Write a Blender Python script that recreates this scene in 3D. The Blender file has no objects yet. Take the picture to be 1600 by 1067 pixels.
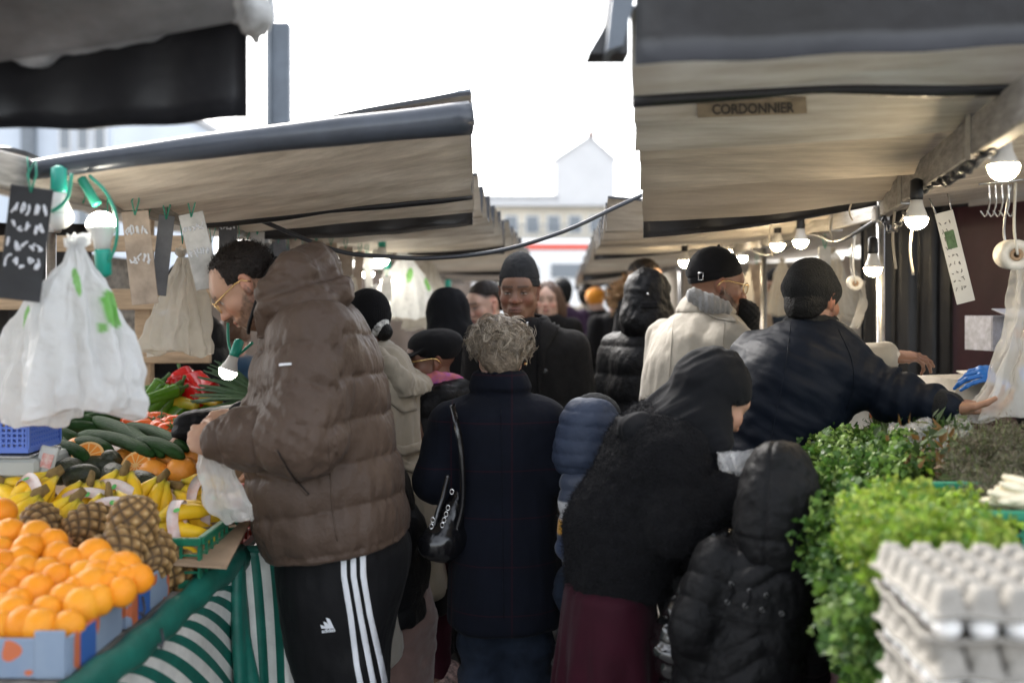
import bpy, math, random
import numpy as np
from mathutils import Vector, Matrix, Euler, Quaternion, noise
S = bpy.context.scene
COL = S.collection
PI = math.pi
FPX, CXP, HYP, CAMH = 1600.0, 800.0, 475.0, 1.53
def at(px, py, d):
    return np.array([(px-CXP)/FPX*d, d, CAMH-(py-HYP)/FPX*d])
def V3(*a): return np.array(a, float)
def unit(v):
    v = np.asarray(v, float); return v/max(np.linalg.norm(v), 1e-9)
def frame(o, fwd, up=(0,0,1)):
    """columns x(right) y(fwd) z(up), origin o"""
    y = unit(fwd); x = unit(np.cross(y, up)); z = np.cross(x, y)
    return (np.array([x, y, z]).T, np.asarray(o, float))
def fpt(fr, p): return fr[0] @ np.asarray(p, float) + fr[1]

# ---------- objects ----------
def mesh_np(name, V, Fs, mats=None, parent=None, smooth=True, col=None, mi=None):
    me = bpy.data.meshes.new(name)
    V = np.asarray(V, np.float32)
    if isinstance(Fs, np.ndarray):
        n, k = Fs.shape
        me.vertices.add(len(V)); me.vertices.foreach_set('co', V.ravel())
        me.loops.add(n*k); me.loops.foreach_set('vertex_index', Fs.astype(np.int32).ravel())
        me.polygons.add(n); me.polygons.foreach_set('loop_start', np.arange(0, n*k, k, dtype=np.int32))
        me.update(calc_edges=True); me.validate()
    else:
        me.from_pydata(V.tolist(), [], Fs); me.update()
    if mats is not None:
        for m in (mats if isinstance(mats, (list, tuple)) else [mats]): me.materials.append(m)
    if mi is not None: me.polygons.foreach_set('material_index', np.asarray(mi, np.int32))
    me.polygons.foreach_set('use_smooth', np.full(len(me.polygons), bool(smooth)))
    if col is not None:
        a = me.color_attributes.new('Col', 'FLOAT_COLOR', 'POINT')
        c = np.ones((len(V), 4), np.float32); c[:, :3] = col; a.data.foreach_set('color', c.ravel())
    o = bpy.data.objects.new(name, me); COL.objects.link(o)
    if parent is not None: adopt(o, parent)
    return o
def adopt(o, parent):
    """parent o, which is modelled in world coordinates, to a thing or to a part"""
    o.parent = parent
    if parent.parent is None: o.matrix_parent_inverse = parent.matrix_basis.inverted()
def tag(o, label=None, cat=None, group=None, kind=None):
    if label: o['label'] = label
    if cat: o['category'] = cat
    if group: o['group'] = group
    if kind: o['kind'] = kind
    return o
def thing(name, label, cat, loc=(0,0,0), group=None):
    o = bpy.data.objects.new(name, None); COL.objects.link(o)
    o.empty_display_size = .05
    o.matrix_basis = Matrix.Translation(Vector([float(v) for v in loc]))
    return tag(o, label, cat, group)
def dup(root, M, label=None, group=None):
    """copy a thing with its parts (and sub-parts); M = new matrix of the copy"""
    r = root.copy(); COL.objects.link(r); r.matrix_basis = M
    if label: r['label'] = label
    if group: r['group'] = group
    for ch in list(root.children):
        c = ch.copy(); COL.objects.link(c); c.parent = r
        for g in list(ch.children):
            e = g.copy(); COL.objects.link(e); e.parent = c
    return r
def TRS(loc, rot=(0,0,0), s=1.0):
    if not hasattr(s, '__len__'): s = (s, s, s)
    return Matrix.Translation(Vector([float(v) for v in loc])) @ Euler(rot).to_matrix().to_4x4() @ Matrix.Diagonal((*s, 1))

# ---------- explicit mesh builder ----------
class MB:
    def __init__(s): s.v = []; s.f = []; s.m = []; s.n = 0
    def add(s, V, Fs, m=0):
        V = np.asarray(V, float); s.v.append(V)
        s.f += [[int(i)+s.n for i in f] for f in Fs]; s.m += [m]*len(Fs); s.n += len(V); return s
    def box(s, c, size, R=None, m=0, bev=0.0):
        hx, hy, hz = [v/2 for v in size]
        if bev <= 0:
            V = np.array([[x, y, z] for x in (-hx, hx) for y in (-hy, hy) for z in (-hz, hz)])
            Fs = [[0,1,3,2],[4,6,7,5],[0,4,5,1],[2,3,7,6],[0,2,6,4],[1,5,7,3]]
        else:
            b = min(bev, .49*min(size)); V = []; idx = {}
            for sx in (-1, 1):
                for sy in (-1, 1):
                    for sz in (-1, 1):
                        for ax in range(3):
                            p = [sx*(hx-b), sy*(hy-b), sz*(hz-b)]; p[ax] = (sx*hx, sy*hy, sz*hz)[ax]
                            idx[(sx, sy, sz, ax)] = len(V); V.append(p)
            Fs = []
            def g(ax, sg):
                o = [a for a in range(3) if a != ax]; out = []
                for u, w in ((-1,-1),(1,-1),(1,1),(-1,1)):
                    k = [0,0,0]; k[ax] = sg; k[o[0]] = u; k[o[1]] = w; out.append(idx[(*k, ax)])
                return out if (sg > 0) == (ax != 1) else out[::-1]
            for ax in range(3):
                for sg in (-1, 1): Fs.append(g(ax, sg))
            for ax in range(3):
                a, c2 = [k for k in range(3) if k != ax]
                for su in (-1, 1):
                    for sw in (-1, 1):
                        q = []
                        for t, fa in ((-1, a), (-1, c2), (1, c2), (1, a)):
                            k = [0,0,0]; k[ax] = t; k[a] = su; k[c2] = sw; q.append(idx[(*k, fa)])
                        Fs.append(q)
            for sx in (-1, 1):
                for sy in (-1, 1):
                    for sz in (-1, 1): Fs.append([idx[(sx, sy, sz, a)] for a in range(3)])
            V = np.array(V)
            # fix orientation outward
            for i, f in enumerate(Fs):
                pts = V[f]; nn = np.cross(pts[1]-pts[0], pts[2]-pts[0])
                if np.dot(nn, pts.mean(0)) < 0: Fs[i] = f[::-1]
        if R is not None: V = V @ np.asarray(R).T
        return s.add(V+np.asarray(c, float), Fs, m)
    def bar(s, a, b, w, h, up=(0,0,1), m=0, bev=0.0):
        a = np.asarray(a, float); b = np.asarray(b, float); y = unit(b-a)
        x = unit(np.cross(y, up)); z = np.cross(x, y)
        return s.box((a+b)/2, (w, np.linalg.norm(b-a), h), np.array([x, y, z]).T, m, bev)
    def tube(s, P, r, n=8, m=0, closed=False, caps=True, flat=None):
        P = np.asarray(P, float); k = len(P)
        if not hasattr(r, '__len__'): r = [r]*k
        T = np.gradient(P, axis=0) if k > 2 else np.array([P[1]-P[0]]*2)
        if closed: T = np.roll(P, -1, 0)-np.roll(P, 1, 0)
        u = None; V = []
        for i in range(k):
            t = unit(T[i])
            if u is None: u = unit(np.cross(t, (0,0,1) if abs(t[2]) < .9 else (1,0,0)))
            u = unit(u-t*np.dot(u, t)); w = np.cross(t, u)
            for j in range(n):
                a = 2*PI*j/n
                V.append(P[i]+r[i]*(u*math.cos(a)+w*math.sin(a)*(flat or 1)))
        Fs = []
        for i in range(k if closed else k-1):
            i2 = (i+1) % k
            for j in range(n):
                j2 = (j+1) % n; Fs.append([i*n+j, i*n+j2, i2*n+j2, i2*n+j])
        if caps and not closed: Fs += [list(range(n))[::-1], [(k-1)*n+j for j in range(n)]]
        return s.add(V, Fs, m)
    def lathe(s, prof, n=24, fr=None, m=0, caps=True):
        V = [[r*math.cos(2*PI*j/n), r*math.sin(2*PI*j/n), z] for r, z in prof for j in range(n)]
        Fs = [[i*n+j, i*n+(j+1) % n, (i+1)*n+(j+1) % n, (i+1)*n+j] for i in range(len(prof)-1) for j in range(n)]
        if caps: Fs += [list(range(n))[::-1], [(len(prof)-1)*n+j for j in range(n)]]
        V = np.array(V)
        if fr is not None: V = V @ fr[0].T + fr[1]
        return s.add(V, Fs, m)
    def grid(s, G, m=0, flip=False):
        """G: (nu,nv,3) points"""
        G = np.asarray(G, float); a, b = G.shape[:2]
        Fs = [[i*b+j, (i+1)*b+j, (i+1)*b+j+1, i*b+j+1] for i in range(a-1) for j in range(b-1)]
        if flip: Fs = [f[::-1] for f in Fs]
        return s.add(G.reshape(-1, 3), Fs, m)
    def slab(s, G, th, m=0, m2=None):
        """a sheet with thickness th (downwards along its normal)"""
        G = np.asarray(G, float); a, b = G.shape[:2]
        du = np.gradient(G, axis=0); dv = np.gradient(G, axis=1)
        N = np.cross(du, dv); N /= np.maximum(np.linalg.norm(N, axis=2, keepdims=True), 1e-9)
        B = G-N*th
        V = np.concatenate([G.reshape(-1, 3), B.reshape(-1, 3)]); o = a*b
        top = [[i*b+j, (i+1)*b+j, (i+1)*b+j+1, i*b+j+1] for i in range(a-1) for j in range(b-1)]
        bot = [[q+o for q in f[::-1]] for f in top]
        rim = [i*b for i in range(a)]+[(a-1)*b+j for j in range(1, b)]+[i*b+b-1 for i in range(a-2, -1, -1)]+[j for j in range(b-2, 0, -1)]
        side = [[rim[i], o+rim[i], o+rim[(i+1) % len(rim)], rim[(i+1) % len(rim)]][::-1] for i in range(len(rim))]
        s.add(V, top, m); base = s.n-len(V)
        s.f += [[q+base for q in f] for f in bot+side]; s.m += [m if m2 is None else m2]*len(bot)+[m]*len(side)
        return s
    def ball(s, c, r, nu=16, nv=10, R=None, m=0):
        if not hasattr(r, '__len__'): r = (r, r, r)
        V = [[0, 0, 1]]
        for i in range(1, nv):
            for j in range(nu):
                a = PI*i/nv; b = 2*PI*j/nu; V.append([math.sin(a)*math.cos(b), math.sin(a)*math.sin(b), math.cos(a)])
        V.append([0, 0, -1]); V = np.array(V)*np.array(r)
        if R is not None: V = V @ np.asarray(R).T
        Fs = [[0, 1+j, 1+(j+1) % nu] for j in range(nu)]
        for i in range(nv-2):
            for j in range(nu): Fs.append([1+i*nu+j, 1+(i+1)*nu+j, 1+(i+1)*nu+(j+1) % nu, 1+i*nu+(j+1) % nu])
        e = len(V)-1; Fs += [[e, 1+(nv-2)*nu+(j+1) % nu, 1+(nv-2)*nu+j] for j in range(nu)]
        return s.add(V+np.asarray(c, float), Fs, m)
    def prism(s, poly, fr, depth, m=0):
        """2D outline in the frame's x,z plane, thickness along its y"""
        n = len(poly); A = np.array([[p[0], 0, p[1]] for p in poly]); B = A+np.array([0, depth, 0])
        V = np.concatenate([A, B]) @ fr[0].T + fr[1]
        Fs = [list(range(n)), [n+i for i in range(n)][::-1]]+[[i, n+i, n+(i+1) % n, (i+1) % n] for i in range(n)]
        return s.add(V, Fs, m)
    def build(s, name, mats, parent=None, smooth=False):
        V = np.concatenate(s.v)
        return mesh_np(name, V, s.f, mats, parent, smooth, mi=s.m)

def spline(P, n=8):
    """Catmull-Rom resample"""
    P = np.asarray(P, float); Q = np.concatenate([[2*P[0]-P[1]], P, [2*P[-1]-P[-2]]]); out = []
    for i in range(1, len(Q)-2):
        for t in np.linspace(0, 1, n, endpoint=False):
            a, b, c, d = Q[i-1], Q[i], Q[i+1], Q[i+2]
            out.append(.5*((2*b)+(-a+c)*t+(2*a-5*b+4*c-d)*t*t+(-a+3*b-3*c+d)*t**3))
    out.append(P[-1]); return np.array(out)

# ---------- signed distance modelling ----------
class Field:
    def __init__(s, lo, hi, h, fine=()):
        s.ax = []
        for a in range(3):
            xs = [lo[a]]
            while xs[-1] < hi[a]:
                x = xs[-1]; st = h
                for (c, r, hf) in fine:
                    g = abs(x-c[a])-r
                    if g < 0: st = min(st, hf)
                    elif g < h*4: st = min(st, hf+(h-hf)*g/(h*4))
                xs.append(x+st)
            s.ax.append(np.array(xs, np.float32))
        s.D = np.full([len(x) for x in s.ax], .5, np.float32); s.h = h
    def put(s, fn, lo, hi, k=.0, op='u', fr=None):
        lo = np.asarray(lo, float); hi = np.asarray(hi, float); pad = k+2.5*s.h
        if fr is not None:
            R, t = fr
            c = R @ ((lo+hi)/2)+t; e = np.abs(R) @ ((hi-lo)/2); lo, hi = c-e, c+e
        sl = tuple(slice(max(0, np.searchsorted(s.ax[a], lo[a]-pad)), min(len(s.ax[a]), np.searchsorted(s.ax[a], hi[a]+pad)+1)) for a in range(3))
        X = s.ax[0][sl[0]][:, None, None]; Y = s.ax[1][sl[1]][None, :, None]; Z = s.ax[2][sl[2]][None, None, :]
        if X.size == 0 or Y.size == 0 or Z.size == 0: return s
        if fr is not None:
            X, Y, Z = X-t[0], Y-t[1], Z-t[2]
            X, Y, Z = (X*R[0, 0]+Y*R[1, 0]+Z*R[2, 0], X*R[0, 1]+Y*R[1, 1]+Z*R[2, 1], X*R[0, 2]+Y*R[1, 2]+Z*R[2, 2])
        b = fn(X, Y, Z); a = s.D[sl]
        if op == 's': a, b = -a, b
        if k > 0:
            hh = np.maximum(k-np.abs(a-b), 0)/k; r = np.minimum(a, b)-hh*hh*k*.25
        else: r = np.minimum(a, b)
        s.D[sl] = -r if op == 's' else r
        return s
    def clip(s, fn, fr=None):
        X = s.ax[0][:, None, None]; Y = s.ax[1][None, :, None]; Z = s.ax[2][None, None, :]
        if fr is not None:
            R, t = fr; X, Y, Z = X-t[0], Y-t[1], Z-t[2]
            X, Y, Z = (X*R[0, 0]+Y*R[1, 0]+Z*R[2, 0], X*R[0, 1]+Y*R[1, 1]+Z*R[2, 1], X*R[0, 2]+Y*R[1, 2]+Z*R[2, 2])
        s.D = np.maximum(s.D, fn(X, Y, Z)).astype(np.float32); return s
    def cap(s, a, b, ra, rb=None, k=.02, op='u', fr=None):
        rb = ra if rb is None else rb
        a = np.asarray(a, float); b = np.asarray(b, float); ba = b-a; L = max(float(ba @ ba), 1e-9)
        def fn(x, y, z):
            t = np.clip(((x-a[0])*ba[0]+(y-a[1])*ba[1]+(z-a[2])*ba[2])/L, 0, 1)
            return np.sqrt((x-a[0]-t*ba[0])**2+(y-a[1]-t*ba[1])**2+(z-a[2]-t*ba[2])**2)-(ra+(rb-ra)*t)
        r = max(ra, rb); return s.put(fn, np.minimum(a, b)-r, np.maximum(a, b)+r, k, op, fr)
    def chain(s, P, r, k=.02, fr=None, op='u'):
        for i in range(len(P)-1): s.cap(P[i], P[i+1], r[i], r[i+1], k if i == 0 else min(k, .03), op, fr)
        return s
    def ell(s, c, r, k=.02, op='u', fr=None, fwd=None, up=(0,0,1)):
        c = np.asarray(c, float)
        if not hasattr(r, '__len__'): r = (r, r, r)
        if fwd is not None:
            g = frame(c, fwd, up)
            if fr is not None: g = (fr[0] @ g[0], fr[0] @ g[1]+fr[1])
            fr, c = g, V3(0, 0, 0)
        rx, ry, rz = r
        def fn(x, y, z):
            x, y, z = x-c[0], y-c[1], z-c[2]
            k0 = np.sqrt((x/rx)**2+(y/ry)**2+(z/rz)**2); k1 = np.sqrt((x/rx**2)**2+(y/ry**2)**2+(z/rz**2)**2)
            return k0*(k0-1)/np.maximum(k1, 1e-6)
        return s.put(fn, c-np.array(r), c+np.array(r), k, op, fr)
    def ecap(s, a, b, ra, rb, side=(1,0,0), k=.02, op='u'):
        """elliptical tapered limb; ra=(r_side, r_other) at a, rb at b"""
        a = np.asarray(a, float); b = np.asarray(b, float); L = np.linalg.norm(b-a)
        y = (b-a)/L; x = unit(np.asarray(side, float)-y*np.dot(side, y)); z = np.cross(x, y)
        fr = (np.array([x, y, z]).T, a)
        def fn(x, y, z):
            t = np.clip(y/L, 0, 1); ru = ra[0]+(rb[0]-ra[0])*t; rv = ra[1]+(rb[1]-ra[1])*t
            m = np.minimum(ru, rv); e = y-t*L
            return (np.sqrt((x/ru)**2+(z/rv)**2+(e/m)**2)-1)*m
        r = max(*ra, *rb); return s.put(fn, (-r, -r, -r), (r, L+r, r), k, op, fr)
    def loft(s, rows, k=.03, op='u', n=2.0, fr=None, rnd=.03):
        """rows (z,cx,cy,rx,ry) going up: a body of changing elliptical section"""
        A = np.array(sorted(rows), np.float32); zz = A[:, 0]
        q = np.linspace(zz[0], zz[-1], 160)
        C = [np.interp(q, zz, A[:, i]) for i in range(1, 5)]
        w = np.hanning(15); w /= w.sum()
        C = [np.convolve(np.pad(c, 7, mode='edge'), w, 'valid') for c in C]
        def fn(x, y, z):
            cx, cy, rx, ry = [np.interp(z.ravel(), q, c).reshape(z.shape).astype(np.float32) for c in C]
            u = np.abs((x-cx)/rx); v = np.abs((y-cy)/ry)
            d = ((u**n+v**n)**(1/n)-1)*np.minimum(rx, ry)*.95
            e = np.maximum(zz[0]-z, z-zz[-1])+rnd; dd = d+rnd
            return np.minimum(np.maximum(dd, e), 0)+np.sqrt(np.maximum(dd, 0)**2+np.maximum(e, 0)**2)-rnd
        lo = (np.min(A[:, 1]-A[:, 3]), np.min(A[:, 2]-A[:, 4]), zz[0]); hi = (np.max(A[:, 1]+A[:, 3]), np.max(A[:, 2]+A[:, 4]), zz[-1])
        return s.put(fn, lo, hi, k, op, fr)
    def rbox(s, c, half, r=.01, k=.01, op='u', fr=None):
        c = np.asarray(c, float); b = np.asarray(half, float)-r
        def fn(x, y, z):
            x, y, z = np.abs(x-c[0])-b[0], np.abs(y-c[1])-b[1], np.abs(z-c[2])-b[2]
            return np.sqrt(np.maximum(x, 0)**2+np.maximum(y, 0)**2+np.maximum(z, 0)**2)+np.minimum(np.maximum(x, np.maximum(y, z)), 0)-r
        return s.put(fn, c-np.array(half), c+np.array(half), k, op, fr)
    def mesh(s, it=1):
        D = s.D; D[0] = D[-1] = .1; D[:, 0] = D[:, -1] = .1; D[:, :, 0] = D[:, :, -1] = .1
        I = D < 0; c = np.zeros([n-1 for n in D.shape], np.uint8)
        for i in (0, 1):
            for j in (0, 1):
                for k in (0, 1): c += I[i:i+c.shape[0], j:j+c.shape[1], k:k+c.shape[2]]
        act = (c > 0) & (c < 8); idx = np.argwhere(act)
        ids = np.full(c.shape, -1, np.int32); ids[act] = np.arange(len(idx))
        P = np.zeros((len(idx), 3)); cnt = np.zeros(len(idx)); A = s.ax
        cr = [(i, j, k) for i in (0, 1) for j in (0, 1) for k in (0, 1)]
        val = {q: D[idx[:, 0]+q[0], idx[:, 1]+q[1], idx[:, 2]+q[2]] for q in cr}
        pos = {q: np.stack([A[a][idx[:, a]+q[a]] for a in range(3)], 1) for q in cr}
        for q in cr:
            for a in range(3):
                if q[a]: continue
                q2 = tuple(1 if b == a else q[b] for b in range(3)); va, vb = val[q], val[q2]
                m = (va < 0) != (vb < 0); t = (va[m]/(va[m]-vb[m]))[:, None]
                P[m] += pos[q][m]*(1-t)+pos[q2][m]*t; cnt[m] += 1
        P /= np.maximum(cnt, 1)[:, None]; Fq = []
        for a in range(3):
            b, d = [(1, 2), (2, 0), (0, 1)][a]
            s1 = [slice(None)]*3; s2 = [slice(None)]*3; s1[a] = slice(0, -1); s2[a] = slice(1, None)
            E = I[tuple(s1)] != I[tuple(s2)]; e = np.argwhere(E)
            e = e[(e[:, b] > 0) & (e[:, d] > 0) & (e[:, b] < D.shape[b]-1) & (e[:, d] < D.shape[d]-1)]
            def cell(ob, od):
                w = e.copy(); w[:, b] -= ob; w[:, d] -= od; return ids[w[:, 0], w[:, 1], w[:, 2]]
            q = np.stack([cell(1, 1), cell(0, 1), cell(0, 0), cell(1, 0)], 1)
            fl = ~I[e[:, 0], e[:, 1], e[:, 2]]; q[fl] = q[fl][:, ::-1]; Fq.append(q)
        Fq = np.concatenate(Fq)
        if it: P = relax(P, Fq, it)
        return P, Fq
def relax(P, Fq, it=1, lam=.5):
    a = Fq.ravel(); b = np.roll(Fq, -1, 1).ravel(); n = len(P)
    i = np.concatenate([a, b]); j = np.concatenate([b, a]); deg = np.maximum(np.bincount(i, minlength=n), 1)
    for _ in range(it):
        Q = np.stack([np.bincount(i, P[j, c], n) for c in range(3)], 1)/deg[:, None]; P = P+(Q-P)*lam
    return P
def normals(P, Fq):
    N0 = np.cross(P[Fq[:, 2]]-P[Fq[:, 0]], P[Fq[:, 3]]-P[Fq[:, 1]]); N = np.zeros_like(P)
    for c in range(Fq.shape[1]):
        for k in range(3): N[:, k] += np.bincount(Fq[:, c], N0[:, k], len(P))
    return N/np.maximum(np.linalg.norm(N, axis=1, keepdims=True), 1e-12)
# value noise on arrays
def _hash(i, j, k, s): 
    h = (i*374761393+j*668265263+k*2147483647+s*974634777) & 0xffffffff
    h = ((h ^ (h >> 13))*1274126177) & 0xffffffff
    return ((h ^ (h >> 16)) & 0xffff)/65535.0
def vnoise(P, f, seed=0):
    Q = np.asarray(P, float)*np.asarray(f, float); i = np.floor(Q).astype(np.int64); t = Q-i; t = t*t*(3-2*t); r = 0
    for a in (0, 1):
        for b in (0, 1):
            for c in (0, 1):
                w = (t[:, 0] if a else 1-t[:, 0])*(t[:, 1] if b else 1-t[:, 1])*(t[:, 2] if c else 1-t[:, 2])
                r = r+w*_hash(i[:, 0]+a, i[:, 1]+b, i[:, 2]+c, seed)
    return r*2-1
def fnoise(P, f, seed=0, o=3):
    r = 0; a = 1; f = np.asarray(f, float)
    for q in range(o): r = r+a*vnoise(P, f, seed+q*7); a *= .5; f = f*2.03
    return r
def sstep(a, b, x):
    t = np.clip((x-a)/(b-a), 0, 1); return t*t*(3-2*t)
def segdist(P, a, b):
    a = np.asarray(a, float); b = np.asarray(b, float); ba = b-a
    t = np.clip((P-a) @ ba/(ba @ ba), 0, 1); return np.linalg.norm(P-a-t[:, None]*ba, axis=1), t
def chaindist(P, C):
    """distance to a polyline and arc length along it"""
    best = np.full(len(P), 1e9); arc = np.zeros(len(P)); L = 0
    for i in range(len(C)-1):
        d, t = segdist(P, C[i], C[i+1]); l = np.linalg.norm(np.asarray(C[i+1])-np.asarray(C[i]))
        m = d < best; best[m] = d[m]; arc[m] = L+t[m]*l; L += l
    return best, arc

# ---------- materials ----------
def mat(name, color, rough=.7, metal=0., spec=.5, noise_=None, bump=None, sheen=0., vcol=False, trans=0., alpha=1., sss=0., emit=None, stretch=None, coat=0., aniso=None):
    """noise_=(scale, amount[, colour2]); bump=[(kind, scale, strength)]"""
    m = bpy.data.materials.new(name); m.use_nodes = True; nt = m.node_tree; N = nt.nodes; L = nt.links
    b = N['Principled BSDF']; b.inputs['Roughness'].default_value = rough; b.inputs['Metallic'].default_value = metal
    b.inputs['Specular IOR Level'].default_value = spec
    if sheen: b.inputs['Sheen Weight'].default_value = sheen; b.inputs['Sheen Roughness'].default_value = .5
    if coat: b.inputs['Coat Weight'].default_value = coat; b.inputs['Coat Roughness'].default_value = .15
    if trans: b.inputs['Transmission Weight'].default_value = trans
    b.inputs['Alpha'].default_value = alpha
    if sss: b.inputs['Subsurface Weight'].default_value = sss; b.inputs['Subsurface Radius'].default_value = (.02, .008, .004); b.inputs['Subsurface Scale'].default_value = .5
    if emit: b.inputs['Emission Color'].default_value = (*emit[0], 1); b.inputs['Emission Strength'].default_value = emit[1]
    tc = N.new('ShaderNodeTexCoord'); co = tc.outputs['Object']
    if stretch:
        mp = N.new('ShaderNodeMapping'); mp.inputs['Scale'].default_value = stretch; L.new(co, mp.inputs['Vector']); co = mp.outputs['Vector']
    src = None
    if vcol:
        a = N.new('ShaderNodeVertexColor'); a.layer_name = 'Col'; src = a.outputs['Color']
    if noise_:
        tx = N.new('ShaderNodeTexNoise'); tx.inputs['Scale'].default_value = noise_[0]; tx.inputs['Detail'].default_value = 6; tx.inputs['Roughness'].default_value = .65
        L.new(co, tx.inputs['Vector'])
        rp = N.new('ShaderNodeMapRange'); rp.inputs['From Min'].default_value = .3; rp.inputs['From Max'].default_value = .7
        L.new(tx.outputs['Fac'], rp.inputs['Value'])
        mx = N.new('ShaderNodeMix'); mx.data_type = 'RGBA'
        if len(noise_) > 2:
            L.new(rp.outputs['Result'], mx.inputs['Factor']); mx.inputs['A'].default_value = (*color, 1); mx.inputs['B'].default_value = (*noise_[2], 1)
            if src is not None: L.new(src, mx.inputs['A'])
        else:
            mx.blend_type = 'MULTIPLY'; mx.inputs['Factor'].default_value = 1.0
            rp.inputs['To Min'].default_value = 1-noise_[1]; rp.inputs['To Max'].default_value = 1+noise_[1]
            L.new(rp.outputs['Result'], mx.inputs['B']); mx.inputs['A'].default_value = (*color, 1)
            if src is not None: L.new(src, mx.inputs['A'])
        src = mx.outputs['Result']
    if src is not None: L.new(src, b.inputs['Base Color'])
    else: b.inputs['Base Color'].default_value = (*color, 1)
    prev = None
    for kind, sc, st in (bump or []):
        if kind == 'wave':
            t = N.new('ShaderNodeTexWave'); t.inputs['Scale'].default_value = sc; t.inputs['Distortion'].default_value = 1.5; out = t.outputs['Fac']
        elif kind == 'vor':
            t = N.new('ShaderNodeTexVoronoi'); t.inputs['Scale'].default_value = sc; out = t.outputs['Distance']
        else:
            t = N.new('ShaderNodeTexNoise'); t.inputs['Scale'].default_value = sc; t.inputs['Detail'].default_value = 4; out = t.outputs['Fac']
        L.new(co, t.inputs['Vector'])
        bp = N.new('ShaderNodeBump'); bp.inputs['Strength'].default_value = st; bp.inputs['Distance'].default_value = .01
        L.new(out, bp.inputs['Height'])
        if prev: L.new(prev.outputs['Normal'], bp.inputs['Normal'])
        prev = bp
    if prev: L.new(prev.outputs['Normal'], b.inputs['Normal'])
    return m
# ---------- people ----------
def head_sdf(F, fr, s=1.0, nose=1.0, lips=1.0, jaw=1.0, lid=.35, beard=0., chin=1.0):
    q = lambda *a: tuple(v*s for v in a)
    F.ell(q(0,-.014,.034), q(.076,.096,.086), 0, fr=fr)
    F.ell(q(0,.02,-.03), q(.066*jaw,.068,.085), .03*s, fr=fr)
    F.ell(q(0,.052,-.088), q(.030*jaw,.027,.024*chin), .035*s, fr=fr)
    F.cap(q(-.056*jaw,.0,-.055), q(-.02,.055,-.095), .018*s, .016*s, .03*s, fr=fr)
    F.cap(q(.056*jaw,.0,-.055), q(.02,.055,-.095), .018*s, .016*s, .03*s, fr=fr)
    F.ell(q(0,.066,.03), q(.052,.022,.028), .03*s, fr=fr)                 # forehead
    for sg in (-1, 1):
        F.ell(q(sg*.031,.094,.002), q(.017,.012,.012), .012*s, op='s', fr=fr)   # socket
        F.cap(q(sg*.012,.083,.021), q(sg*.05,.066,.024), .008*s, .006*s, .014*s, fr=fr)   # brow
        F.ell(q(sg*.043,.054,-.028), q(.024,.022,.022), .02*s, fr=fr)     # cheek
        e = V3(sg*.031,.0715,.002)*s
        F.ell(e, .0125*s, .002*s, fr=fr)
        zc = lid
        def up(x, y, z, e=e): return np.maximum(np.sqrt((x-e[0])**2+(y-e[1])**2+(z-e[2])**2)-.0148*s, -(z-e[2])+.0125*s*(1-2*zc)*.5)
        def dn(x, y, z, e=e): return np.maximum(np.sqrt((x-e[0])**2+(y-e[1])**2+(z-e[2])**2)-.0143*s, (z-e[2])+.0065*s)
        F.put(up, e-.016*s, e+.016*s, .003*s, fr=fr); F.put(dn, e-.016*s, e+.016*s, .003*s, fr=fr)
        F.cap(q(sg*.012,.075,-.012), q(sg*.0,.094,-.028), .005*s, .009*s, .012*s, fr=fr)
        F.ell(q(sg*.0125*nose,.094,-.033), q(.0085*nose,.0105,.0085), .008*s, fr=fr)
        F.ell(q(sg*.0065*nose,.102,-.041), q(.004,.005,.004), .003*s, op='s', fr=fr)
        # ear
        F.ell(q(sg*.077,-.014,-.006), q(.0085,.019,.031), .006*s, fr=fr, fwd=V3(sg*.35,1,0), up=(sg*.2,-.25,1))
        F.ell(q(sg*.086,-.010,-.002), q(.006,.011,.017), .006*s, op='s', fr=fr)
        F.ell(q(sg*.075,-.004,-.030), q(.007,.009,.010), .006*s, fr=fr)
    F.cap(q(0,.082,.012), q(0,.108,-.031), .0075*s, .0105*s*nose**.5, .014*s, fr=fr)
    F.ell(q(0,.078,-.066), q(.030,.018,.018), .014*s, fr=fr)              # mouth mound
    F.ell(q(0,.0915,-.0605), q(.022,.008,.0055*lips), .005*s, fr=fr)
    F.ell(q(0,.0905,-.0725), q(.019,.0085,.0065*lips), .005*s, fr=fr)
    for sg in (-1, 1): F.cap(q(0,.093,-.0655), q(sg*.023,.089,-.0695), .0022*s, .0020*s, .003*s, op='s', fr=fr)
    F.ell(q(0,.087,-.083), q(.014,.005,.004), .006*s, op='s', fr=fr)
    if beard:
        F.ell(q(0,.050,-.088), q(.046*jaw,.036,.034), .025*s, fr=fr)

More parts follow.
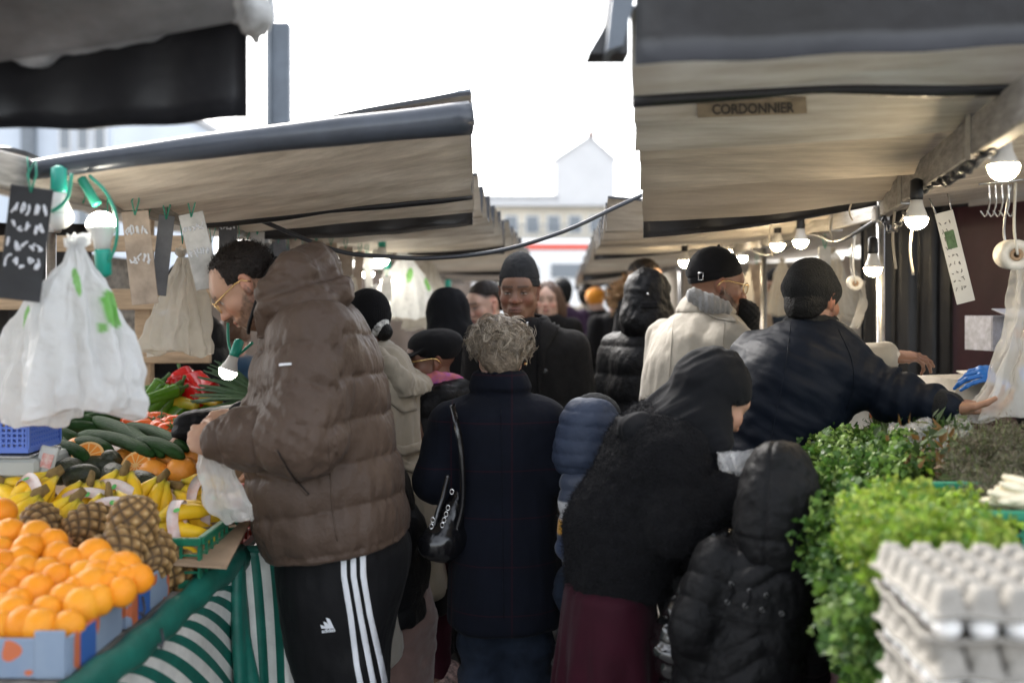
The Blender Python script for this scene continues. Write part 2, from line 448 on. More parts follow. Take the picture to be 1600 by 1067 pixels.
def head_color(P, C, fr, s, skin, o):
    L = (P-fr[1]) @ fr[0]/s; x, y, z = np.abs(L[:, 0]), L[:, 1], L[:, 2]
    sk = np.array(skin); near = np.linalg.norm(L, axis=1) < .17
    n = vnoise(P, 60, 3)[:, None]
    red = np.exp(-(((x-.045)/.02)**2+((z+.03)/.02)**2))*(y > .02)+np.exp(-((x/.016)**2+((z+.033)/.013)**2))*(y > .08)+(x > .074)*.7
    C[near] = (C*(1+.05*n)*(1+(red*.22)[:, None]*np.array([1.1,-.3,-.35])))[near]
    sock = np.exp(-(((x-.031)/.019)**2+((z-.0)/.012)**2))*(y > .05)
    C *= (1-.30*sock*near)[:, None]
    bd = o.get('beard', 0)
    if bd:
        line = -.052+.045*np.clip((.07-y)/.07, 0, 1.6)-.004
        m = sstep(0, .012, line-z+.006*vnoise(P, 120, 5))*(y > -.012+.0*z)*(z > -.125)
        mous = (np.abs(z+.050) < .0075)*(x < .028)*(y > .07)
        lipm = (x < .023)*(z > -.079)*(z < -.056)*(y > .07)
        m = np.clip(m+mous, 0, 1)*(1-lipm)*near
        m = m*bd*(.72+.28*vnoise(P, 260, 8))
        C[:] = C*(1-m[:, None])+np.array(o.get('bcol', (.018,.014,.012)))*m[:, None]
    lip = (((x/.0235)**2+((z+.0662)/.0125)**2) < 1)*(y > .078)*near
    lc = np.array(o.get('lip', (sk[0]*.85, sk[1]*.55, sk[2]*.55)))
    C[lip] = lc
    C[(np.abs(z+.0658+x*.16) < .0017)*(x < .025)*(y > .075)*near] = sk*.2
    br = np.exp(-((z-(.0245-.10*(x-.03)**2*8+.0*x))/.0052)**2*1.2)*(x > .009)*(x < .052)*(y > .045)*near*o.get('brow', 1)
    br = np.clip(br*1.15, 0, 1)*(.75+.25*vnoise(P, 300, 9))
    C[:] = C*(1-br[:, None])+np.array(o.get('bcol', (.018,.014,.012)))*br[:, None]
    e = V3(.031,.0715,.002); d = np.sqrt((x-e[0])**2+(y-e[1])**2+(z-e[2])**2)
    lid = o.get('lid', .35); ztop = e[2]+.0125*(1-2*lid)*.5
    ey = (d < .0152)*(z < ztop+.0004)*(z > e[2]-.0068)*(y > .072)*near
    ix = (L[:, 0]-np.sign(L[:, 0])*.031-o.get('gaze', (0, 0))[0]); iz = z-e[2]-o.get('gaze', (0, 0))[1]
    C[ey] = (.36,.32,.29); ir = ey*(ix**2+iz**2 < .0062**2); C[ir] = (.015,.01,.008)  # eye whites carry their shade in the colour
    lash = near*(d < .0165)*(np.abs(z-ztop) < .0014)*(y > .068); C[lash] = (.01,.008,.007)
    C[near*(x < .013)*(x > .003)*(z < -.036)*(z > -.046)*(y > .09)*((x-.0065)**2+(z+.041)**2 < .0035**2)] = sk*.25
    if 'scalp' in o:                                                       # cropped hair: colour on the skin
        hm = o['scalp'](L)*near; hm = np.clip(hm, 0, 1)[:, None]
        C[:] = C*(1-hm)+np.array(o.get('bcol', (.018,.014,.012)))*hm*(1+.3*vnoise(P, 220, 2)[:, None])
    return C

FING = [(-.030,.088,.0072,(.040,.024,.021)), (-.0105,.094,.0076,(.045,.027,.022)), (.0095,.092,.0075,(.041,.026,.022)), (.0285,.083,.0066,(.032,.020,.019))]
def hand_sdf(F, fr, curl=(.4,.45,.5,.55), thumb=.4, mirror=1, s=1.0, spread=.05, topen=.8):
    """frame: origin at the wrist, y to the fingers, z to the back of the hand; mirror=1: thumb on -x"""
    q = lambda *a: V3(a[0]*mirror, *a[1:])*s
    F.ecap(fpt(fr, q(0,-.012,0)), fpt(fr, q(0,.03,0)), (.029*s,.021*s), (.037*s,.016*s), fr[0][:, 0], k=.012)
    F.ell(q(0,.055,0), (.043*s,.046*s,.0145*s), .014*s, fr=fr)
    F.ell(q(-.024,.035,-.009), (.018*s,.030*s,.014*s), .012*s, fr=fr)
    for i, (x, y, r, ls) in enumerate(FING):
        a = q(x, y, .001); P = [a]; ang = 0; sp = (i-1.5)*spread*mirror
        for j, l in enumerate(ls):
            ang += curl[i]*(1.0, 1.15, .8)[j]
            a = a+V3(math.sin(sp)*math.cos(ang), math.cos(sp)*math.cos(ang), -math.sin(ang))*l*s; P.append(a)
        for j in range(3):
            F.cap(P[j], P[j+1], (r-.0006*j)*s, (r-.0006*(j+1))*s, .004*s if j else .007*s, fr=fr)
            if j: F.ell(P[j], (r+.0004)*s, .003*s, fr=fr)
    a = q(-.030,.020,-.006); d1 = unit(V3(-math.sin(topen)*mirror, math.cos(topen), -.25-.3*thumb)); b = a+d1*.042*s
    d2 = unit(d1+V3(.35*thumb*mirror+.0, .25, -.5*thumb)); c = b+d2*.032*s; d3 = unit(d2+V3(.5*thumb*mirror, .1, -.35*thumb)); e = c+d3*.026*s
    F.cap(a, b, .0135*s, .0105*s, .012*s, fr=fr); F.cap(b, c, .0105*s, .009*s, .004*s, fr=fr); F.cap(c, e, .009*s, .0072*s, .004*s, fr=fr)

def make_body(root, hd, hs=1.0, skin=(.45,.27,.19), neck=None, torso=None, arms=(), legs=(), hands=(), hopt=None, h=.016, hf=.0035, face=True, hh=.0034, mat_=None, bulk=.85):
    """one continuous surface: head, neck, trunk, arms with hands, legs"""
    hopt = hopt or {}
    pts = [hd[1]]+[p for ch in list(arms)+list(legs)+([torso] if torso else []) for p in ch]+[fpt(g[0], (0,.1,0)) for g in hands]
    pts = np.array(pts, float); lo = pts.min(0)-.2; hi = pts.max(0)+.2
    fine = [(hd[1], .135*hs, hf)]+[(fpt(g[0], (0,.08,-.01)), .105, hh) for g in hands]
    F = Field(lo, hi, h, fine)
    head_sdf(F, hd, hs, **{k: v for k, v in hopt.items() if k in ('nose','lips','jaw','lid','chin')}, beard=hopt.get('bvol', 0))
    nb = fpt(hd, (0,-.022*hs,-.06*hs)); n2 = neck if neck is not None else fpt(hd, (0,-.04,-.2))
    F.cap(nb, n2, .054*hs, .062*hs, .02)
    if torso:
        F.cap(n2, torso[0], .055*min(1,bulk*1.2), .085*bulk, .03)
        for i in range(len(torso)-1): F.cap(torso[i], torso[i+1], .095*bulk, .11*bulk, .05)
    for ch in arms:
        if torso: F.cap(torso[0], ch[0], .06*bulk, .045*min(1,bulk), .03)
        r = [.046, .036, .026]
        for i in range(len(ch)-1): F.cap(ch[i], ch[i+1], r[i]*hs, r[i+1]*hs, .02)
    for ch in legs:
        if torso: F.cap(torso[-1], ch[0], .085*bulk, .07*bulk, .05)
        r = [.07*bulk, .052*bulk, .036]
        for i in range(len(ch)-1): F.cap(ch[i], ch[i+1], r[i]*hs, r[i+1]*hs, .03)
        f = np.asarray(ch[-1], float); d = V3(ch[0][0]*0, 0, 0)
        fw = hd[0][:, 1]*V3(1, 1, 0); fw = unit(fw) if np.linalg.norm(fw) > .1 else V3(0, 1, 0)
        F.cap(f-V3(0, 0, .03), f+fw*.15-V3(0, 0, .05), .038, .028, .03)
    for g in hands: hand_sdf(F, *g)
    P, Q = F.mesh(1)
    C = np.tile(np.array(skin, float), (len(P), 1))
    if face: head_color(P, C, hd, hs, skin, hopt)
    for g in hands:                                                        # knuckles and nails a little redder
        L = (P-g[0][1]) @ g[0][0]; m = (np.abs(L[:, 0]) < .07)*(L[:, 1] > .05)*(L[:, 1] < .2)*(np.abs(L[:, 2]) < .12)
        C[m] *= (1+.12*vnoise(P[m], 70, 4)[:, None]*np.array([.8,1.3,1.3]))
        if hopt.get('palm') is not None: 
            N = normals(P, Q) @ g[0][0][:, 2]; w = (m*np.clip(-N*1.5, 0, 1))[:, None]; C[:] = C*(1-w)+np.array(hopt['palm'])*w
    o = mesh_np('body', P, Q, mat_ or SKIN, root, True, C)
    return o
SKIN = mat('skin', (.5,.3,.2), .48, spec=.45, vcol=True, sss=.12, bump=[('noise', 260, .12)])

def garment(name, F, m, root, disp=None, it=2, colf=None, labels=None):
    P, Q = F.mesh(it)
    if disp is not None:
        N = normals(P, Q); P = P+N*disp(P, N)[:, None]
    C = colf(P) if colf else None
    o = mesh_np(name, P, Q, m, root, True, C)
    if labels: o['label'] = labels
    return o
def quilt(t, pitch, depth, sharp=.55):
    """puffed rows: 0 at the seams, full between"""
    u = np.abs(np.sin(PI*t/pitch)); return depth*(u**sharp-.75)
def folds(P, axis_f, amp, seed=0, o=3):
    return amp*fnoise(P, axis_f, seed, o)
def ridged(P, f, amp, seed=0):
    n = vnoise(P, f, seed); return amp*(1-np.abs(n)*2)**1
def fuzz(name, P, N, m, parent, count, length, r, seed=1, jitter=.6, bend=.5, col=None):
    """many short fibres as one mesh of thin blades"""
    rg = np.random.default_rng(seed); i = rg.integers(0, len(P), count)
    p = P[i]+rg.normal(0, .003, (count, 3)); n = N[i]+rg.normal(0, jitter, (count, 3)); n /= np.linalg.norm(n, axis=1)[:, None]
    t = np.cross(n, rg.normal(0, 1, (count, 3))); t /= np.linalg.norm(t, axis=1)[:, None]
    l = (length*rg.uniform(.5, 1.3, count))[:, None]; g = rg.normal(0, bend, (count, 3))
    a = p-t*r; b = p+t*r; c = p+n*l*.55+g*l*.12+t*r*.8; d = p+n*l*.55+g*l*.12-t*r*.8; e = p+n*l+g*l*.5
    V = np.stack([a, b, c, d, e], 1).reshape(-1, 3); k = np.arange(count)*5
    Fq = np.stack([k, k+1, k+2, k+3], 1).tolist()+np.stack([k+3, k+2, k+4], 1).tolist()
    return mesh_np(name, V, Fq, m, parent, False)
# ---------- world, light, camera ----------
W = bpy.data.worlds.new('World'); S.world = W; W.use_nodes = True
nt = W.node_tree; bg = nt.nodes['Background']
sky = nt.nodes.new('ShaderNodeTexSky'); sky.sky_type = 'NISHITA'; sky.sun_disc = False
SUN_EL, SUN_AZ = math.radians(38), math.radians(-35)
sky.sun_elevation = SUN_EL; sky.sun_rotation = SUN_AZ; sky.air_density = 1.0; sky.dust_density = 4.0; sky.ozone_density = 1.0
hs_ = nt.nodes.new('ShaderNodeHueSaturation'); hs_.inputs['Saturation'].default_value = .30
nt.links.new(sky.outputs['Color'], hs_.inputs['Color']); nt.links.new(hs_.outputs['Color'], bg.inputs['Color'])
bg.inputs['Strength'].default_value = .15
sd = bpy.data.lights.new('sun', 'SUN'); sd.energy = .6; sd.angle = math.radians(35); sd.color = (1, .95, .88)
so = bpy.data.objects.new('sun', sd); COL.objects.link(so)
sdir = V3(math.sin(SUN_AZ)*math.cos(SUN_EL), math.cos(SUN_AZ)*math.cos(SUN_EL), math.sin(SUN_EL))
so.rotation_euler = Vector(sdir).to_track_quat('Z', 'Y').to_euler(); so.location = (0, 0, 20)
cd = bpy.data.cameras.new('camera'); cam = bpy.data.objects.new('camera', cd); COL.objects.link(cam); S.camera = cam
cam.location = (0, 0, CAMH); cam.rotation_euler = (PI/2, 0, 0)
cd.sensor_width = 36; cd.lens = 36; cd.shift_y = -(533.5-HYP)/1600; cd.clip_end = 2000; cd.clip_start = .05
cd.dof.use_dof = True; cd.dof.focus_distance = 3.35; cd.dof.aperture_fstop = 1.5; cd.dof.aperture_blades = 9
S.view_settings.view_transform = 'Standard'; S.view_settings.look = 'None'; S.view_settings.exposure = 2.5
S.cycles.max_bounces = 8; S.cycles.sample_clamp_indirect = 6

# ---------- materials of the place ----------
M_BLACK = mat('black_tarpaulin', (.012,.012,.014), .38, noise_=(6, .5), bump=[('noise', 14, .25)])
M_TARP_GREY = mat('grey_tarpaulin', (.16,.165,.17), .5, noise_=(5, .5), bump=[('noise', 9, .5)])
M_CANVAS = mat('beige_canvas_underside', (.77,.71,.62), .75, vcol=True, noise_=(4.0, .9, (.47,.41,.335)), stretch=(.8, 6, 6), bump=[('noise', 14, .2), ('noise', 60, .15)])
M_GAPSHADE = mat('gap_shade', (.22,.18,.135), .8)  # brown that paints the faint shade between awning strips
M_WOOD = mat('weathered_beam', (.26,.24,.215), .7, noise_=(7, .45), stretch=(8, .8, 8), bump=[('noise', 20, .2)])
M_METAL = mat('galvanised_steel', (.42,.42,.42), .32, metal=.85, noise_=(30, .25))
M_GREYPAINT = mat('grey_paint', (.16,.18,.20), .5, noise_=(4, .2))
M_GREENPL = mat('green_plastic', (.008,.14,.075), .35, noise_=(20, .2))
M_CABLE = mat('dark_cable', (.03,.033,.04), .35)
M_GREENCABLE = mat('green_cable', (.02,.26,.17), .4)
M_TEAL = mat('teal_tarpaulin', (.008,.115,.085), .5, noise_=(7, .35), bump=[('noise', 20, .2)])
M_WHITESTR = mat('white_canvas', (.62,.62,.58), .65, noise_=(8, .2), bump=[('noise', 30, .15)])
M_CARD = mat('brown_cardboard', (.34,.235,.15), .8, noise_=(10, .2))
M_WHITE = mat('white_plastic', (.75,.75,.74), .4)
M_WALLWHITE = mat('white_render', (.58,.58,.58), .8, noise_=(.3, .06))
M_WALLGREY = mat('pale_facade', (.55,.60,.66), .8, noise_=(.2, .08))
M_GLASS = mat('dark_window_glass', (.20,.22,.24), .15)
M_ROOF = mat('slate_roof', (.36,.37,.39), .7, noise_=(1, .15))
M_BRICK = mat('brick_chimney', (.30,.2,.16), .8)
M_OCHRE = mat('ochre_render', (.66,.60,.49), .8, noise_=(.5, .15))
M_RED = mat('red_paint', (.70,.10,.06), .5)
M_ASPH = mat('wet_asphalt', (.13,.125,.12), .65, noise_=(3, .35), bump=[('noise', 60, .4)])

# ---------- ground ----------
g = MB().grid([[[x, y, 0] for y in (-40, 8, 500)] for x in (-300, 0, 300)], flip=False).build('ground', M_ASPH); tag(g, kind='structure')
M_PAVE = mat('grey_paving', (.27,.26,.245), .6, noise_=(5, .3), bump=[('noise', 40, .3)])
pv = MB(); rg = random.Random(4)
for i in range(-6, 7):
    for j in range(0, 22):
        pv.box((i*.62+.02*rg.random(), 1.0+j*.42, .0), (.585, .385, .03), None, 0, .006)
tag(pv.build('pavement', M_PAVE), kind='structure')

# ---------- far background ----------
def windows(root, y, xs, zs, w, h, name='window'):
    for x in xs:
        for z in zs:
            f = MB().box((x, y-.03, z), (w+.16, .12, h+.16), m=0).build(name, M_WHITE, root)
            MB().box((x, y-.10, z), (w, .06, h)).build('pane', M_GLASS, f)
def pxw(px, d): return (px-CXP)/FPX*d
def pyz(py, d): return CAMH-(py-HYP)/FPX*d
# gabled house
D = 130.0
b = thing('gabled_house', 'tall white gabled house with a brick chimney, far off above the end of the lane', 'house', (pxw(915, D), D, 0))
x0, x1, xm = pxw(868, D), pxw(961, D), pxw(922, D); ze, zr = pyz(247, D), pyz(213, D)
f_ = (np.eye(3), V3(0, D, 0))
MB().prism([(x0, 0), (x1, 0), (x1, ze), (xm, zr), (x0, ze)], f_, 9).build('wall', M_WALLWHITE, b)
m = MB()
for a, c in (((x0-.3, ze-.2), (xm, zr+.12)), ((x1+.3, ze-.2), (xm, zr+.12))):
    m.add([[a[0], D-.25, a[1]], [c[0], D-.25, c[1]], [c[0], D+9.2, c[1]], [a[0], D+9.2, a[1]]], [[0, 1, 2, 3]])
    m.add([[a[0], D-.25, a[1]-.22], [c[0], D-.25, c[1]-.22], [c[0], D-.25, c[1]], [a[0], D-.25, a[1]]], [[0, 1, 2, 3]])
rf = m.build('roof', M_ROOF, b)
MB().box((pxw(921, D)+.3, D+1.2, zr+.3), (.9, .8, 1.0)).build('chimney', M_BRICK, rf)
# flat roofed block with balcony
D = 70.0
b = thing('low_apartment_building', 'low ochre apartment building with a white flat roof and balcony under the gabled house', 'building', (pxw(870, D), D, 0))
xa, xb = pxw(745, D), pxw(1010, D); zt = pyz(322, D)
MB().box(((xa+xb)/2, D+4, zt/2), (xb-xa, 8, zt)).build('wall', M_OCHRE, b)
MB().box(((xa+xb)/2, D+3.6, zt+.12), (xb-xa+.8, 9, .35)).build('roof', M_WALLWHITE, b)
windows(b, D, [xa+.9+1.45*i for i in range(8)], [zt-1.25], .8, 1.1)
bl = MB().box(((xa+xb)/2, D-.6, zt-2.4), (xb-xa, 1.2, .25)).build('balcony', M_WALLWHITE, b)
r_ = MB()
for i in range(34): r_.box((xa+i*(xb-xa)/33, D-1.15, zt-1.85), (.05, .05, .9))
r_.box(((xa+xb)/2, D-1.15, zt-1.38), (xb-xa, .08, .08)); r_.build('railing', M_GREYPAINT, bl)
# second, paler block right of it
D = 95.0
b = thing('white_apartment_building', 'long white building behind the market at the foot of the gabled house', 'building', (pxw(830, D), D, 0))
xa, xb = pxw(700, D), pxw(866, D); zt = pyz(312, D)
MB().box(((xa+xb)/2, D+5, zt/2), (xb-xa, 10, zt)).build('wall', M_WALLWHITE, b)
MB().box(((xa+xb)/2, D+5, zt+.2), (xb-xa+.8, 10.8, .4)).build('roof', M_ROOF, b)
windows(b, D, [xa+1+1.6*i for i in range(6)], [zt-1.6], .8, 1.3)
# tall facade on the left
D = 40.0
b = thing('office_block', 'pale blue-grey office block behind the left stalls', 'building', (pxw(90, D), D, 0))
xa, xb = -32.0, pxw(176, D); zt = 10.5
MB().box(((xa+xb)/2, D+7, zt/2), (xb-xa, 14, zt)).build('wall', M_WALLGREY, b)
MB().box((pxw(48, D), D-.15, zt/2), (.5, .3, zt)).build('pillar', M_GREYPAINT, b)
MB().box(((xa+xb)/2, D+7, zt+.15), (xb-xa+.4, 14.4, .3)).build('roof', M_WALLWHITE, b)
windows(b, D, [pxw(p, D) for p in (103, 131, 157)], [pyz(212, D), pyz(330, D)], .36, 1.1)
# white lorry with a red band
D = 20.0
b = thing('delivery_truck', 'white box truck with a red band along its side, at the end of the lane', 'truck', (pxw(890, D), D, 0))
xa, xb = pxw(800, D), pxw(985, D); zt = pyz(374, D)
body = MB().box(((xa+xb)/2, D+1, zt/2+.35), (xb-xa, 2.0, zt-.7), bev=.06).build('cargo_box', M_WHITE, b)
MB().box(((xa+xb)/2-.28, D-.012, pyz(386, D)), (xb-xa-1.0, .03, .10)).build('stripe', M_RED, body)
cab = MB().box((xa-.75, D+1, .95), (1.4, 1.9, 1.5), bev=.15).build('cab', M_WHITE, b)
MB().box((xa-.8, D+.03, 1.45), (.8, .03, .5)).build('window', M_GLASS, cab)
MB().box((pxw(884, D), D-.02, pyz(423, D)), (.56, .03, .26)).build('side_window', M_GLASS, body)
for x in (xa-.8, xa+.6, xb-.6):
    w = MB(); w.lathe([(.1, -.11), (.38, -.11), (.42, -.07), (.42, .07), (.38, .11), (.1, .11)], 20, (np.array([[1,0,0],[0,0,1],[0,-1,0]]).T, V3(x, D+.2, .42))); w.build('wheel', M_BLACK, b)
# masts
def mast(name, label, cat, px, d, w, y_top, mt, sq=False):
    r = thing(name, label, cat, (pxw(px, d), d, 0))
    zt = pyz(y_top, d)
    if sq: MB().box((pxw(px, d), d, zt/2), (w, w*.6, zt), bev=.01).build('post', mt, r); MB().box((pxw(px, d)-w*.42, d-.02, zt/2+.2), (w*.2, w*.7, zt+.4)).build('edge_strip', M_GREYPAINT, r)
    else: MB().lathe([(w*.8, 0), (w*.5, .3*zt), (w*.32, zt)], 10, (np.eye(3), V3(pxw(px, d), d, 0))).build('post', mt, r)
    MB().box((pxw(px, d), d, .03), (w*1.8, w*1.8, .06)).build('base', M_METAL, r)
    return r
M_SLATE = mat('slate_paint', (.105,.125,.15), .5, noise_=(3, .25))
mast('grey_post', 'broad slate-grey square post rising behind the left awning', 'post', 437, 7.5, .155, 38, M_SLATE, True)
mast('slender_mast', 'thin grey mast rising behind the corner of the left awning', 'mast', 717, 26, .13, -60, M_GREYPAINT)

def A_(L): return [at(*t) for t in L]
# ---------- stalls ----------
def lx(y): return -1.28+.05*y           # left header line
LZ = 1.875
def awning(name, label, A, B, C, E, n, amp, under=None, top=None, sag=0, seed=0, group=None, phase=.0, amp_in=.3, valance=None, roll=None, shade_gap=-1, warp=1.0):
    """A,B inner near/far corner; C,E outer near/far corner; n folds along the lane"""
    r = thing(name, label, 'awning', tuple((np.array(A)+B+C+E)/4), group)
    nu, nv = 28, n*24+1
    A, B, C, E = map(lambda v: np.asarray(v, float), (A, B, C, E))
    u = np.linspace(0, 1, nu)[:, None, None]; v = np.linspace(0, 1, nv)[None, :, None]
    G = (A*(1-v)+B*v)*(1-u)+(C*(1-v)+E*v)*u
    t = (v[..., 0]**warp*n+phase) % 1.0                                     # strips that fall towards the back, then step up
    tri = np.where(t < .84, 1-2*(t/.84)**1.25, -1+2*(t-.84)/.16)
    G[:, :, 2] += (amp_in+(1-amp_in)*u[..., 0]**.7)*amp*tri - sag*np.sin(PI*u[..., 0])*(.6+.4*np.sin(v[..., 0]*7+seed))
    G += .012*fnoise(G.reshape(-1, 3), (1.5, 6, 1), seed+3).reshape(nu, nv)[..., None]*np.array([.4, .6, 1.0])
    up = np.cross(C-A, B-A)[2] > 0
    if not up: G = G[:, ::-1]
    s_ = MB().slab(G, .012, 0, 1); co = s_.build('canopy', [top or M_BLACK, under or M_CANVAS], r, False)
    kk = np.floor(np.linspace(0, 1, nv)**warp*n+phase).astype(int); rg = np.random.default_rng(seed+40); tn = rg.uniform(.80, 1.18, n+3); wm = rg.uniform(-.05, .05, n+3)
    tc = np.stack([np.array((.77,.71,.62))*tn[k]*np.array((1+wm[k], 1, 1-wm[k])) for k in kk])               # strips of different age
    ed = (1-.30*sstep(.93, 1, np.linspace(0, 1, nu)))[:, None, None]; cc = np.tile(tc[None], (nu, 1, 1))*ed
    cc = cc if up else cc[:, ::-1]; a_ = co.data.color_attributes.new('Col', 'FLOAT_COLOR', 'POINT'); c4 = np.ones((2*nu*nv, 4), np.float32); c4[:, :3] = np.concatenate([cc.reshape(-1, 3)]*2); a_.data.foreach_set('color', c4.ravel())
    GG = G if up else G[:, ::-1]
    for q in range(n+1):                                              # dark tubes drawn as the shadow gap where one strip ends above the next
        vv = max(0, (q+.86-phase % 1.0)/n)**(1/warp)
        if vv < .04 or vv > .985: continue
        i = int(round(vv*(nv-1))); i = max(1, i-6)+int(np.argmin(GG[nu-1, max(1, i-6):i+4, 2]))
        hb_ = shade_gap == q; MB().tube(GG[:, i]-V3(0, .004, .010 if hb_ else .002), [(.010 if hb_ else .002)+(.007 if hb_ else .003)*abs(math.sin(k*.21+q*1.7+seed)) for k in range(nu)], 6).build('lower_edge', M_BLACK if hb_ else M_GAPSHADE, r, True)
    if roll: 
        P = [A*(1-t)+C*t+V3(0, -.02, .01+.006*math.sin(t*4)) for t in np.linspace(0, 1, 24)]
        MB().tube(P, [roll*(.55+.5*i/23+.02*math.sin(i*.9)) for i in range(24)], 16).build('rolled_edge', roll_mat, r, True)
    if valance:
        hi, ho = valance; G2 = np.zeros((30, 6, 3))
        for i, t in enumerate(np.linspace(0, 1, 30)):
            p = B*(1-t)+E*t; hh = (hi+amp*amp_in)*(1-t)+(ho+amp*.9)*t
            for j in range(6):
                w = j/5; G2[i, j] = p+V3(0, .015+.012*math.sin(i*.8+seed)*w, .02-w*hh-.018*math.sin(PI*t)*w)
        MB().slab(G2, .006).build('valance', M_BLACK, r, True)
    return r
roll_mat = mat('black_rolled_tarpaulin', (.045,.052,.065), .28, noise_=(6, .3), bump=[('noise', 10, .15)])
AW = 'awnings over the market lane'
awning('stall_awning', 'nearest left awning, dark grey with a black hanging flap, top left corner', (-1.5,.75,2.02), (-1.22,2.02,1.97), (-.40,.75,2.16), (-.515,1.98,2.1), 4, .03, under=M_TARP_GREY, valance=(.09,.20), group=AW, seed=2)
awning('stall_awning', 'left awning with a shiny rolled dark edge and beige folds, above the man in brown', (lx(2.45),2.45,1.835), (lx(4.2),4.2,1.86), (-.112,2.72,2.015), (-.165,4.3,1.985), 3, .075, shade_gap=1, group=AW, valance=(.05,.075), roll=.042, sag=.0, seed=5, phase=.0, amp_in=.45)
awning('stall_awning', 'second left awning with six narrow beige folds, behind the rolled dark edge', (lx(4.3),4.3,1.90), (lx(6.2),6.2,1.87), (-.16,4.55,2.03), (-.045,6.2,1.97), 5, .075, group=AW, valance=(.02,.09), sag=.02, seed=8)
awning('stall_awning', 'third left awning, low beige folds behind the tall man in the beanie', (lx(6.3),6.3,1.88), (lx(9.2),9.2,1.85), (-.02,6.4,1.99), (.16,9.0,1.93), 6, .07, group=AW, valance=(.03,.10), sag=.02, seed=9)
awning('stall_awning', 'farthest left awning at the end of the row', (lx(9.4),9.4,1.86), (lx(13),13,1.84), (.1,9.4,1.97), (.35,13,1.93), 6, .05, group=AW, valance=(.03,.10), sag=.02, seed=19)
def rx(y): return 1.025+.218*(y-2.05) if y < 4 else 1.45
RZ = 1.93
big = awning('stall_awning', 'big right awning with wide beige folds and a stencilled name strip', (rx(2.0)+.35,2.0,2.075), (rx(4.0),4.0,1.95), (.222,1.93,2.035), (.54,4.2,1.92), 4, .06, shade_gap=0, warp=.66, group=AW, valance=(.02,.085), sag=.01, seed=12, phase=.0, amp_in=.5)
awning('stall_awning', 'second right awning with narrow beige folds behind the hanging cable', (1.45,4.4,1.95), (1.46,6.2,1.93), (.42,4.5,1.93), (.50,6.2,1.90), 6, .07, group=AW, valance=(.02,.06), sag=.02, seed=15)
awning('stall_awning', 'third right awning sloping down over the hooded people', (1.46,6.3,1.93), (1.47,9,1.9), (.50,6.3,1.92), (.62,9,1.86), 5, .07, group=AW, valance=(.03,.09), sag=.02, seed=16)
awning('stall_awning', 'farthest right awning hanging low at the end of the row', (1.5,9.2,1.9), (1.6,13,1.88), (.62,9.2,1.86), (.8,13,1.82), 6, .05, group=AW, valance=(.03,.09), sag=.02, seed=17)
near_aw = bpy.data.objects['stall_awning']
P = spline([V3(-1.35,2.02,2.02), V3(-1.0,2.0,2.055), V3(-.75,1.97,2.10), V3(-.53,1.95,2.135)], 10)
F = Field(V3(-1.5,1.75,1.9), V3(-.4,2.2,2.35), .010); F.chain(P[::3], [.050+.008*math.sin(i*2.1) for i in range(len(P[::3]))], .03)
def _mesh_part(name, F, m, parent, disp):
    P_, Q_ = F.mesh(2); N_ = normals(P_, Q_); return mesh_np(name, P_+N_*disp(P_)[:, None], Q_, m, parent, True)
_mesh_part('rolled_edge', F, mat('pale_grey_tarpaulin', (.30,.31,.32), .45, noise_=(5,.4), bump=[('noise', 12, .4)]), near_aw, lambda P_: .016*fnoise(P_, (7,16,16), 3)+.007*fnoise(P_, (18,40,40), 4))
F = Field(at(330,-10,1.9)*V3(1,0,1)+V3(0,1.7,-.3), at(450,-10,1.9)*V3(1,0,1)+V3(0,2.1,.2), .008); F.chain(A_([(372,-30,1.9),(385,0,1.88),(396,30,1.87),(401,66,1.9)]), [.020,.026,.024,.010], .02); F.chain(A_([(405,-20,1.9),(410,20,1.88),(414,52,1.88)]), [.016,.018,.006], .01); F.chain(A_([(360,36,1.88),(392,24,1.87)]), [.008,.016], .01)
_mesh_part('tied_cloth', F, mat('grey_white_cloth', (.33,.33,.32), .8, noise_=(20,.4)), near_aw, lambda P_: .010*fnoise(P_, (22,22,14), 5)+.006*fnoise(P_, (50,50,30), 4))
# flapped corner of the left awning
la = bpy.data.objects['stall_awning.001']; G = np.zeros((12, 6, 3))
for i in range(12):
    for j in range(6): t = i/11; w = j/5; G[i, j] = at(590+146*t+6*w*t, 172-30*t+w*(18+34*t), 2.86-.05*math.sin(w*3)*t-.02*w)
MB().slab(G, .006).build('corner_flap', M_SLATE, la, True)
# black flap on the near side of the big right awning
G = np.zeros((24, 7, 3))
for i, t in enumerate(np.linspace(0, 1, 24)):
    for j in range(7):
        w = j/6; top_ = V3(.225+t*1.25, 1.86+.05*t, 2.27); G[i, j] = top_+V3(.004*math.sin(i), -.03+.06*w, -w*(.300-.075*t)+.003*math.sin(i*1.1)*w)
fl = MB().slab(G, .006).build('front_flap', M_BLACK, big, True)
MB().prism([(-.03,.0),(.0,.01),(.03,.13),(-.005,.15),(-.02,.10)], frame((.20,1.84,1.985), (0,1,0)), .10).build('corner_fold', M_SLATE, big)
MB().prism([(-.075,-.01),(.0,-.01),(.0,.12),(-.035,.12),(-.045,.04)], frame((.215,1.88,2.0), (0,1,0)), .08).build('corner_flap', M_BLACK, big)
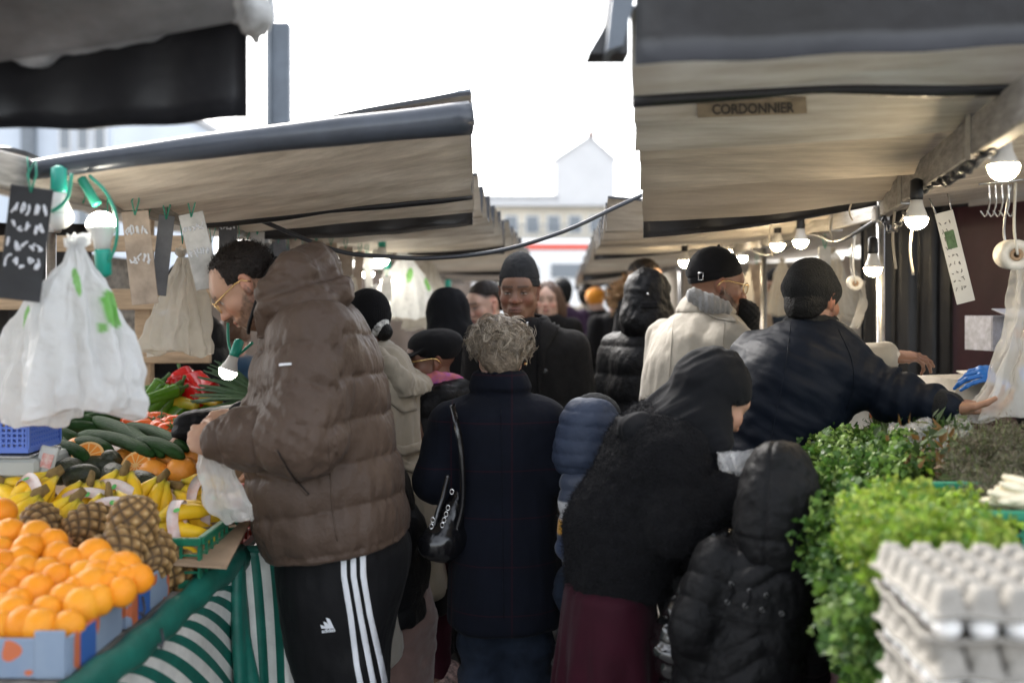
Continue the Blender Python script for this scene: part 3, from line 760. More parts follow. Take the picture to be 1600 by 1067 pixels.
# header beams and poles of the stalls
def beam(label, a, b, w, h, group):
    r = thing('header_beam', label, 'beam', tuple((np.array(a)+b)/2), group)
    MB().bar(a, b, w, h, bev=.004).build('plank', M_WOOD, r)
    k = MB()
    n = max(2, int(np.linalg.norm(np.array(b)-a)/.9))
    for i in range(n):
        p = np.array(a)+(np.array(b)-a)*(i+.5)/n; k.box(p, (w+.012, .03, h+.012))
    k.build('bracket', M_METAL, r); return r
HB = 'header beams of the stalls'
beam('grey plank header over the nearest left stall, with price plates hanging from it', (lx(.6),.6,LZ-.04), (lx(3.55),3.55,LZ-.04), .035, .082, HB)
beam('left header beam beyond the brown puffer hood, hung with tags and bags', (lx(3.58),3.58,LZ-.035), (lx(7.2),7.2,LZ-.04), .035, .075, HB)
beam('farthest left header beam at the end of the lane', (lx(7.25),7.25,LZ-.04), (lx(13),13,LZ-.06), .035, .075, HB)
beam('sloping grey header beam over the nearest right stall with lit bulbs', (rx(.9),.9,RZ+.01), (1.445,3.97,RZ-.015), .04, .095, HB)
beam('right header beam beyond the steel pole', (1.45,4.03,RZ-.03), (1.46,7.4,RZ-.035), .04, .075, HB)
beam('farthest right header beam behind the docker cap', (1.46,7.45,RZ-.04), (1.6,13,RZ-.05), .04, .075, HB)
def pole(label, x, y, z1, r=.0175, group='steel poles of the stalls'):
    t = thing('stall_pole', label, 'pole', (x, y, 0), group)
    MB().tube([(x, y, .0), (x, y, z1*.5), (x, y, z1)], r, 14).build('tube', M_METAL, t, True)
    MB().box((x, y, .012), (.10, .10, .024)).build('foot_plate', M_METAL, t)
    MB().box((x, y, z1-.05), (.055, .055, .06), bev=.006).build('clamp', M_METAL, t)
pole('shiny steel pole in front of the maroon drape', 1.44, 4.0, 1.93, .0165)
pole('steel pole between the bulbs behind the docker cap', 1.45, 5.9, 1.93)
pole('steel pole far down the right row', 1.48, 9.0, 1.9)
pole('steel pole behind the leeks on the left stall', lx(4.3)+.02, 4.32, 1.86, .02)
pole('left steel pole beyond the hanging bags', lx(6.9)+.08, 6.9, 1.86)
pole('left back pole behind the big white bag', -1.62, 3.6, 1.86)
pole('back pole in front of the maroon drape', 2.25, 5.2, 1.93, .017)
# drooping cable across the lane
P = spline([at(330,322,3.6), at(400,342,3.75), at(520,390,3.85), at(600,401,3.9), at(680,403,3.95), at(780,392,4.0), at(880,362,4.05), at(960,325,4.1), at(1008,303,4.15)], 8)
tag(MB().tube(P, .0085, 10).build('hanging_cable', M_CABLE, None, True), 'dark cable sagging across the lane between the awnings', 'cable')
# ---------- helpers for clothing ----------
from mathutils.bvhtree import BVHTree
def rows(d, rr, dd=0):
    """silhouette rows (py, left, right, depth radius[, depth shift]) at distance d"""
    return [(pyz(r[0], d), pxw((r[1]+r[2])/2, d), d+dd+(r[4] if len(r) > 4 else 0), (r[2]-r[1])/2/FPX*d, r[3]) for r in rr]
def bvh_of(*obs):
    V = []; Fs = []
    for o in obs:
        n = len(V); V += [tuple(v.co) for v in o.data.vertices]; Fs += [tuple(n+i for i in p.vertices) for p in o.data.polygons]
    return BVHTree.FromPolygons(V, Fs)
CAMP = Vector((0, 0, CAMH))
def hit(bv, px, py, eps=.003, src=None):
    s_ = CAMP if src is None else Vector(src)
    d = (Vector(at(px, py, 1.0))-CAMP).normalized()
    h = bv.ray_cast(s_, d, 50)
    if h[0] is None: return None
    return h[0]+h[1]*eps*(1 if h[1].dot(d) < 0 else -1)
def patch(name, bv, outline, m, parent, eps=.006, step=3.0, th=.004, rnd=None, cut=None):
    """a piece of cloth or a mark lying on a surface: outline in photo pixels where it is seen, resampled and laid on the surface"""
    P = np.array(outline, float); lo, hi = P.min(0), P.max(0)
    nx, ny = max(2, int((hi[0]-lo[0])/step)+1), max(2, int((hi[1]-lo[1])/step)+1)
    xs = np.linspace(lo[0], hi[0], nx+1); ys = np.linspace(lo[1], hi[1], ny+1)
    def inside(x, y):
        c = False; j = len(P)-1
        for i in range(len(P)):
            if (P[i][1] > y) != (P[j][1] > y) and x < (P[j][0]-P[i][0])*(y-P[i][1])/(P[j][1]-P[i][1])+P[i][0]: c = not c
            j = i
        return c
    def snap(x, y):
        best = None
        for i in range(len(P)):
            a, b = P[i], P[(i+1) % len(P)]; ab = b-a; t = np.clip(((x-a[0])*ab[0]+(y-a[1])*ab[1])/max(ab @ ab, 1e-9), 0, 1); q = a+t*ab
            dd = (q[0]-x)**2+(q[1]-y)**2
            if best is None or dd < best[0]: best = (dd, q)
        return best[1]
    cells = [(i, j) for i in range(nx) for j in range(ny) if inside((xs[i]+xs[i+1])/2, (ys[j]+ys[j+1])/2)]
    ids = {}; V = []; W_ = []
    for (i, j) in cells:
        for q in ((i, j), (i+1, j), (i+1, j+1), (i, j+1)):
            if q not in ids:
                x, y = xs[q[0]], ys[q[1]]
                edge = any(((q[0]+a, q[1]+b) not in CS) for a in (-1, 0) for b in (-1, 0)) if (CS := set(cells)) and False else None
                ids[q] = None
    CS = set(cells)
    for q in list(ids):
        x, y = xs[q[0]], ys[q[1]]
        if not all(((q[0]+a, q[1]+b) in CS) for a in (-1, 0) for b in (-1, 0)): x, y = snap(x, y)
        h = hit(bv, x, y, eps)
        ids[q] = None if h is None else len(V)
        if h is not None: V.append(h)
    Fs = [[ids[q] for q in ((i, j), (i, j+1), (i+1, j+1), (i+1, j))] for (i, j) in cells]
    Fs = [f for f in Fs if None not in f]
    if not Fs: return None
    o = mesh_np(name, np.array(V), Fs, m, parent, True)
    if th:
        sm = o.modifiers.new('thick', 'SOLIDIFY'); sm.thickness = th; sm.offset = -1
    return o
def seam(name, bv, pts, r, m, parent, eps=.001, n=6):
    P = spline([(*p, 0) for p in pts], 6); Q = [hit(bv, p[0], p[1], eps) for p in P]; Q = [q for q in Q if q is not None]
    return MB().tube(np.array(Q), r, n).build(name, m, parent, True)
def textlay(body, size, px, py, bv, m, parent, name='lettering', rot=0, sx=1.0, eps=.0025, bold=.0):
    t = bpy.data.curves.new('t', 'FONT'); t.body = body; t.size = size; t.align_x = 'CENTER'; t.align_y = 'CENTER'; t.offset = bold; t.resolution_u = 3
    o = bpy.data.objects.new('t', t); COL.objects.link(o); dg = bpy.context.evaluated_depsgraph_get()
    me = bpy.data.meshes.new_from_object(o.evaluated_get(dg)); bpy.data.objects.remove(o)
    V = []
    for v in me.vertices:
        x, y = v.co.x*sx, v.co.y; x, y = x*math.cos(rot)-y*math.sin(rot), x*math.sin(rot)+y*math.cos(rot)
        h = hit(bv, px+x, py-y, eps); V.append(h if h is not None else Vector(at(px+x, py-y, 3)))
    return mesh_np(name, np.array(V), [list(p.vertices) for p in me.polygons], m, parent, False)
def A(*t): return [at(*p) for p in t]
def cloth(name, color, rough=.85, sheen=.25, fine=500, amp=.18, nz=(9, .18), b=.25, **k):
    dark = max(color) < .06
    return mat(name, color, rough, spec=.15 if dark else .3, sheen=sheen*(.15 if dark else 1), noise_=nz, bump=[('noise', fine, amp), ('noise', 22, b)], **k)
def glasses(root, hd, s, m, lens_r=(.024,.019), full=True, rr=.0016):
    """thin metal spectacles sitting on the nose and ears"""
    mb = MB()
    for sg in (-1, 1):
        c = V3(sg*.032, .101, .0)*s
        mb.tube([fpt(hd, c+V3(lens_r[0]*math.cos(a), -abs(math.cos(a))*.004*(1 if math.cos(a)*sg > 0 else 0), lens_r[1]*math.sin(a))) for a in np.linspace(0, 2*PI, 28, endpoint=False)], rr, 6, closed=True)
        mb.tube([fpt(hd, V3(*p)*s) for p in ((sg*.056,.100,.006),(sg*.072,.09,.008),(sg*.081,.05,.010),(sg*.083,.01,.012),(sg*.083,-.01,.008),(sg*.083,-.028,-.012))], rr*1.25, 6)
    mb.tube([fpt(hd, V3(*p)*s) for p in ((-.009,.102,.004),(0,.106,.008),(.009,.102,.004))], rr, 6)
    o = mb.build('glasses', m, root, True)
    ln = MB()
    for sg in (-1, 1):
        V = [fpt(hd, V3(sg*.032, .101, .0)*s)]+[fpt(hd, V3(sg*.032, .101, 0)*s+V3(lens_r[0]*math.cos(a), 0, lens_r[1]*math.sin(a))) for a in np.linspace(0, 2*PI, 24, endpoint=False)]
        ln.add(V, [[0, 1+i, 1+(i+1) % 24] for i in range(24)])
    ln.build('lens', M_LENS, o, True)
    return o
M_LENS = mat('spectacle_lens', (1, 1, 1), .03, trans=1.0, alpha=.35)
M_GOLD = mat('gold_wire', (.75,.52,.22), .25, metal=1.0)
M_CHROME = mat('polished_metal', (.8,.8,.8), .15, metal=1.0)
M_HAIRBLK = mat('black_hair', (.005,.0045,.004), .6, spec=.2, noise_=(60, .4), bump=[('noise', 160, .6)])
M_HAIRDK = mat('dark_brown_hair', (.012,.008,.006), .55, spec=.25, noise_=(60, .4), bump=[('noise', 160, .6)])
M_BLKSHOE = mat('black_leather', (.012,.011,.011), .35, bump=[('noise', 60, .15)])
def shoe(root, p, fw, m=None, s=1.0):
    p = np.asarray(p, float); fr = frame(V3(p[0], p[1], 0), unit(V3(fw[0], fw[1], 0)))
    F = Field(fpt(fr, (0,.06,.05))-.26, fpt(fr, (0,.06,.05))+.26, .009)
    F.cap((0,-.05,.055), (0,.16,.042), .05*s, .042*s, 0, fr=fr); F.cap((0,-.04,.06), (0,-.03,.12), .05, .048, .03, fr=fr)
    F.clip(lambda x, y, z: .004-z)
    return garment('shoe', F, m or M_BLKSHOE, root)
def pants(root, hips, kn, an, m, r=(.10,.072,.055), h=.011, seat=.12, name='trousers', wave=.004, seed=0, rows_=None):
    pts = np.array(list(hips)+list(kn)+list(an)); F = Field(pts.min(0)-.22, pts.max(0)+.2, h)
    c = (np.asarray(hips[0])+hips[1])/2
    F.cap(np.asarray(hips[0])+V3(0,0,.05), np.asarray(hips[1])+V3(0,0,.05), seat, seat, 0)
    for a, b, c_ in zip(hips, kn, an): F.chain([a, b, c_], r, .05)
    lo = min(p[2] for p in an); F.clip(lambda x, y, z: lo-.02-z)
    return garment(name, F, m, root, lambda P, N: wave*1.6*fnoise(P, (7,7,14), seed)+wave*fnoise(P, (20,20,30), seed+4))

# ================= man in the brown puffer jacket =================
M_BROWN = mat('brown_puffer_nylon', (.070,.046,.033), .55, spec=.25, sheen=.03, noise_=(5, .12), bump=[('noise', 34, .45), ('noise', 110, .18)])
M_TRACK = cloth('black_track_fabric', (.0075,.0075,.0085), .6, .1, 300, .08, b=.3)
M_WSTRIPE = mat('white_stripe', (.72,.74,.78), .6)
D1 = 3.0
p1 = thing('person', 'man in a brown puffer jacket and striped black track pants looking down at the fruit', 'person', (at(530, 475, D1)[0], D1, 0))
hd1 = frame(at(384, 446, 2.98), (-.735,-.06,-.66))
sh, el, wr = A((488,524,2.80), (474,684,2.69), (350,688,2.74))
sh2, el2, wr2 = A((478,524,3.18), (455,690,3.2), (378,655,2.93))
hl = (frame(wr, (-1,.10,.06), (-.05,-1,.25)), (1.15,1.2,1.25,1.3), .9, -1, 1.0, .03, .55)
hr = (frame(wr2, (-.95,-.25,-.02), (.05,-.7,.75)), (.9,.95,1.0,1.1), .8, 1, .98, .03, .55)
make_body(p1, hd1, 1.0, (.40,.235,.155), neck=at(452,540,3.0), torso=A((475,560,3.0), (510,700,3.0), (530,840,3.0)),
          arms=[[sh,el,wr],[sh2,el2,wr2]], legs=[A((535,850,2.9),(548,1060,2.88))+[V3(-.46,2.88,.08)], A((520,850,3.1),(510,1060,3.12))+[V3(-.56,3.1,.08)]],
          hands=[hl, hr], hopt=dict(beard=.85, lid=.15, nose=1.05, bcol=(.02,.014,.011)))
# hair: short, receding
F = Field(hd1[1]-.16, hd1[1]+.16, .0035)
F.ell((0,-.0165,.0365), (.0795,.0985,.0885), 0, fr=hd1)
F.clip(lambda x, y, z: -(z-.014-np.minimum(0, (y+.005))*.75-np.maximum(0, y-.03)*1.3), hd1)
F.ell((.0,.078,.062), (.030,.05,.045), .02, op='s', fr=hd1)
F.ell((.052,.07,.055), (.022,.042,.05), .02, op='s', fr=hd1); F.ell((-.052,.07,.055), (.022,.042,.05), .02, op='s', fr=hd1)
P, Q = F.mesh(1); N = normals(P, Q); P = P+N*(.0018*fnoise(P, (110,110,110), 4))[:, None]
h_ = mesh_np('hair', P, Q, M_HAIRDK, p1, True)
fuzz('loose_hair', P, N-hd1[0][:, 1]*.9, M_HAIRDK, h_, 5200, .009, .0006, 3, .35, .3)
glasses(p1, hd1, 1.0, M_GOLD)
# jacket
F = Field(V3(-1.1,2.45,.70), V3(-.2,3.42,1.85), .0065)
F.loft(rows(D1, [(462,440,530,.10),(490,425,556,.185),(520,413,578,.225),(560,405,595,.245),(600,398,604,.25),(650,390,612,.25),(700,386,621,.25),(750,388,629,.255),(800,396,636,.26),(840,408,640,.255),(868,420,636,.235)]), 0, n=2.3)
F.ecap(sh, el, (.118,.105), (.108,.10), (1,0,0), .05); F.ecap(el, wr+V3(-.01,0,0), (.105,.10), (.062,.062), (0,0,1), .035)
F.ecap(sh2, el2, (.115,.105), (.108,.10), (1,0,0), .05); F.ecap(el2, wr2+V3(.03,0,0), (.105,.10), (.058,.058), (0,0,1), .035)
zh = lambda X: pyz(862, D1)+(X-pxw(440, D1))*.16
F.clip(lambda x, y, z: zh(x)-z)
armL, armR = [sh, el, wr], [sh2, el2, wr2]
def disp(P, N):
    dl, al = chaindist(P, armL); dr, ar = chaindist(P, armR)
    onarm = np.minimum(dl, dr) < .128; onarm &= ~((P[:, 0] > pxw(560, D1)))
    # torso rows rise to the back; the arm has its own
    tt = P[:, 2]-.17*P[:, 0]-.06*np.abs(P[:, 1]-D1)
    ta = np.where(dl < dr, al, ar)
    q = np.where(onarm, quilt(ta+.055, .112, .0125, .45), quilt(tt+.022, .118, .0145, .45))
    s_seam = np.where(onarm, np.abs(np.sin(PI*(ta+.055)/.112)), np.abs(np.sin(PI*(tt+.022)/.118)))
    wr_ = fnoise(P, (11,11,6), 3)*.010+.006*fnoise(P, (34,34,16), 8)*(1.35-s_seam)+.0007*fnoise(P, (70,70,9), 15)*(1-s_seam)
    # creases in the bend of the elbow
    de = np.linalg.norm(P-(np.array(el)+V3(-.03,0,.05)), axis=1)
    cr = -.012*np.exp(-(de/.09)**2)*np.abs(np.sin((P[:, 0]*.6+P[:, 2])*75))
    edge = sstep(.0, .02, P[:, 2]-zh(P[:, 0]))
    return (q+wr_+cr)*(.3+.7*edge)
jk = garment('jacket', F, M_BROWN, p1, disp, 1)
# hood bunched up behind the head
F = Field(at(360,540,2.6)*V3(1,0,1)+V3(0,2.65,0), at(560,350,3.0)*V3(1,0,1)+V3(0,3.35,0), .0065)
F.chain(A((404,508,2.87),(428,468,2.83),(462,428,2.86),(492,414,2.95),(498,412,3.05),(470,425,3.15),(432,466,3.16),(406,508,3.12)), [.046,.055,.060,.055,.055,.060,.058,.05], .04)
F.chain(A((405,512,2.90),(396,520,3.0),(405,512,3.1)), [.045,.04,.045], .03)
F.chain(A((425,520,2.86),(480,478,2.83),(520,452,2.92),(520,452,3.08),(480,478,3.16)), [.055,.065,.055,.055,.065], .05)
F.ell(at(478,438,3.0), (.075,.14,.075), .05)
def disp(P, N):
    L = P[:, 0]*.75+P[:, 2]*.65
    d = np.abs((P[:, 2]-pyz(470, 2.9))-(P[:, 0]-pxw(420, 2.9))*.42)
    return .010*fnoise(P, (9,9,13), 6)-.013*np.exp(-(d/.012)**2)+.006*fnoise(P, (24,24,40), 2)
hood = garment('hood', F, M_BROWN, p1, disp, 2)
# dark lining at the collar edge
MB().tube(spline(A((432,402,2.925),(410,440,2.875),(398,480,2.852),(390,505,2.862),(388,520,2.90)), 6), .0055, 8).build('collar_lining', M_TRACK, p1, True)
# cuffs
for w_, e_, r_ in ((wr, el, .060), (wr2, el2, .056)):
    a = w_+unit(w_-e_)*.004; MB().tube([a-unit(w_-e_)*.008, a, a+unit(w_-e_)*.014], [r_*.98, r_, r_*.8], 20).build('cuff', M_TRACK, p1, True)
# track pants
F = Field(V3(-.9,2.6,.0), V3(-.15,3.4,.95), .008)
F.loft(rows(D1, [(800,436,622,.19),(850,434,640,.20),(900,437,636,.20),(960,444,622,.19),(1010,452,612,.17),(1067,466,606,.15),(1100,472,604,.13),(1290,500,600,.09)]), 0, n=2.4)
F.cap(V3(-.45,2.9,.5), V3(-.45,2.88,.05), .085, .065, .04); F.cap(V3(-.56,3.1,.5), V3(-.57,3.1,.05), .085, .065, .04)
tr = garment('trousers', F, M_TRACK, p1, lambda P, N: .005*fnoise(P, (7,7,5), 5)+.004*fnoise(P, (22,22,7), 7))
shoe(p1, (-.46,2.9), (-1,0)); shoe(p1, (-.57,3.1), (-1,0))
bvt = bvh_of(tr); bvj = bvh_of(jk)
for k, (xa, xm, xb) in enumerate(((532,541,558),(547,556,578),(562,571,596))):
    patch('stripe', bvt, [(xa,842),(xa+8.5,841),(xa+10,900),(xm+11,960),(xb+4,1040),(xb+14,1090),(xb+5,1090),(xb-5,1040),(xm+2,960),(xa+1,900)], M_WSTRIPE, tr, .0025, 3.2, .002)
for (x0, h_) in ((503.5, 7), (510, 12), (516.5, 18)):
    patch('emblem', bvt, [(x0-1.5,981),(x0+6.0,981),(x0+6.2-h_*.42,981-h_+2.8),(x0+.4-h_*.42,981-h_+1.0)], M_WSTRIPE, tr, .002, 2, 0)
textlay('adidas', 8.5, 513.5, 984.0, bvt, M_WSTRIPE, tr, 'emblem_lettering', .12, 1.0, bold=.25)
patch('sleeve_tab', bvj, [(437,568.5),(456,567.5),(456,571),(437,572.5)], M_WSTRIPE, jk, .004, 2.5, .002)
seam('side_seam', bvj, [(514,690),(516,740),(520,800),(527,845)], .0022, M_BROWN, jk)
seam('pocket', bvj, [(431,702),(442,722),(456,744),(470,761),(481,773)], .004, M_BROWN, jk, .001); seam('pocket_zip', bvj, [(434,703),(445,723),(458,743),(472,760),(483,772)], .0018, M_TRACK, jk, .002)
# watch on the far wrist
a = np.array(wr2); b = unit(wr2-el2)
MB().tube([a+b*.004, a+b*.012, a+b*.02], [.033,.034,.033], 18).build('wristwatch', M_CHROME, p1, True)

# ================= woman in the navy coat, seen from behind =================
def check_mat(name, base, line, px_, pz_):
    m = cloth(name, base, .9, .10, 420, .25, b=.2); nt = m.node_tree; N = nt.nodes; L = nt.links; b = N['Principled BSDF']
    old = b.inputs['Base Color'].links[0].from_socket; tc = N.new('ShaderNodeTexCoord'); sp = N.new('ShaderNodeSeparateXYZ'); L.new(tc.outputs['Object'], sp.inputs[0])
    outs = []
    for ax, pitch in (('X', px_), ('Z', pz_)):
        mo = N.new('ShaderNodeMath'); mo.operation = 'PINGPONG'; mo.inputs[1].default_value = pitch/2; L.new(sp.outputs[ax], mo.inputs[0])
        lt = N.new('ShaderNodeMath'); lt.operation = 'LESS_THAN'; lt.inputs[1].default_value = .0016; L.new(mo.outputs[0], lt.inputs[0]); outs.append(lt)
    mx = N.new('ShaderNodeMath'); mx.operation = 'MAXIMUM'; L.new(outs[0].outputs[0], mx.inputs[0]); L.new(outs[1].outputs[0], mx.inputs[1])
    sc = N.new('ShaderNodeMath'); sc.operation = 'MULTIPLY'; sc.inputs[1].default_value = .55; L.new(mx.outputs[0], sc.inputs[0])
    mi = N.new('ShaderNodeMix'); mi.data_type = 'RGBA'; L.new(sc.outputs[0], mi.inputs['Factor']); L.new(old, mi.inputs['A']); mi.inputs['B'].default_value = (*line, 1); L.new(mi.outputs['Result'], b.inputs['Base Color'])
    return m
M_NAVY = check_mat('navy_check_wool', (.0035,.0048,.0095), (.03,.005,.009), .19, .145)
M_JEANS = cloth('dark_denim', (.013,.019,.032), .85, .1, 600, .3, nz=(14, .4))
D4 = 3.3
p4 = thing('person', 'woman with short curly blonde hair in a knee length navy coat, back to the camera', 'person', (at(783, 475, D4)[0], D4, 0))
hd4 = frame(at(781, 549, 3.34), (-.10,.90,-.42))
shL, elL, wrL = A((705,664,3.30), (680,752,3.26), (735,735,3.52)); shR, elR, wrR = A((852,662,3.30), (874,734,3.27), (830,720,3.55))
make_body(p4, hd4, .90, (.55,.36,.27), neck=at(781,615,3.30), torso=A((781,660,3.3), (783,780,3.3), (785,900,3.3)), arms=[[shL,elL,wrL],[shR,elR,wrR]],
          legs=[A((750,900,3.3),(752,1060,3.3))+[V3(-.09,3.3,.08)], A((820,900,3.3),(820,1060,3.3))+[V3(.04,3.3,.08)]],
          hands=[(frame(wrL, (.5,.8,.1), (0,-.1,1)),), (frame(wrR, (-.5,.8,.1), (0,-.1,1)), (.4,.45,.5,.55), .4, -1)], h=.02)
F = Field(V3(-.36,2.95,.44), V3(.26,3.72,1.40), .007)
F.loft(rows(D4, [(596,746,816,.05),(612,736,824,.065),(624,722,842,.095),(640,702,862,.125),(665,694,870,.145),(700,695,868,.155),(760,702,866,.155),(830,703,869,.165),(900,701,875,.18),(972,697,881,.19)]), 0, n=2.3)
F.ecap(shL, elL, (.078,.075), (.068,.066), (0,1,0), .05); F.ecap(elL, wrL, (.068,.066), (.05,.05), (0,0,1), .03)
F.ecap(shR, elR, (.078,.075), (.068,.066), (0,1,0), .05); F.ecap(elR, wrR, (.068,.066), (.05,.05), (0,0,1), .03)
F.loft(rows(D4, [(576,739,822,.082),(590,737,826,.085),(616,731,834,.088)]), .012, n=2.1)
F.loft(rows(D4, [(570,748,813,.064),(585,747,815,.066),(600,745,820,.066)]), .004, op='s', n=2.1)
jk = garment('coat', F, M_NAVY, p4, lambda P, N: .006*fnoise(P, (7,7,3), 11)+.0035*fnoise(P, (20,20,6), 12)-.006*np.exp(-((P[:, 2]-pyz(612, D4))/.008)**2)*(np.abs(P[:, 0]-pxw(782, D4)) < .12), 2)
bv4 = bvh_of(jk); seam('centre_seam', bv4, [(783,640),(784,720),(785,820),(787,965)], .0018, M_NAVY, jk)
pants(p4, [at(757,890,3.3), at(818,890,3.3)], A((752,1060,3.31),(828,1060,3.31)), [V3(-.10,3.3,.06), V3(.055,3.3,.06)], M_JEANS, (.092,.072,.066), seat=.11, wave=.006)
shoe(p4, (-.09,3.3), (0,1)); shoe(p4, (.045,3.3), (0,1))
# curly hair
M_BLONDE = mat('ash_blonde_hair', (.30,.235,.165), .45, spec=.4, vcol=True)
def curls(name, fr, parent, m, n, shell, seed, r=.0011, L=(.05,.09), cols=((.27,.215,.155),(.11,.085,.06),(.52,.45,.36)), turn=1.6, rad=.011, segs=9, wisp=0.12, nw=(0,1)):
    """a head of loose curls, every lock a few twisted strands"""
    rg = np.random.default_rng(seed); V = []; Fq = []; C = []; cnt = 0
    for i in range(n):
        p, d, up = shell(rg); l = rg.uniform(*L); ph = rg.uniform(0, 2*PI); tn = turn*rg.uniform(.5, 1.4); rd = rad*rg.uniform(.4, 1.3)
        c0 = np.array(cols[0]); c = c0*(1-.0)+0; u = rg.random()
        c = np.array(cols[1])*(1-u)+np.array(cols[2])*u if rg.random() < .7 else c0
        side = unit(np.cross(d, up)); wv = wisp if rg.random() < .15 else 0
        for s_ in range(4):
            off = rg.normal(0, .0022, 3); pts = []
            for j in range(segs):
                t = j/(segs-1); a = ph+tn*2*PI*t*.6
                q = p+off*(1+t)+d*l*t*.85+up*(rd*.45*math.cos(a)+wv*.1*t-.42*l*t*t)+side*rd*math.sin(a)
                pts.append(q)
            pts = np.array(pts); T = np.gradient(pts, axis=0); T /= np.linalg.norm(T, axis=1)[:, None]
            U = np.cross(T, up+.01); U /= np.maximum(np.linalg.norm(U, axis=1), 1e-6)[:, None]; W2 = np.cross(T, U)
            rr = r*np.linspace(1.2, .5, segs)[:, None]
            ring = np.stack([pts+U*rr, pts-U*rr*.5+W2*rr*.87, pts-U*rr*.5-W2*rr*.87], 1)
            V.append(ring.reshape(-1, 3)); C.append(np.tile(c*rg.uniform(.8, 1.2), (segs*3, 1)))
            for j in range(segs-1):
                for k in range(3): Fq.append([cnt+j*3+k, cnt+j*3+(k+1) % 3, cnt+(j+1)*3+(k+1) % 3, cnt+(j+1)*3+k])
            cnt += segs*3
    return mesh_np(name, np.concatenate([v @ fr[0].T+fr[1] for v in V]), np.array(Fq), m, parent, True, np.concatenate(C))
F = Field(hd4[1]-.18, hd4[1]+.18, .006)
F.ell((0,-.02,.022), (.084,.096,.086), 0, fr=hd4); F.ell((0,-.05,-.045), (.068,.055,.06), .03, fr=hd4)
F.ell((0,.12,-.05), (.09,.07,.10), .02, op='s', fr=hd4)
P, Q = F.mesh(1); N = normals(P, Q); P = P+N*(.007*fnoise(P, (35,35,35), 4))[:, None]
hcap = mesh_np('hair', P, Q, mat('hair_underlayer', (.15,.115,.08), .6, noise_=(70, .5), bump=[('noise', 120, .8)]), p4, True)
def shell4(rg):
    while True:
        v = rg.normal(0, 1, 3); v /= np.linalg.norm(v)
        if v[1] > .75 or v[2] < -.72 or (v[2] < -.25 and v[1] > .25): continue
        p = V3(0,-.02,.016)+v*V3(.084,.093,.082)*rg.uniform(.95, 1.05)
        if v[2] < -.2: p[1] -= .005; p[0] *= .86
        whorl = unit(V3(.15,-.5,.85)); t = v-whorl*np.dot(v, whorl); t = unit(t+rg.normal(0, .35, 3))
        t = unit(t-v*np.dot(t, v)*.8+v*.12); return p, t, v
curls('curls', hd4, hcap, M_BLONDE, 680, shell4, 5, .0013, (.055,.09), turn=1.5, rad=.0105, segs=12, wisp=.02)
MB().ball(fpt(hd4, (.083,-.002,-.045)), .006).build('earring', M_GOLD, p4, True)
# black handbag on her shoulder
M_PATENT = mat('black_patent_leather', (.006,.006,.007), .22, spec=.6, bump=[('noise', 30, .15)])
hb = thing('handbag', 'glossy black leather handbag hanging from the navy coat woman\'s shoulder', 'handbag', at(700, 830, 3.16))
F = Field(at(640,900,3.16)*V3(1,0,1)+V3(0,2.95,0), at(770,690,3.16)*V3(1,0,1)+V3(0,3.38,0), .005)
F.chain(A((676,850,3.13),(692,848,3.15),(714,838,3.19)), [.048,.056,.044], .02); F.chain(A((690,845,3.15),(708,800,3.19),(719,758,3.22)), [.045,.034,.012], .03)
garment('body', F, M_PATENT, hb, lambda P, N: .003*fnoise(P, (18,18,18), 3), 1)
sp = spline(A((706,632,3.19),(713,660,3.13),(720,700,3.12),(723,745,3.12),(722,790,3.13),(712,830,3.13)), 8)
def strap(name, P, w, th, m, parent, side=(0,1,0)):
    mb = MB(); P = np.asarray(P); T = np.gradient(P, axis=0); G = []
    for p, t in zip(P, T):
        s_ = unit(np.cross(unit(t), side)); G.append([p-s_*w/2, p, p+s_*w/2])
    return mb.slab(np.array(G), th).build(name, m, parent, True)
strap('strap', sp, .018, .005, M_PATENT, hb); strap('handle', spline(A((700,742,3.14),(692,775,3.10),(684,800,3.08),(678,822,3.07)), 8), .016, .005, M_PATENT, hb)
ck = MB()
for (x, y) in ((700,793),(697,803),(694,812),(691,820),(676,812),(674,822),(706,768)): ck.tube([at(x+3*math.cos(a), y+4*math.sin(a), 3.06) for a in np.linspace(0, 2*PI, 10, endpoint=False)], .0016, 6, closed=True)
ck.build('buckle_ring', M_CHROME, hb, True)['kind'] = 'stuff'

# ================= tall man in the beanie =================
M_COATBLK = cloth('charcoal_wool', (.010,.0095,.0095), .92, .15, 420, .35, nz=(30, .3))
M_KNITBLK = cloth('black_knit', (.011,.0115,.012), .9, .25, 260, .5, nz=(40, .25))
M_KNITGRY = cloth('dark_grey_jersey', (.022,.023,.025), .85, .2, 400, .2, nz=(40, .2))
D5 = 4.3
p5 = thing('person', 'tall man in a dark grey beanie and charcoal wool coat walking towards the camera', 'person', (at(825, 475, D5)[0], D5, 0))
hd5 = frame(at(811, 455, D5), (-.17,-1,-.10))
shL, elL = A((752,545,4.3),(742,660,4.28)); shR, elR = A((893,545,4.3),(912,660,4.3)); wL, wR = A((760,740,4.1),(905,760,4.15))
make_body(p5, hd5, 1.04, (.185,.095,.060), neck=at(812,515,4.3), torso=A((815,550,4.3),(820,660,4.3),(822,800,4.3)), arms=[[shL,elL,wL],[shR,elR,wR]],
          legs=[[at(790,820,4.3), V3(-.03,4.25,.5), V3(-.03,4.3,.08)], [at(855,820,4.3), V3(.16,4.3,.5), V3(.16,4.35,.08)]], hands=[(frame(wL,(0,-.2,-1),(-1,0,0)),), (frame(wR,(0,-.2,-1),(1,0,0)),(.4,.45,.5,.55),.4,-1)],
          hopt=dict(nose=1.3, lips=1.35, lid=.60, lip=(.22,.105,.085), brow=.8, jaw=.98), hf=.0026, h=.02)
F = Field(hd5[1]-.2, hd5[1]+.22, .004)
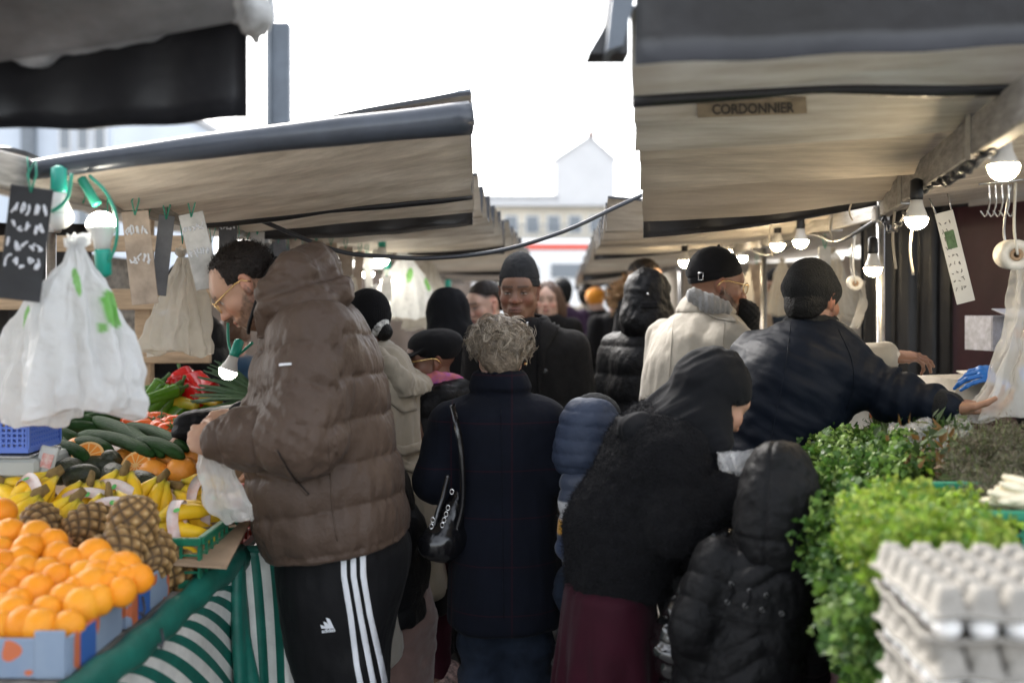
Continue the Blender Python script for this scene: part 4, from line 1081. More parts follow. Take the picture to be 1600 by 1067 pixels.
F.ell((0,-.018,.040), (.0865,.107,.108), 0, fr=hd5); F.ell((0,-.025,.11), (.055,.07,.05), .04, fr=hd5)
F.clip(lambda x, y, z: -(z-.030-.12*(y-.1)*.9), hd5)
def knit(P, N):
    L = (P-hd5[1]) @ hd5[0]; return .0012*np.sin(np.arctan2(L[:, 0], L[:, 1])*90)+.002*fnoise(P, (12,12,12), 3)-.003*np.exp(-((L[:, 2]-.060-.1*(L[:, 1]-.1))/.004)**2)
garment('beanie', F, M_KNITGRY, p5, knit, 1)
F = Field(V3(-.38,3.95,.55), V3(.48,4.72,1.60), .008)
F.loft(rows(D5, [(497,782,850,.09),(506,768,862,.105),(520,748,884,.125),(545,737,899,.145),(600,735,905,.15),(700,738,905,.15),(800,735,910,.16),(850,733,912,.165)]), 0, n=2.3)
F.ecap(shL, elL, (.085,.08), (.072,.068), (0,1,0), .05); F.ecap(elL, wL, (.072,.068), (.056,.056), (0,1,0), .03)
F.ecap(shR, elR, (.085,.08), (.072,.068), (0,1,0), .05); F.ecap(elR, wR, (.072,.068), (.056,.056), (0,1,0), .03)
jk = garment('coat', F, M_COATBLK, p5, lambda P, N: .006*fnoise(P, (8,8,4), 21)+.003*fnoise(P, (22,22,8), 22), 2)
F = Field(V3(-.2,4.0,1.36), V3(.26,4.6,1.62), .006)                                          # standing collar
F.loft(rows(D5, [(491,770,858,.098,.02),(504,766,862,.108,.015),(524,752,880,.12)]), 0, n=2.1)
F.loft(rows(D5, [(470,781,846,.082,.0),(496,781,846,.09,-.0),(524,781,846,.10)]), .006, op='s', n=2.0)
F.cap(at(812,455,4.1), at(818,560,4.08), .05, .035, .01, op='s')
garment('collar', F, M_COATBLK, p5, lambda P, N: .004*fnoise(P, (20,20,20), 2), 2)
F = Field(V3(-.2,4.0,1.2), V3(.26,4.6,1.62), .006)
F.loft(rows(D5, [(497,784,842,.074,.01),(508,782,846,.09),(540,780,850,.115)]), 0, n=2.0)
zp = garment('jumper', F, M_KNITBLK, p5, lambda P, N: .004*fnoise(P, (20,20,30), 2), 2)
bv5 = bvh_of(jk); bvz = bvh_of(zp)
seam('zip', bvz, [(820,502),(824,518),(828,540)], .003, M_CHROME, zp); MB().box(at(824,508,4.19), (.008,.004,.026), bev=.002).build('zip_pull', M_CHROME, zp)
patch('lapel', bv5, [(842,504),(864,500),(873,512),(862,532),(852,548),(846,600),(842,640),(838,640),(840,570)], M_COATBLK, jk, .014, 4, .010)
patch('lapel', bv5, [(790,506),(770,500),(752,512),(762,540),(790,580),(812,610),(820,605),(808,560)], M_COATBLK, jk, .012, 4, .010)
h_ = hit(bv5, 851, 580, .004); MB().lathe([(.001,-.003),(.0125,-.003),(.0135,.0),(.010,.003),(.001,.0015)], 14, frame(h_, (0,0,1), (0,-1,0))).build('button', M_BLKSHOE, jk, True)
pants(p5, [at(792,830,4.3), at(852,830,4.3)], [V3(-.03,4.25,.5), V3(.16,4.3,.5)], [V3(-.03,4.3,.05), V3(.16,4.35,.05)], M_COATBLK)
shoe(p5, (-.03,4.3), (0,-1)); shoe(p5, (.16,4.35), (0,-1))
M_TRENCH = cloth('beige_trench_cotton', (.29,.25,.19), .8, .15, 500, .15, nz=(6, .12), b=.35)
M_TRENCH2 = cloth('pale_stone_cotton', (.30,.27,.22), .8, .15, 500, .15, nz=(6, .10), b=.3)
M_BLKPUFF = mat('black_puffer_nylon', (.0062,.0062,.0068), .55, spec=.14, noise_=(6, .2), bump=[('noise', 36, .5), ('noise', 120, .2)])
M_SHINY = mat('glossy_black_puffer', (.006,.006,.006), .14, spec=.8, coat=.8, bump=[('noise', 26, .5)])
M_BLACKCL = cloth('black_cloth', (.006,.006,.007), .9, .2, 300, .2)
M_HIJAB = cloth('black_viscose', (.0055,.006,.0075), .85, .1, 500, .08, b=.15)
M_MAROON = cloth('maroon_cloth', (.026,.002,.0075), .75, .3, 400, .12)
M_NAVYNY = mat('navy_bomber_nylon', (.0030,.0052,.0105), .6, spec=.12, sheen=.0, noise_=(6, .2), bump=[('noise', 30, .15), ('noise', 200, .08)])
M_BLUEPUF = mat('steel_blue_puffer', (.032,.043,.072), .6, spec=.2, sheen=.0, noise_=(8, .15), bump=[('noise', 40, .4)])
M_MUST = cloth('mustard_cloth', (.55,.27,.02), .7)
M_CREAMKN = cloth('cream_knit', (.50,.45,.38), .9)
M_GREYKN = cloth('grey_knit', (.22,.22,.22), .95, .3, 180, .6)
M_PURPLE = mat('purple_print_scarf', (.28,.06,.32), .7, noise_=(38, .5, (.55,.16,.06)), bump=[('noise', 40, .3)])
M_WBPRINT = mat('black_white_print', (.01,.01,.01), .8, noise_=(70, .5, (.75,.75,.72)))
M_FLORAL = mat('floral_trainer_fabric', (.012,.012,.012), .6, noise_=(60, .5, (.5,.33,.30)))

def beanie(root, hd, s, m, name='beanie', base=.035, tilt=.9, top=.108, cuff=0, r=.0865, h=.0045):
    F = Field(hd[1]-.2, hd[1]+.22, h)
    F.ell(V3(0,-.016,.036)*s, (r*s,(r+.02)*s,top*s), 0, fr=hd)
    if cuff: F.ell(V3(0,-.016,.030)*s, ((r+cuff)*s,(r+.02+cuff)*s,.062*s), .012, fr=hd)
    F.clip(lambda x, y, z: -(z-base*s-.12*(y-.1)*tilt), hd)
    return garment(name, F, m, root, lambda P, N: .0012*np.sin(np.arctan2(((P-hd[1])@hd[0])[:,0], ((P-hd[1])@hd[0])[:,1])*80)+.003*fnoise(P, (14,14,14), 3), 1)
def hair_cap(root, hd, s, m, line=.02, grow=.006, seed=0, rough=.004, back=-.09, name='hair'):
    F = Field(hd[1]-.17, hd[1]+.17, .005)
    F.ell(V3(0,-.0165,.036)*s, ((.0775+grow)*s,(.0965+grow)*s,(.087+grow)*s), 0, fr=hd)
    F.ell(V3(0,-.05,-.03)*s, ((.066+grow)*s,(.055+grow)*s,(.06+grow)*s), .03, fr=hd)
    F.clip(lambda x, y, z: -(z-line*s-np.maximum(0, y-.02*s)*.55+np.minimum(0, (y+.02*s))*.9*0+np.where(y < -.02*s, (line-back)*s*np.clip(-(y+.02*s)/(.05*s), 0, 1), 0)), hd)
    P, Q = F.mesh(1); N = normals(P, Q); P = P+N*(rough*fnoise(P, (60,60,60), seed))[:, None]
    return mesh_np(name, P, Q, m, root, True)
def arm2(F, a, ra, rb, rc, k=.05):
    F.ecap(a[0], a[1], (ra,ra*.95), (rb,rb), (0,1,0), k); F.ecap(a[1], a[2], (rb,rb), (rc,rc), (0,0,1), .03)
def simple_person(label, px, d, hd, skin, rr, top_m, leg_m, arms=None, shift=0, n=2.2, hopt=None, disp=None, lower_edge=None, foot=(0,1), h=.012, legs_px=None, name='jacket', tors=None, group=None, hs=1.0):
    """whole figure from silhouette rows: body, top, trousers, shoes"""
    x = pxw(px, d); p = thing('person', label, 'person', (x, d, 0), group)
    rws = rows(d, rr, shift); zt = max(r[0] for r in rws); zb = min(r[0] for r in rws)
    def cen(z):
        return V3(np.interp(z, [r[0] for r in rws[::-1]], [r[1] for r in rws[::-1]]), d, z)
    sh = zt-.10; hw = .17*hs
    fwd = hd[0][:, 1]*V3(1,1,0); fwd = unit(fwd) if np.linalg.norm(fwd) > .2 else V3(0,1,0); rt = np.cross(fwd, (0,0,1))
    hz = max(zb+.05, .85*hs) if lower_edge is None else lower_edge; hip = cen(max(zb+.03, min(hz, zt-.4))); hip[2] = .88*hs
    if arms is None:
        arms = []
        for sg in (-1, 1):
            a = cen(sh)+rt*sg*hw; arms.append([a, a+rt*sg*.05-V3(0,0,.27*hs)-fwd*.03, a+rt*sg*.03-V3(0,0,.48*hs)+fwd*.10])
    legs = [[hip+rt*sg*.09, V3(*(hip+rt*sg*.10)[:2], .48*hs)+fwd*.02, V3(*(hip+rt*sg*.10)[:2], .08)] for sg in (-1, 1)]
    make_body(p, hd, hs, skin, neck=cen(zt-.03), torso=[cen(sh), cen((sh+.95)/2), hip+V3(0,0,.05)], arms=arms, legs=legs,
              hands=[(frame(a[2], unit(a[2]-a[1]), rt*(-1 if i == 0 else 1)), (.5,.55,.6,.65), .5, (1 if i else -1)) for i, a in enumerate(arms)], hopt=hopt, h=.022, hf=.0045 if d < 6 else .009, hh=.006 if d < 6 else .012, bulk=.9*hs)
    ps = np.array([q for a in arms for q in a]+[(r[1]+r[3]*s_, r[2]+r[4]*t_, r[0]) for r in rws for s_ in (-1,1) for t_ in (-1,1)])
    F = Field(ps.min(0)-.12, ps.max(0)+.12, h)
    F.loft(rws, 0, n=n)
    for a in arms: arm2(F, a, .078*hs, .066*hs, .05*hs)
    garment(name, F, top_m, p, disp or (lambda P, N: .007*fnoise(P, (8,8,5), 2)+.003*fnoise(P, (22,22,9), 3)), 2)
    pants(p, [legs[0][0], legs[1][0]], [legs[0][1], legs[1][1]], [legs[0][2], legs[1][2]], leg_m, (.095*hs,.075*hs,.06*hs), h=.014, seat=.11*hs)
    for l in legs: shoe(p, l[2], fwd if foot is None else foot)
    p['_'] = 0; del p['_']
    return p
def qz(pitch, dep, ph=0, sl=0):
    return lambda P, N: quilt(P[:, 2]+sl*P[:, 0]+ph, pitch, dep)+.005*fnoise(P, (14,14,9), 4)+.003*fnoise(P, (34,34,20), 5)

# ---- woman in the beige trench, behind the man in brown
D2 = 3.78
p2 = thing('person', 'woman in a belted beige trench coat with a black headwrap and bun, turned away', 'person', (at(640, 475, D2)[0], D2, 0))
hd2 = frame(at(572, 508, 3.8), (-.55,.83,-.15))
aL = A((585,610,3.6),(578,720,3.58),(560,780,3.85)); aR = A((645,610,3.95),(662,700,4.0),(640,760,4.1))
make_body(p2, hd2, .98, (.10,.05,.032), neck=at(596,560,3.8), torso=A((612,610,3.8),(630,720,3.8),(650,840,3.8)), arms=[aL, aR],
          legs=[[at(660,860,3.8), V3(-.40,3.9,.5), V3(-.36,4.02,.08)], [at(690,860,3.8), V3(-.28,3.9,.5), V3(-.275,3.92,.08)]], hands=[(frame(aL[2], (-.3,.9,0), (0,-.2,1)),), (frame(aR[2], (-.3,.9,-.2), (0,-.2,1)), (.4,)*4, .4, -1)], face=False, h=.02)
beanie(p2, hd2, .98, M_BLACKCL, 'headwrap', -.03, 1.2, .10, 0, .085)
F = Field(at(600,516,3.78)-.12, at(600,516,3.78)+.12, .004)
F.ell(at(601,518,3.74), (.030,.034,.034), 0); garment('hair_bun', F, M_HAIRBLK, p2, lambda P, N: .002*fnoise(P, (60,60,60), 1), 1)
fr = frame(at(593,511,3.745), at(603,519,3.74)-at(585,504,3.75)); MB().tube([fpt(fr, (0,t,0)) for t in (-.020,-.012,.0,.012,.022)], [.030,.040,.042,.040,.028], 18).build('patterned_band', M_WBPRINT, p2, True)
F = Field(V3(-.75,3.35,.40), V3(-.10,4.25,1.50), .008)
F.loft(rows(D2, [(538,575,625,.07),(556,566,640,.12),(590,556,652,.17),(640,560,656,.185),(690,568,660,.18),(705,572,662,.18),(760,580,680,.19),(840,590,694,.20),(921,600,702,.21)]), 0, n=2.3)
arm2(F, aL, .082, .072, .056); arm2(F, aR, .08, .07, .056)
jk = garment('trench_coat', F, M_TRENCH, p2, lambda P, N: .009*fnoise(P, (9,9,2.5), 31)+.005*fnoise(P, (22,22,5), 32)-.010*np.exp(-((P[:,2]-pyz(712,D2)-.25*(P[:,0]+.35))/.02)**2), 2)
F = Field(at(560,640,3.2)*V3(1,0,1)+V3(0,3.4,0), at(720,500,4.0)*V3(1,0,1)+V3(0,4.2,0), .006)     # hood hanging at the back
F.chain(A((590,548,3.62),(608,572,3.56),(626,594,3.58),(646,606,3.68),(656,606,3.80),(644,590,3.92),(618,566,3.96)), [.022,.03,.036,.034,.036,.034,.025], .03)
F.chain(A((598,572,3.64),(622,616,3.60),(648,628,3.72)), [.03,.035,.03], .05)
F.ell(at(630,604,3.74), (.065,.10,.05), .04)
F.ell(at(630,584,3.80), (.05,.075,.045), .02, op='s')
garment('hood', F, M_TRENCH, p2, lambda P, N: .005*fnoise(P, (16,16,16), 3)+.004*fnoise(P, (40,40,40), 4), 2)
F = Field(at(600,570,3.75)-.16, at(600,570,3.75)+.16, .006)
F.loft(rows(3.78, [(528,578,612,.055),(545,574,622,.07),(560,568,640,.10)]), 0); garment('collar', F, M_TRENCH2, p2, lambda P, N: .004*fnoise(P, (20,20,20), 1), 1)
bv2 = bvh_of(jk)
patch('belt', bv2, [(606,692),(630,697),(655,690),(658,703),(632,712),(606,706)], M_TRENCH, jk, .008, 4, .008)
patch('belt', bv2, [(610,708),(640,722),(664,738),(664,748),(636,736),(610,722)], M_TRENCH, jk, .008, 4, .008)
patch('storm_flap', bv2, [(606,570),(640,600),(650,640),(628,645),(606,628)], M_TRENCH, jk, .007, 5, .008)
pants(p2, [at(660,850,3.8), at(690,850,3.8)], [V3(-.40,3.9,.5), V3(-.29,3.9,.5)], [V3(-.36,4.02,.12), V3(-.275,3.92,.12)], M_MAROON, (.09,.065,.045), seat=.1, name='leggings')
F = Field(V3(-.62,3.5,.33), V3(-.08,4.2,.7), .01); F.loft(rows(3.82, [(880,640,705,.14),(920,645,712,.17),(950,650,715,.16)]), 0); garment('skirt', F, M_BLACKCL, p2, lambda P, N: .006*fnoise(P, (14,14,3), 3), 1)
shoe(p2, (-.36,4.0), (-.6,-.75), M_FLORAL); shoe(p2, (-.255,3.9), (-.55,-.8), M_FLORAL)

# ---- woman with the newsboy cap
D3 = 4.05
p3 = thing('person', 'woman in a black newsboy cap, gold glasses and purple scarf', 'person', (at(690, 475, D3)[0], D3, 0))
hd3 = frame(at(672, 563, D3), (-.95,-.28,-.10))
aL = A((668,640,3.92),(655,740,3.88),(640,790,4.0)); aR = A((712,640,4.2),(715,740,4.2),(690,790,4.2))
make_body(p3, hd3, .97, (.15,.072,.045), neck=at(690,612,D3), torso=A((692,650,D3),(695,750,D3),(698,860,D3)), arms=[aL,aR], legs=[[at(690,870,D3), V3(-.30,D3,.45), V3(-.28,D3,.08)], [at(712,870,D3+.1), V3(-.22,D3+.15,.45), V3(-.22,D3+.15,.08)]],
          hands=[(frame(aL[2], (-.8,-.2,-.3), (0,-.5,1)),), (frame(aR[2], (-.8,-.2,-.3), (0,-.5,1)), (.5,)*4, .4, -1)], hopt=dict(nose=1.15, lips=1.2, lid=.45), h=.02)
F = Field(hd3[1]-.22, hd3[1]+.22, .0045)
F.ell((0,-.03,.062), (.094,.112,.064), 0, fr=hd3); F.ell((0,-.02,.032), (.084,.103,.045), .02, fr=hd3)
F.clip(lambda x, y, z: -(z-.012-.20*(y-.02)), hd3)
def bill(x, y, z): return np.maximum(np.sqrt((x/.082)**2+((y-.055)/.118)**2)*.08-.08, np.abs(z-.036+.45*(y-.08)+1.2*x*x)-.005)
F.put(bill, (-.085,.04,-.05), (.085,.175,.07), .01, fr=hd3)
garment('newsboy_cap', F, M_BLACKCL, p3, lambda P, N: .003*fnoise(P, (16,16,16), 3), 1)
MB().ball(fpt(hd3, (.083,.03,.028)), .005).build('cap_button', M_GOLD, p3, True); glasses(p3, hd3, .97, M_GOLD, (.027,.021), rr=.0024)
F = Field(at(684,590,D3)-.2, at(684,590,D3)+.2, .005)
for k in range(3): F.chain([fpt(hd3, V3(.085*math.cos(a)*(1+.05*k), -.02+.085*math.sin(a), -.080-.016*k+.02*math.cos(a*2+k))) for a in np.linspace(0, 2*PI, 18)], [.020+.004*math.sin(a*3+k) for a in np.linspace(0, 2*PI, 18)], .006)
garment('scarf', F, M_PURPLE, p3, lambda P, N: .003*fnoise(P, (40,40,40), 1), 1)
F = Field(V3(-.62,3.65,.5), V3(-.05,4.5,1.35), .009)
F.loft(rows(D3, [(592,662,722,.10),(612,650,738,.15),(650,645,745,.17),(720,645,742,.175),(800,648,742,.18),(880,652,742,.19)]), 0); arm2(F, aL, .085, .075, .058); arm2(F, aR, .085, .075, .058)
F.chain(A((660,628,3.92),(695,618,3.90),(724,612,4.0),(724,610,4.15)), [.03,.038,.04,.036], .03)
garment('puffer_coat', F, M_BLKPUFF, p3, qz(.11, .012), 2)
pants(p3, [at(690,870,D3), at(712,870,D3+.1)], [V3(-.30,D3,.45), V3(-.22,D3+.15,.45)], [V3(-.28,D3,.06), V3(-.22,D3+.15,.06)], M_BLACKCL); shoe(p3, (-.28,D3), (-1,0)); shoe(p3, (-.22,D3+.15), (-1,0))

# ---- person almost hidden behind the man in brown: long black puffer, arm reaching over the fruit
D20 = 3.42
p20 = thing('person', 'person in a long black puffer mostly hidden behind the man in brown', 'person', (at(600, 475, D20)[0], D20, 0))
hd20 = frame(at(470, 500, 3.5), (-.95,.2,-.3))
aL = A((490,600,3.34),(440,655,3.28),(292,668,3.22)); aR = A((500,600,3.62),(480,690,3.66),(430,720,3.6))
make_body(p20, hd20, .95, (.45,.27,.19), neck=at(490,560,3.46), torso=A((515,610,3.46),(550,720,3.46),(590,850,3.46)), arms=[aL,aR], legs=[[at(590,850,3.44), V3(-.36,3.44,.45), V3(-.36,3.46,.08)], [at(610,850,3.5), V3(-.34,3.52,.45), V3(-.34,3.55,.08)]],
          hands=[(frame(aL[2]-V3(.005,0,.02), (-.85,-.05,-.55), (-.4,-.2,.8)), (.5,.5,.55,.6), .5, -1), (frame(aR[2], (-.9,0,-.3), (0,-.2,1)), (.5,)*4, .4)], face=False, h=.02)
hair_cap(p20, hd20, .95, M_HAIRBLK)
F = Field(V3(-1.2,3.1,.40), V3(-.2,3.85,1.45), .009)
F.loft(rows(D20, [(560,470,520,.10),(590,450,560,.18),(650,455,580,.2),(740,490,630,.2),(820,530,660,.2),(880,545,668,.2),(968,570,668,.2)], .04), 0); arm2(F, aL, .085, .07, .050); arm2(F, aR, .085, .07, .05)
garment('long_puffer', F, M_BLKPUFF, p20, qz(.15, .016, .05), 2)
pants(p20, [at(590,870,3.44), at(622,870,3.5)], [V3(-.38,3.44,.45), V3(-.34,3.5,.45)], [V3(-.38,3.46,.06), V3(-.34,3.55,.06)], cloth('dusty_pink_cord', (.16,.10,.085)), (.095,.08,.07), seat=.09); shoe(p20, (-.37,3.44), (-1,0)); shoe(p20, (-.35,3.54), (-1,0))
tb = thing('tote_bag', 'beige cloth tote bag hanging behind the striped track pants', 'bag', at(612, 1000, 3.25))
F = Field(at(612,960,3.25)-.25, at(612,960,3.25)+.25, .007)
F.loft(rows(3.25, [(930,596,604,.02),(960,594,618,.10),(1000,588,628,.13),(1022,590,630,.13),(1040,592,612,.11)]), 0); garment('pouch', F, M_TRENCH2, tb, lambda P, N: .006*fnoise(P, (12,12,6), 2), 1)
strap('handle', spline(A((602,935,3.25),(606,880,3.27),(612,820,3.3),(614,780,3.32)), 6), .03, .004, M_TRENCH2, tb)

# ---- balding man behind, looking left
SK_L = (.52,.33,.25)
hd6 = frame(at(757, 476, 5.3), (-.80,-.55,-.22))
sc = lambda L: sstep(.028, .05, L[:, 2]+.25*np.maximum(0, -L[:, 1])+.35*0-np.maximum(0, L[:, 1]-.03)*.9)*.9
p6 = simple_person('man with cropped receding dark hair looking left, behind the tall man', 760, 5.3, hd6, SK_L, [(520,735,785,.09),(535,715,800,.13),(570,700,812,.16),(700,700,810,.17),(860,705,808,.18)], M_BLACKCL, M_BLACKCL, hopt=dict(lid=.5, scalp=sc, nose=1.1))
hair_cap(p6, hd6, 1.0, M_HAIRDK, .050, .002, 3, .0015, -.05)
# ---- hooded black figure with the stall behind
hd7 = frame(at(697, 495, 5.0), (-.6,.75,-.2))
p7 = simple_person('figure in a loose black headscarf and black coat facing the left stall', 697, 5.0, hd7, SK_L, [(528,668,735,.10),(545,655,748,.15),(600,648,752,.18),(750,650,752,.2),(900,655,750,.22)], M_BLACKCL, M_BLACKCL, hopt={})
F = Field(hd7[1]-.3, hd7[1]+.25, .008); F.ell((0,-.02,.02), (.105,.125,.125), 0, fr=hd7); F.ell((0,-.03,-.12), (.13,.13,.10), .06, fr=hd7); F.ell((0,.12,-.01), (.07,.08,.085), .02, op='s', fr=hd7)
garment('headscarf', F, M_HIJAB, p7, lambda P, N: .008*fnoise(P, (14,14,8), 3), 2)
# ---- far people down the lane
def fhead(px, py, d, fwd=(0,1,0)): return frame(at(px, py, d), fwd)
p8 = simple_person('woman with long brown hair just behind the tall man\'s shoulder', 856, 7.0, fhead(856, 470, 7.0, (-.2,-1,0)), SK_L, [(490,838,876,.09),(505,825,888,.12),(540,818,894,.14),(640,820,892,.15)], M_COATBLK, M_BLACKCL)
F = Field(at(856,472,7.0)-.3, at(856,472,7.0)+.25, .01); F.ell(at(856,465,7.03), (.10,.11,.12), 0); F.ell(at(858,488,7.06), (.12,.09,.13), .05); F.ell(at(855,474,6.88), (.062,.06,.085), .01, op='s')
garment('long_hair', F, mat('brown_hair', (.09,.045,.025), .5, bump=[('noise', 90, .6)]), p8, lambda P, N: .008*fnoise(P, (30,30,8), 3), 1)
p9 = simple_person('person in a dark purple jacket walking away down the lane', 883, 9.5, fhead(878, 458, 9.5), SK_L, [(478,868,894,.09),(488,862,902,.13),(520,858,906,.15),(590,862,904,.16)], cloth('plum_fabric', (.045,.025,.05)), M_BLACKCL)
hair_cap(p9, fhead(878, 458, 9.5), 1.0, M_HAIRBLK, .0, .02)
pA = simple_person('person in an orange beanie and black jacket with red trousers down the lane', 938, 10.2, fhead(931, 468, 10.2, (-.3,1,0)), SK_L, [(484,918,950,.09),(496,912,958,.13),(530,908,962,.15),(545,912,960,.15)], M_BLACKCL, cloth('coral_red_trousers', (.50,.05,.055)))
F = Field(at(930,466,10.2)-.25, at(930,466,10.2)+.25, .01); F.ell(at(930,464,10.2), (.098,.105,.10), 0); F.ell(at(935,458,10.15), (.06,.075,.05), .05); garment('orange_beanie', F, mat('orange_knit', (.75,.28,.015), .9, sheen=.3, bump=[('noise', 80, .6)]), pA, None, 1)
pB = simple_person('dark haired person in a black coat beside the orange beanie', 962, 9.0, fhead(962, 466, 9.0), SK_L, [(486,948,978,.09),(498,940,986,.13),(540,936,990,.15),(600,940,988,.16)], M_BLACKCL, M_BLACKCL)
hair_cap(pB, fhead(962, 466, 9.0), 1.05, M_HAIRBLK, -.02, .02)
pC = simple_person('woman in a beige coat walking away in the distance by the truck', 915, 12.0, fhead(916, 462, 12.0), SK_L, [(474,906,926,.08),(482,900,932,.12),(520,898,936,.15),(560,900,934,.16)], M_TRENCH2, M_BLACKCL)
hair_cap(pC, fhead(916, 462, 12.0), 1.05, M_HAIRDK, -.04, .02)
pD = simple_person('man with short dark hair and a fur hooded coat behind the black parka hood', 1008, 6.0, fhead(1010, 438, 6.0, (.55,-.5,.0)), (.5,.3,.21), [(458,990,1030,.09),(472,972,1045,.13),(520,965,1052,.16),(640,968,1050,.17)], M_BLACKCL, M_BLACKCL, hopt=dict(lid=.35))
hair_cap(pD, fhead(1010, 438, 6.0, (.55,-.5,0)), 1.0, M_HAIRDK, .035, .008)
P_ = np.array([at(985+20*math.cos(a), 470-26*math.sin(a), 5.9) for a in np.linspace(.3, PI+.2, 60)]); P_ = np.repeat(P_, 6, 0)+np.random.default_rng(3).normal(0, .02, (360, 3)); fuzz('fur_trim', P_, np.random.default_rng(4).normal(0, 1, (360, 3)), mat('tan_fur', (.30,.19,.10), .9), pD, 4000, .05, .0022)
pE = simple_person('person in a dark cap at the back of the right stall', 1215, 7.6, fhead(1213, 448, 7.6, (-.8,-.4,-.1)), SK_L, [(466,1198,1232,.09),(478,1188,1242,.13),(520,1184,1248,.15),(620,1186,1246,.17)], cloth('slate_blue_jacket', (.03,.045,.07)), M_BLACKCL)
beanie(pE, fhead(1213, 448, 7.6, (-.8,-.4,-.1)), 1.0, M_BLACKCL, 'dark_cap')
pF = simple_person('person in a dark red jacket seen between the steel poles', 1160, 8.5, fhead(1180, 462, 8.5, (-.8,-.4,-.1)), SK_L, [(480,1166,1196,.09),(492,1158,1204,.13),(540,1154,1208,.15),(620,1156,1206,.17)], cloth('dark_red_jacket', (.12,.02,.025)), M_BLACKCL)
hair_cap(pF, fhead(1180, 462, 8.5, (-.8,-.4,-.1)), 1.0, M_HAIRDK, .02, .012)

# ---- black hooded parka, back to the camera
D10 = 4.6
hd10 = frame(at(1014, 472, D10), (.45,.88,-.1))
p10 = simple_person('person in a black hooded parka with dark curls, left of the beige trench', 1010, D10, hd10, (.3,.17,.11), [(512,978,1050,.11),(530,962,1072,.16),(560,950,1082,.19),(610,944,1088,.2),(720,944,1088,.21),(860,948,1084,.21)], M_BLKPUFF, M_BLACKCL, disp=qz(.125, .012, .03), name='parka', h=.009)
F = Field(hd10[1]-.3, hd10[1]+.25, .006); F.ell((0,-.03,.025), (.105,.12,.125), 0, fr=hd10); F.ell((0,-.06,-.09), (.115,.11,.10), .05, fr=hd10); F.ell((0,.11,.03), (.09,.09,.12), .02, op='s', fr=hd10)
hood = garment('hood', F, M_BLKPUFF, p10, lambda P, N: .006*fnoise(P, (14,14,14), 7)+.004*fnoise(P, (34,34,34), 2), 2)
bvh10 = bvh_of(hood); patch('hood_tab', bvh10, [(1001,472),(1028,472),(1028,482),(1001,482)], M_BLACKCL, hood, .005, 3, .004); h_ = hit(bvh10, 1012, 459, .003); MB().ball(h_, .006).build('press_stud', M_CHROME, hood, True)
def shell10(rg):
    v = rg.normal(0, 1, 3); v /= np.linalg.norm(v); v[2] = abs(v[2])*.7+.3; v[1] = abs(v[1])*.8+.1; v = unit(v)
    p = V3(0,.0,.035)+v*V3(.088,.10,.098); return p, unit(np.cross(v, rg.normal(0, 1, 3))), v
curls('curls', hd10, p10, M_BLONDE, 170, shell10, 3, .0018, (.03,.05), ((.012,.01,.009),)*3, 3, .012)

# ---- man in the pale trench with the docker cap
D11 = 3.9
p11 = thing('person', 'bearded man in a black docker cap and pale beige trench coat reaching over the herbs', 'person', (at(1100, 475, D11)[0], D11, 0))
hd11 = frame(at(1120, 444, D11), (.96,.16,-.16))
aR = A((1140,535,3.72),(1215,588,3.62),(1380,558,3.62)); aL = A((1040,530,4.08),(1030,640,4.1),(1060,720,4.2))
make_body(p11, hd11, 1.05, (.19,.095,.058), neck=at(1104,500,D11), torso=A((1095,550,D11),(1090,660,D11),(1088,800,D11)), arms=[aL,aR],
          legs=[[at(1060,820,D11), V3(.66,D11,.48), V3(.66,D11,.08)], [at(1110,820,D11), V3(.80,D11,.48), V3(.80,D11,.08)]],
          hands=[(frame(aR[2]+V3(.02,0,0), (.98,.10,.03), (-.1,-.35,.93)), (.28,.30,.42,.62), .35, 1, 1.04, .03, .45), (frame(aL[2], (.5,.6,-.4), (0,0,1)),)],
          hopt=dict(nose=1.25, lips=1.25, lid=.3, beard=1.0, bvol=1, bcol=(.010,.008,.007), lip=(.16,.07,.055), palm=(.24,.125,.08)), h=.02)
F = Field(hd11[1]-.2, hd11[1]+.2, .004)
F.ell((0,-.016,.040), (.0885,.108,.102), 0, fr=hd11); F.ell((0,-.014,.03), (.0915,.110,.05), .01, fr=hd11)
F.clip(lambda x, y, z: -(z-.004-.40*(y+.045)), hd11)
cp = garment('docker_cap', F, M_BLACKCL, p11, lambda P, N: -.004*np.exp(-((((P-hd11[1])@hd11[0])[:, 2]-.050-.40*((P-hd11[1])@hd11[0])[:, 1])/.004)**2)+.002*fnoise(P, (18,18,18), 3), 1)
MB().ball(fpt(hd11, (0,-.016,.145)), .006).build('cap_tip', M_BLACKCL, cp, True)
bvc = bvh_of(cp); ck = MB(); ck.tube([q for q in [hit(bvc, x, y, .004) for x, y in ((1092,426),(1099,426),(1099,437),(1092,437))] if q is not None], .0018, 6, closed=True); ck.build('buckle', M_CHROME, cp, True)
glasses(p11, hd11, 1.05, M_GOLD, (.025,.021))
F = Field(V3(.25,3.4,.55), V3(1.55,4.4,1.66), .008)
F.loft(rows(D11, [(486,1062,1146,.11),(500,1046,1160,.15),(520,1026,1172,.19),(560,1008,1180,.215),(620,1000,1182,.22),(720,1000,1176,.21),(840,1000,1178,.22),(880,1000,1180,.22)]), 0, n=2.2)
arm2(F, aR, .085, .072, .055); arm2(F, aL, .088, .075, .058)
jk = garment('trench_coat', F, M_TRENCH2, p11, lambda P, N: .008*fnoise(P, (8,8,4), 41)+.005*fnoise(P, (20,20,8), 42)+.006*np.exp(-(np.linalg.norm(P-np.array(aR[0]), axis=1)/.12)**2)*np.sin(P[:, 0]*60+P[:, 2]*70), 2)
F = Field(V3(.5,3.6,1.32), V3(1.1,4.25,1.66), .006)
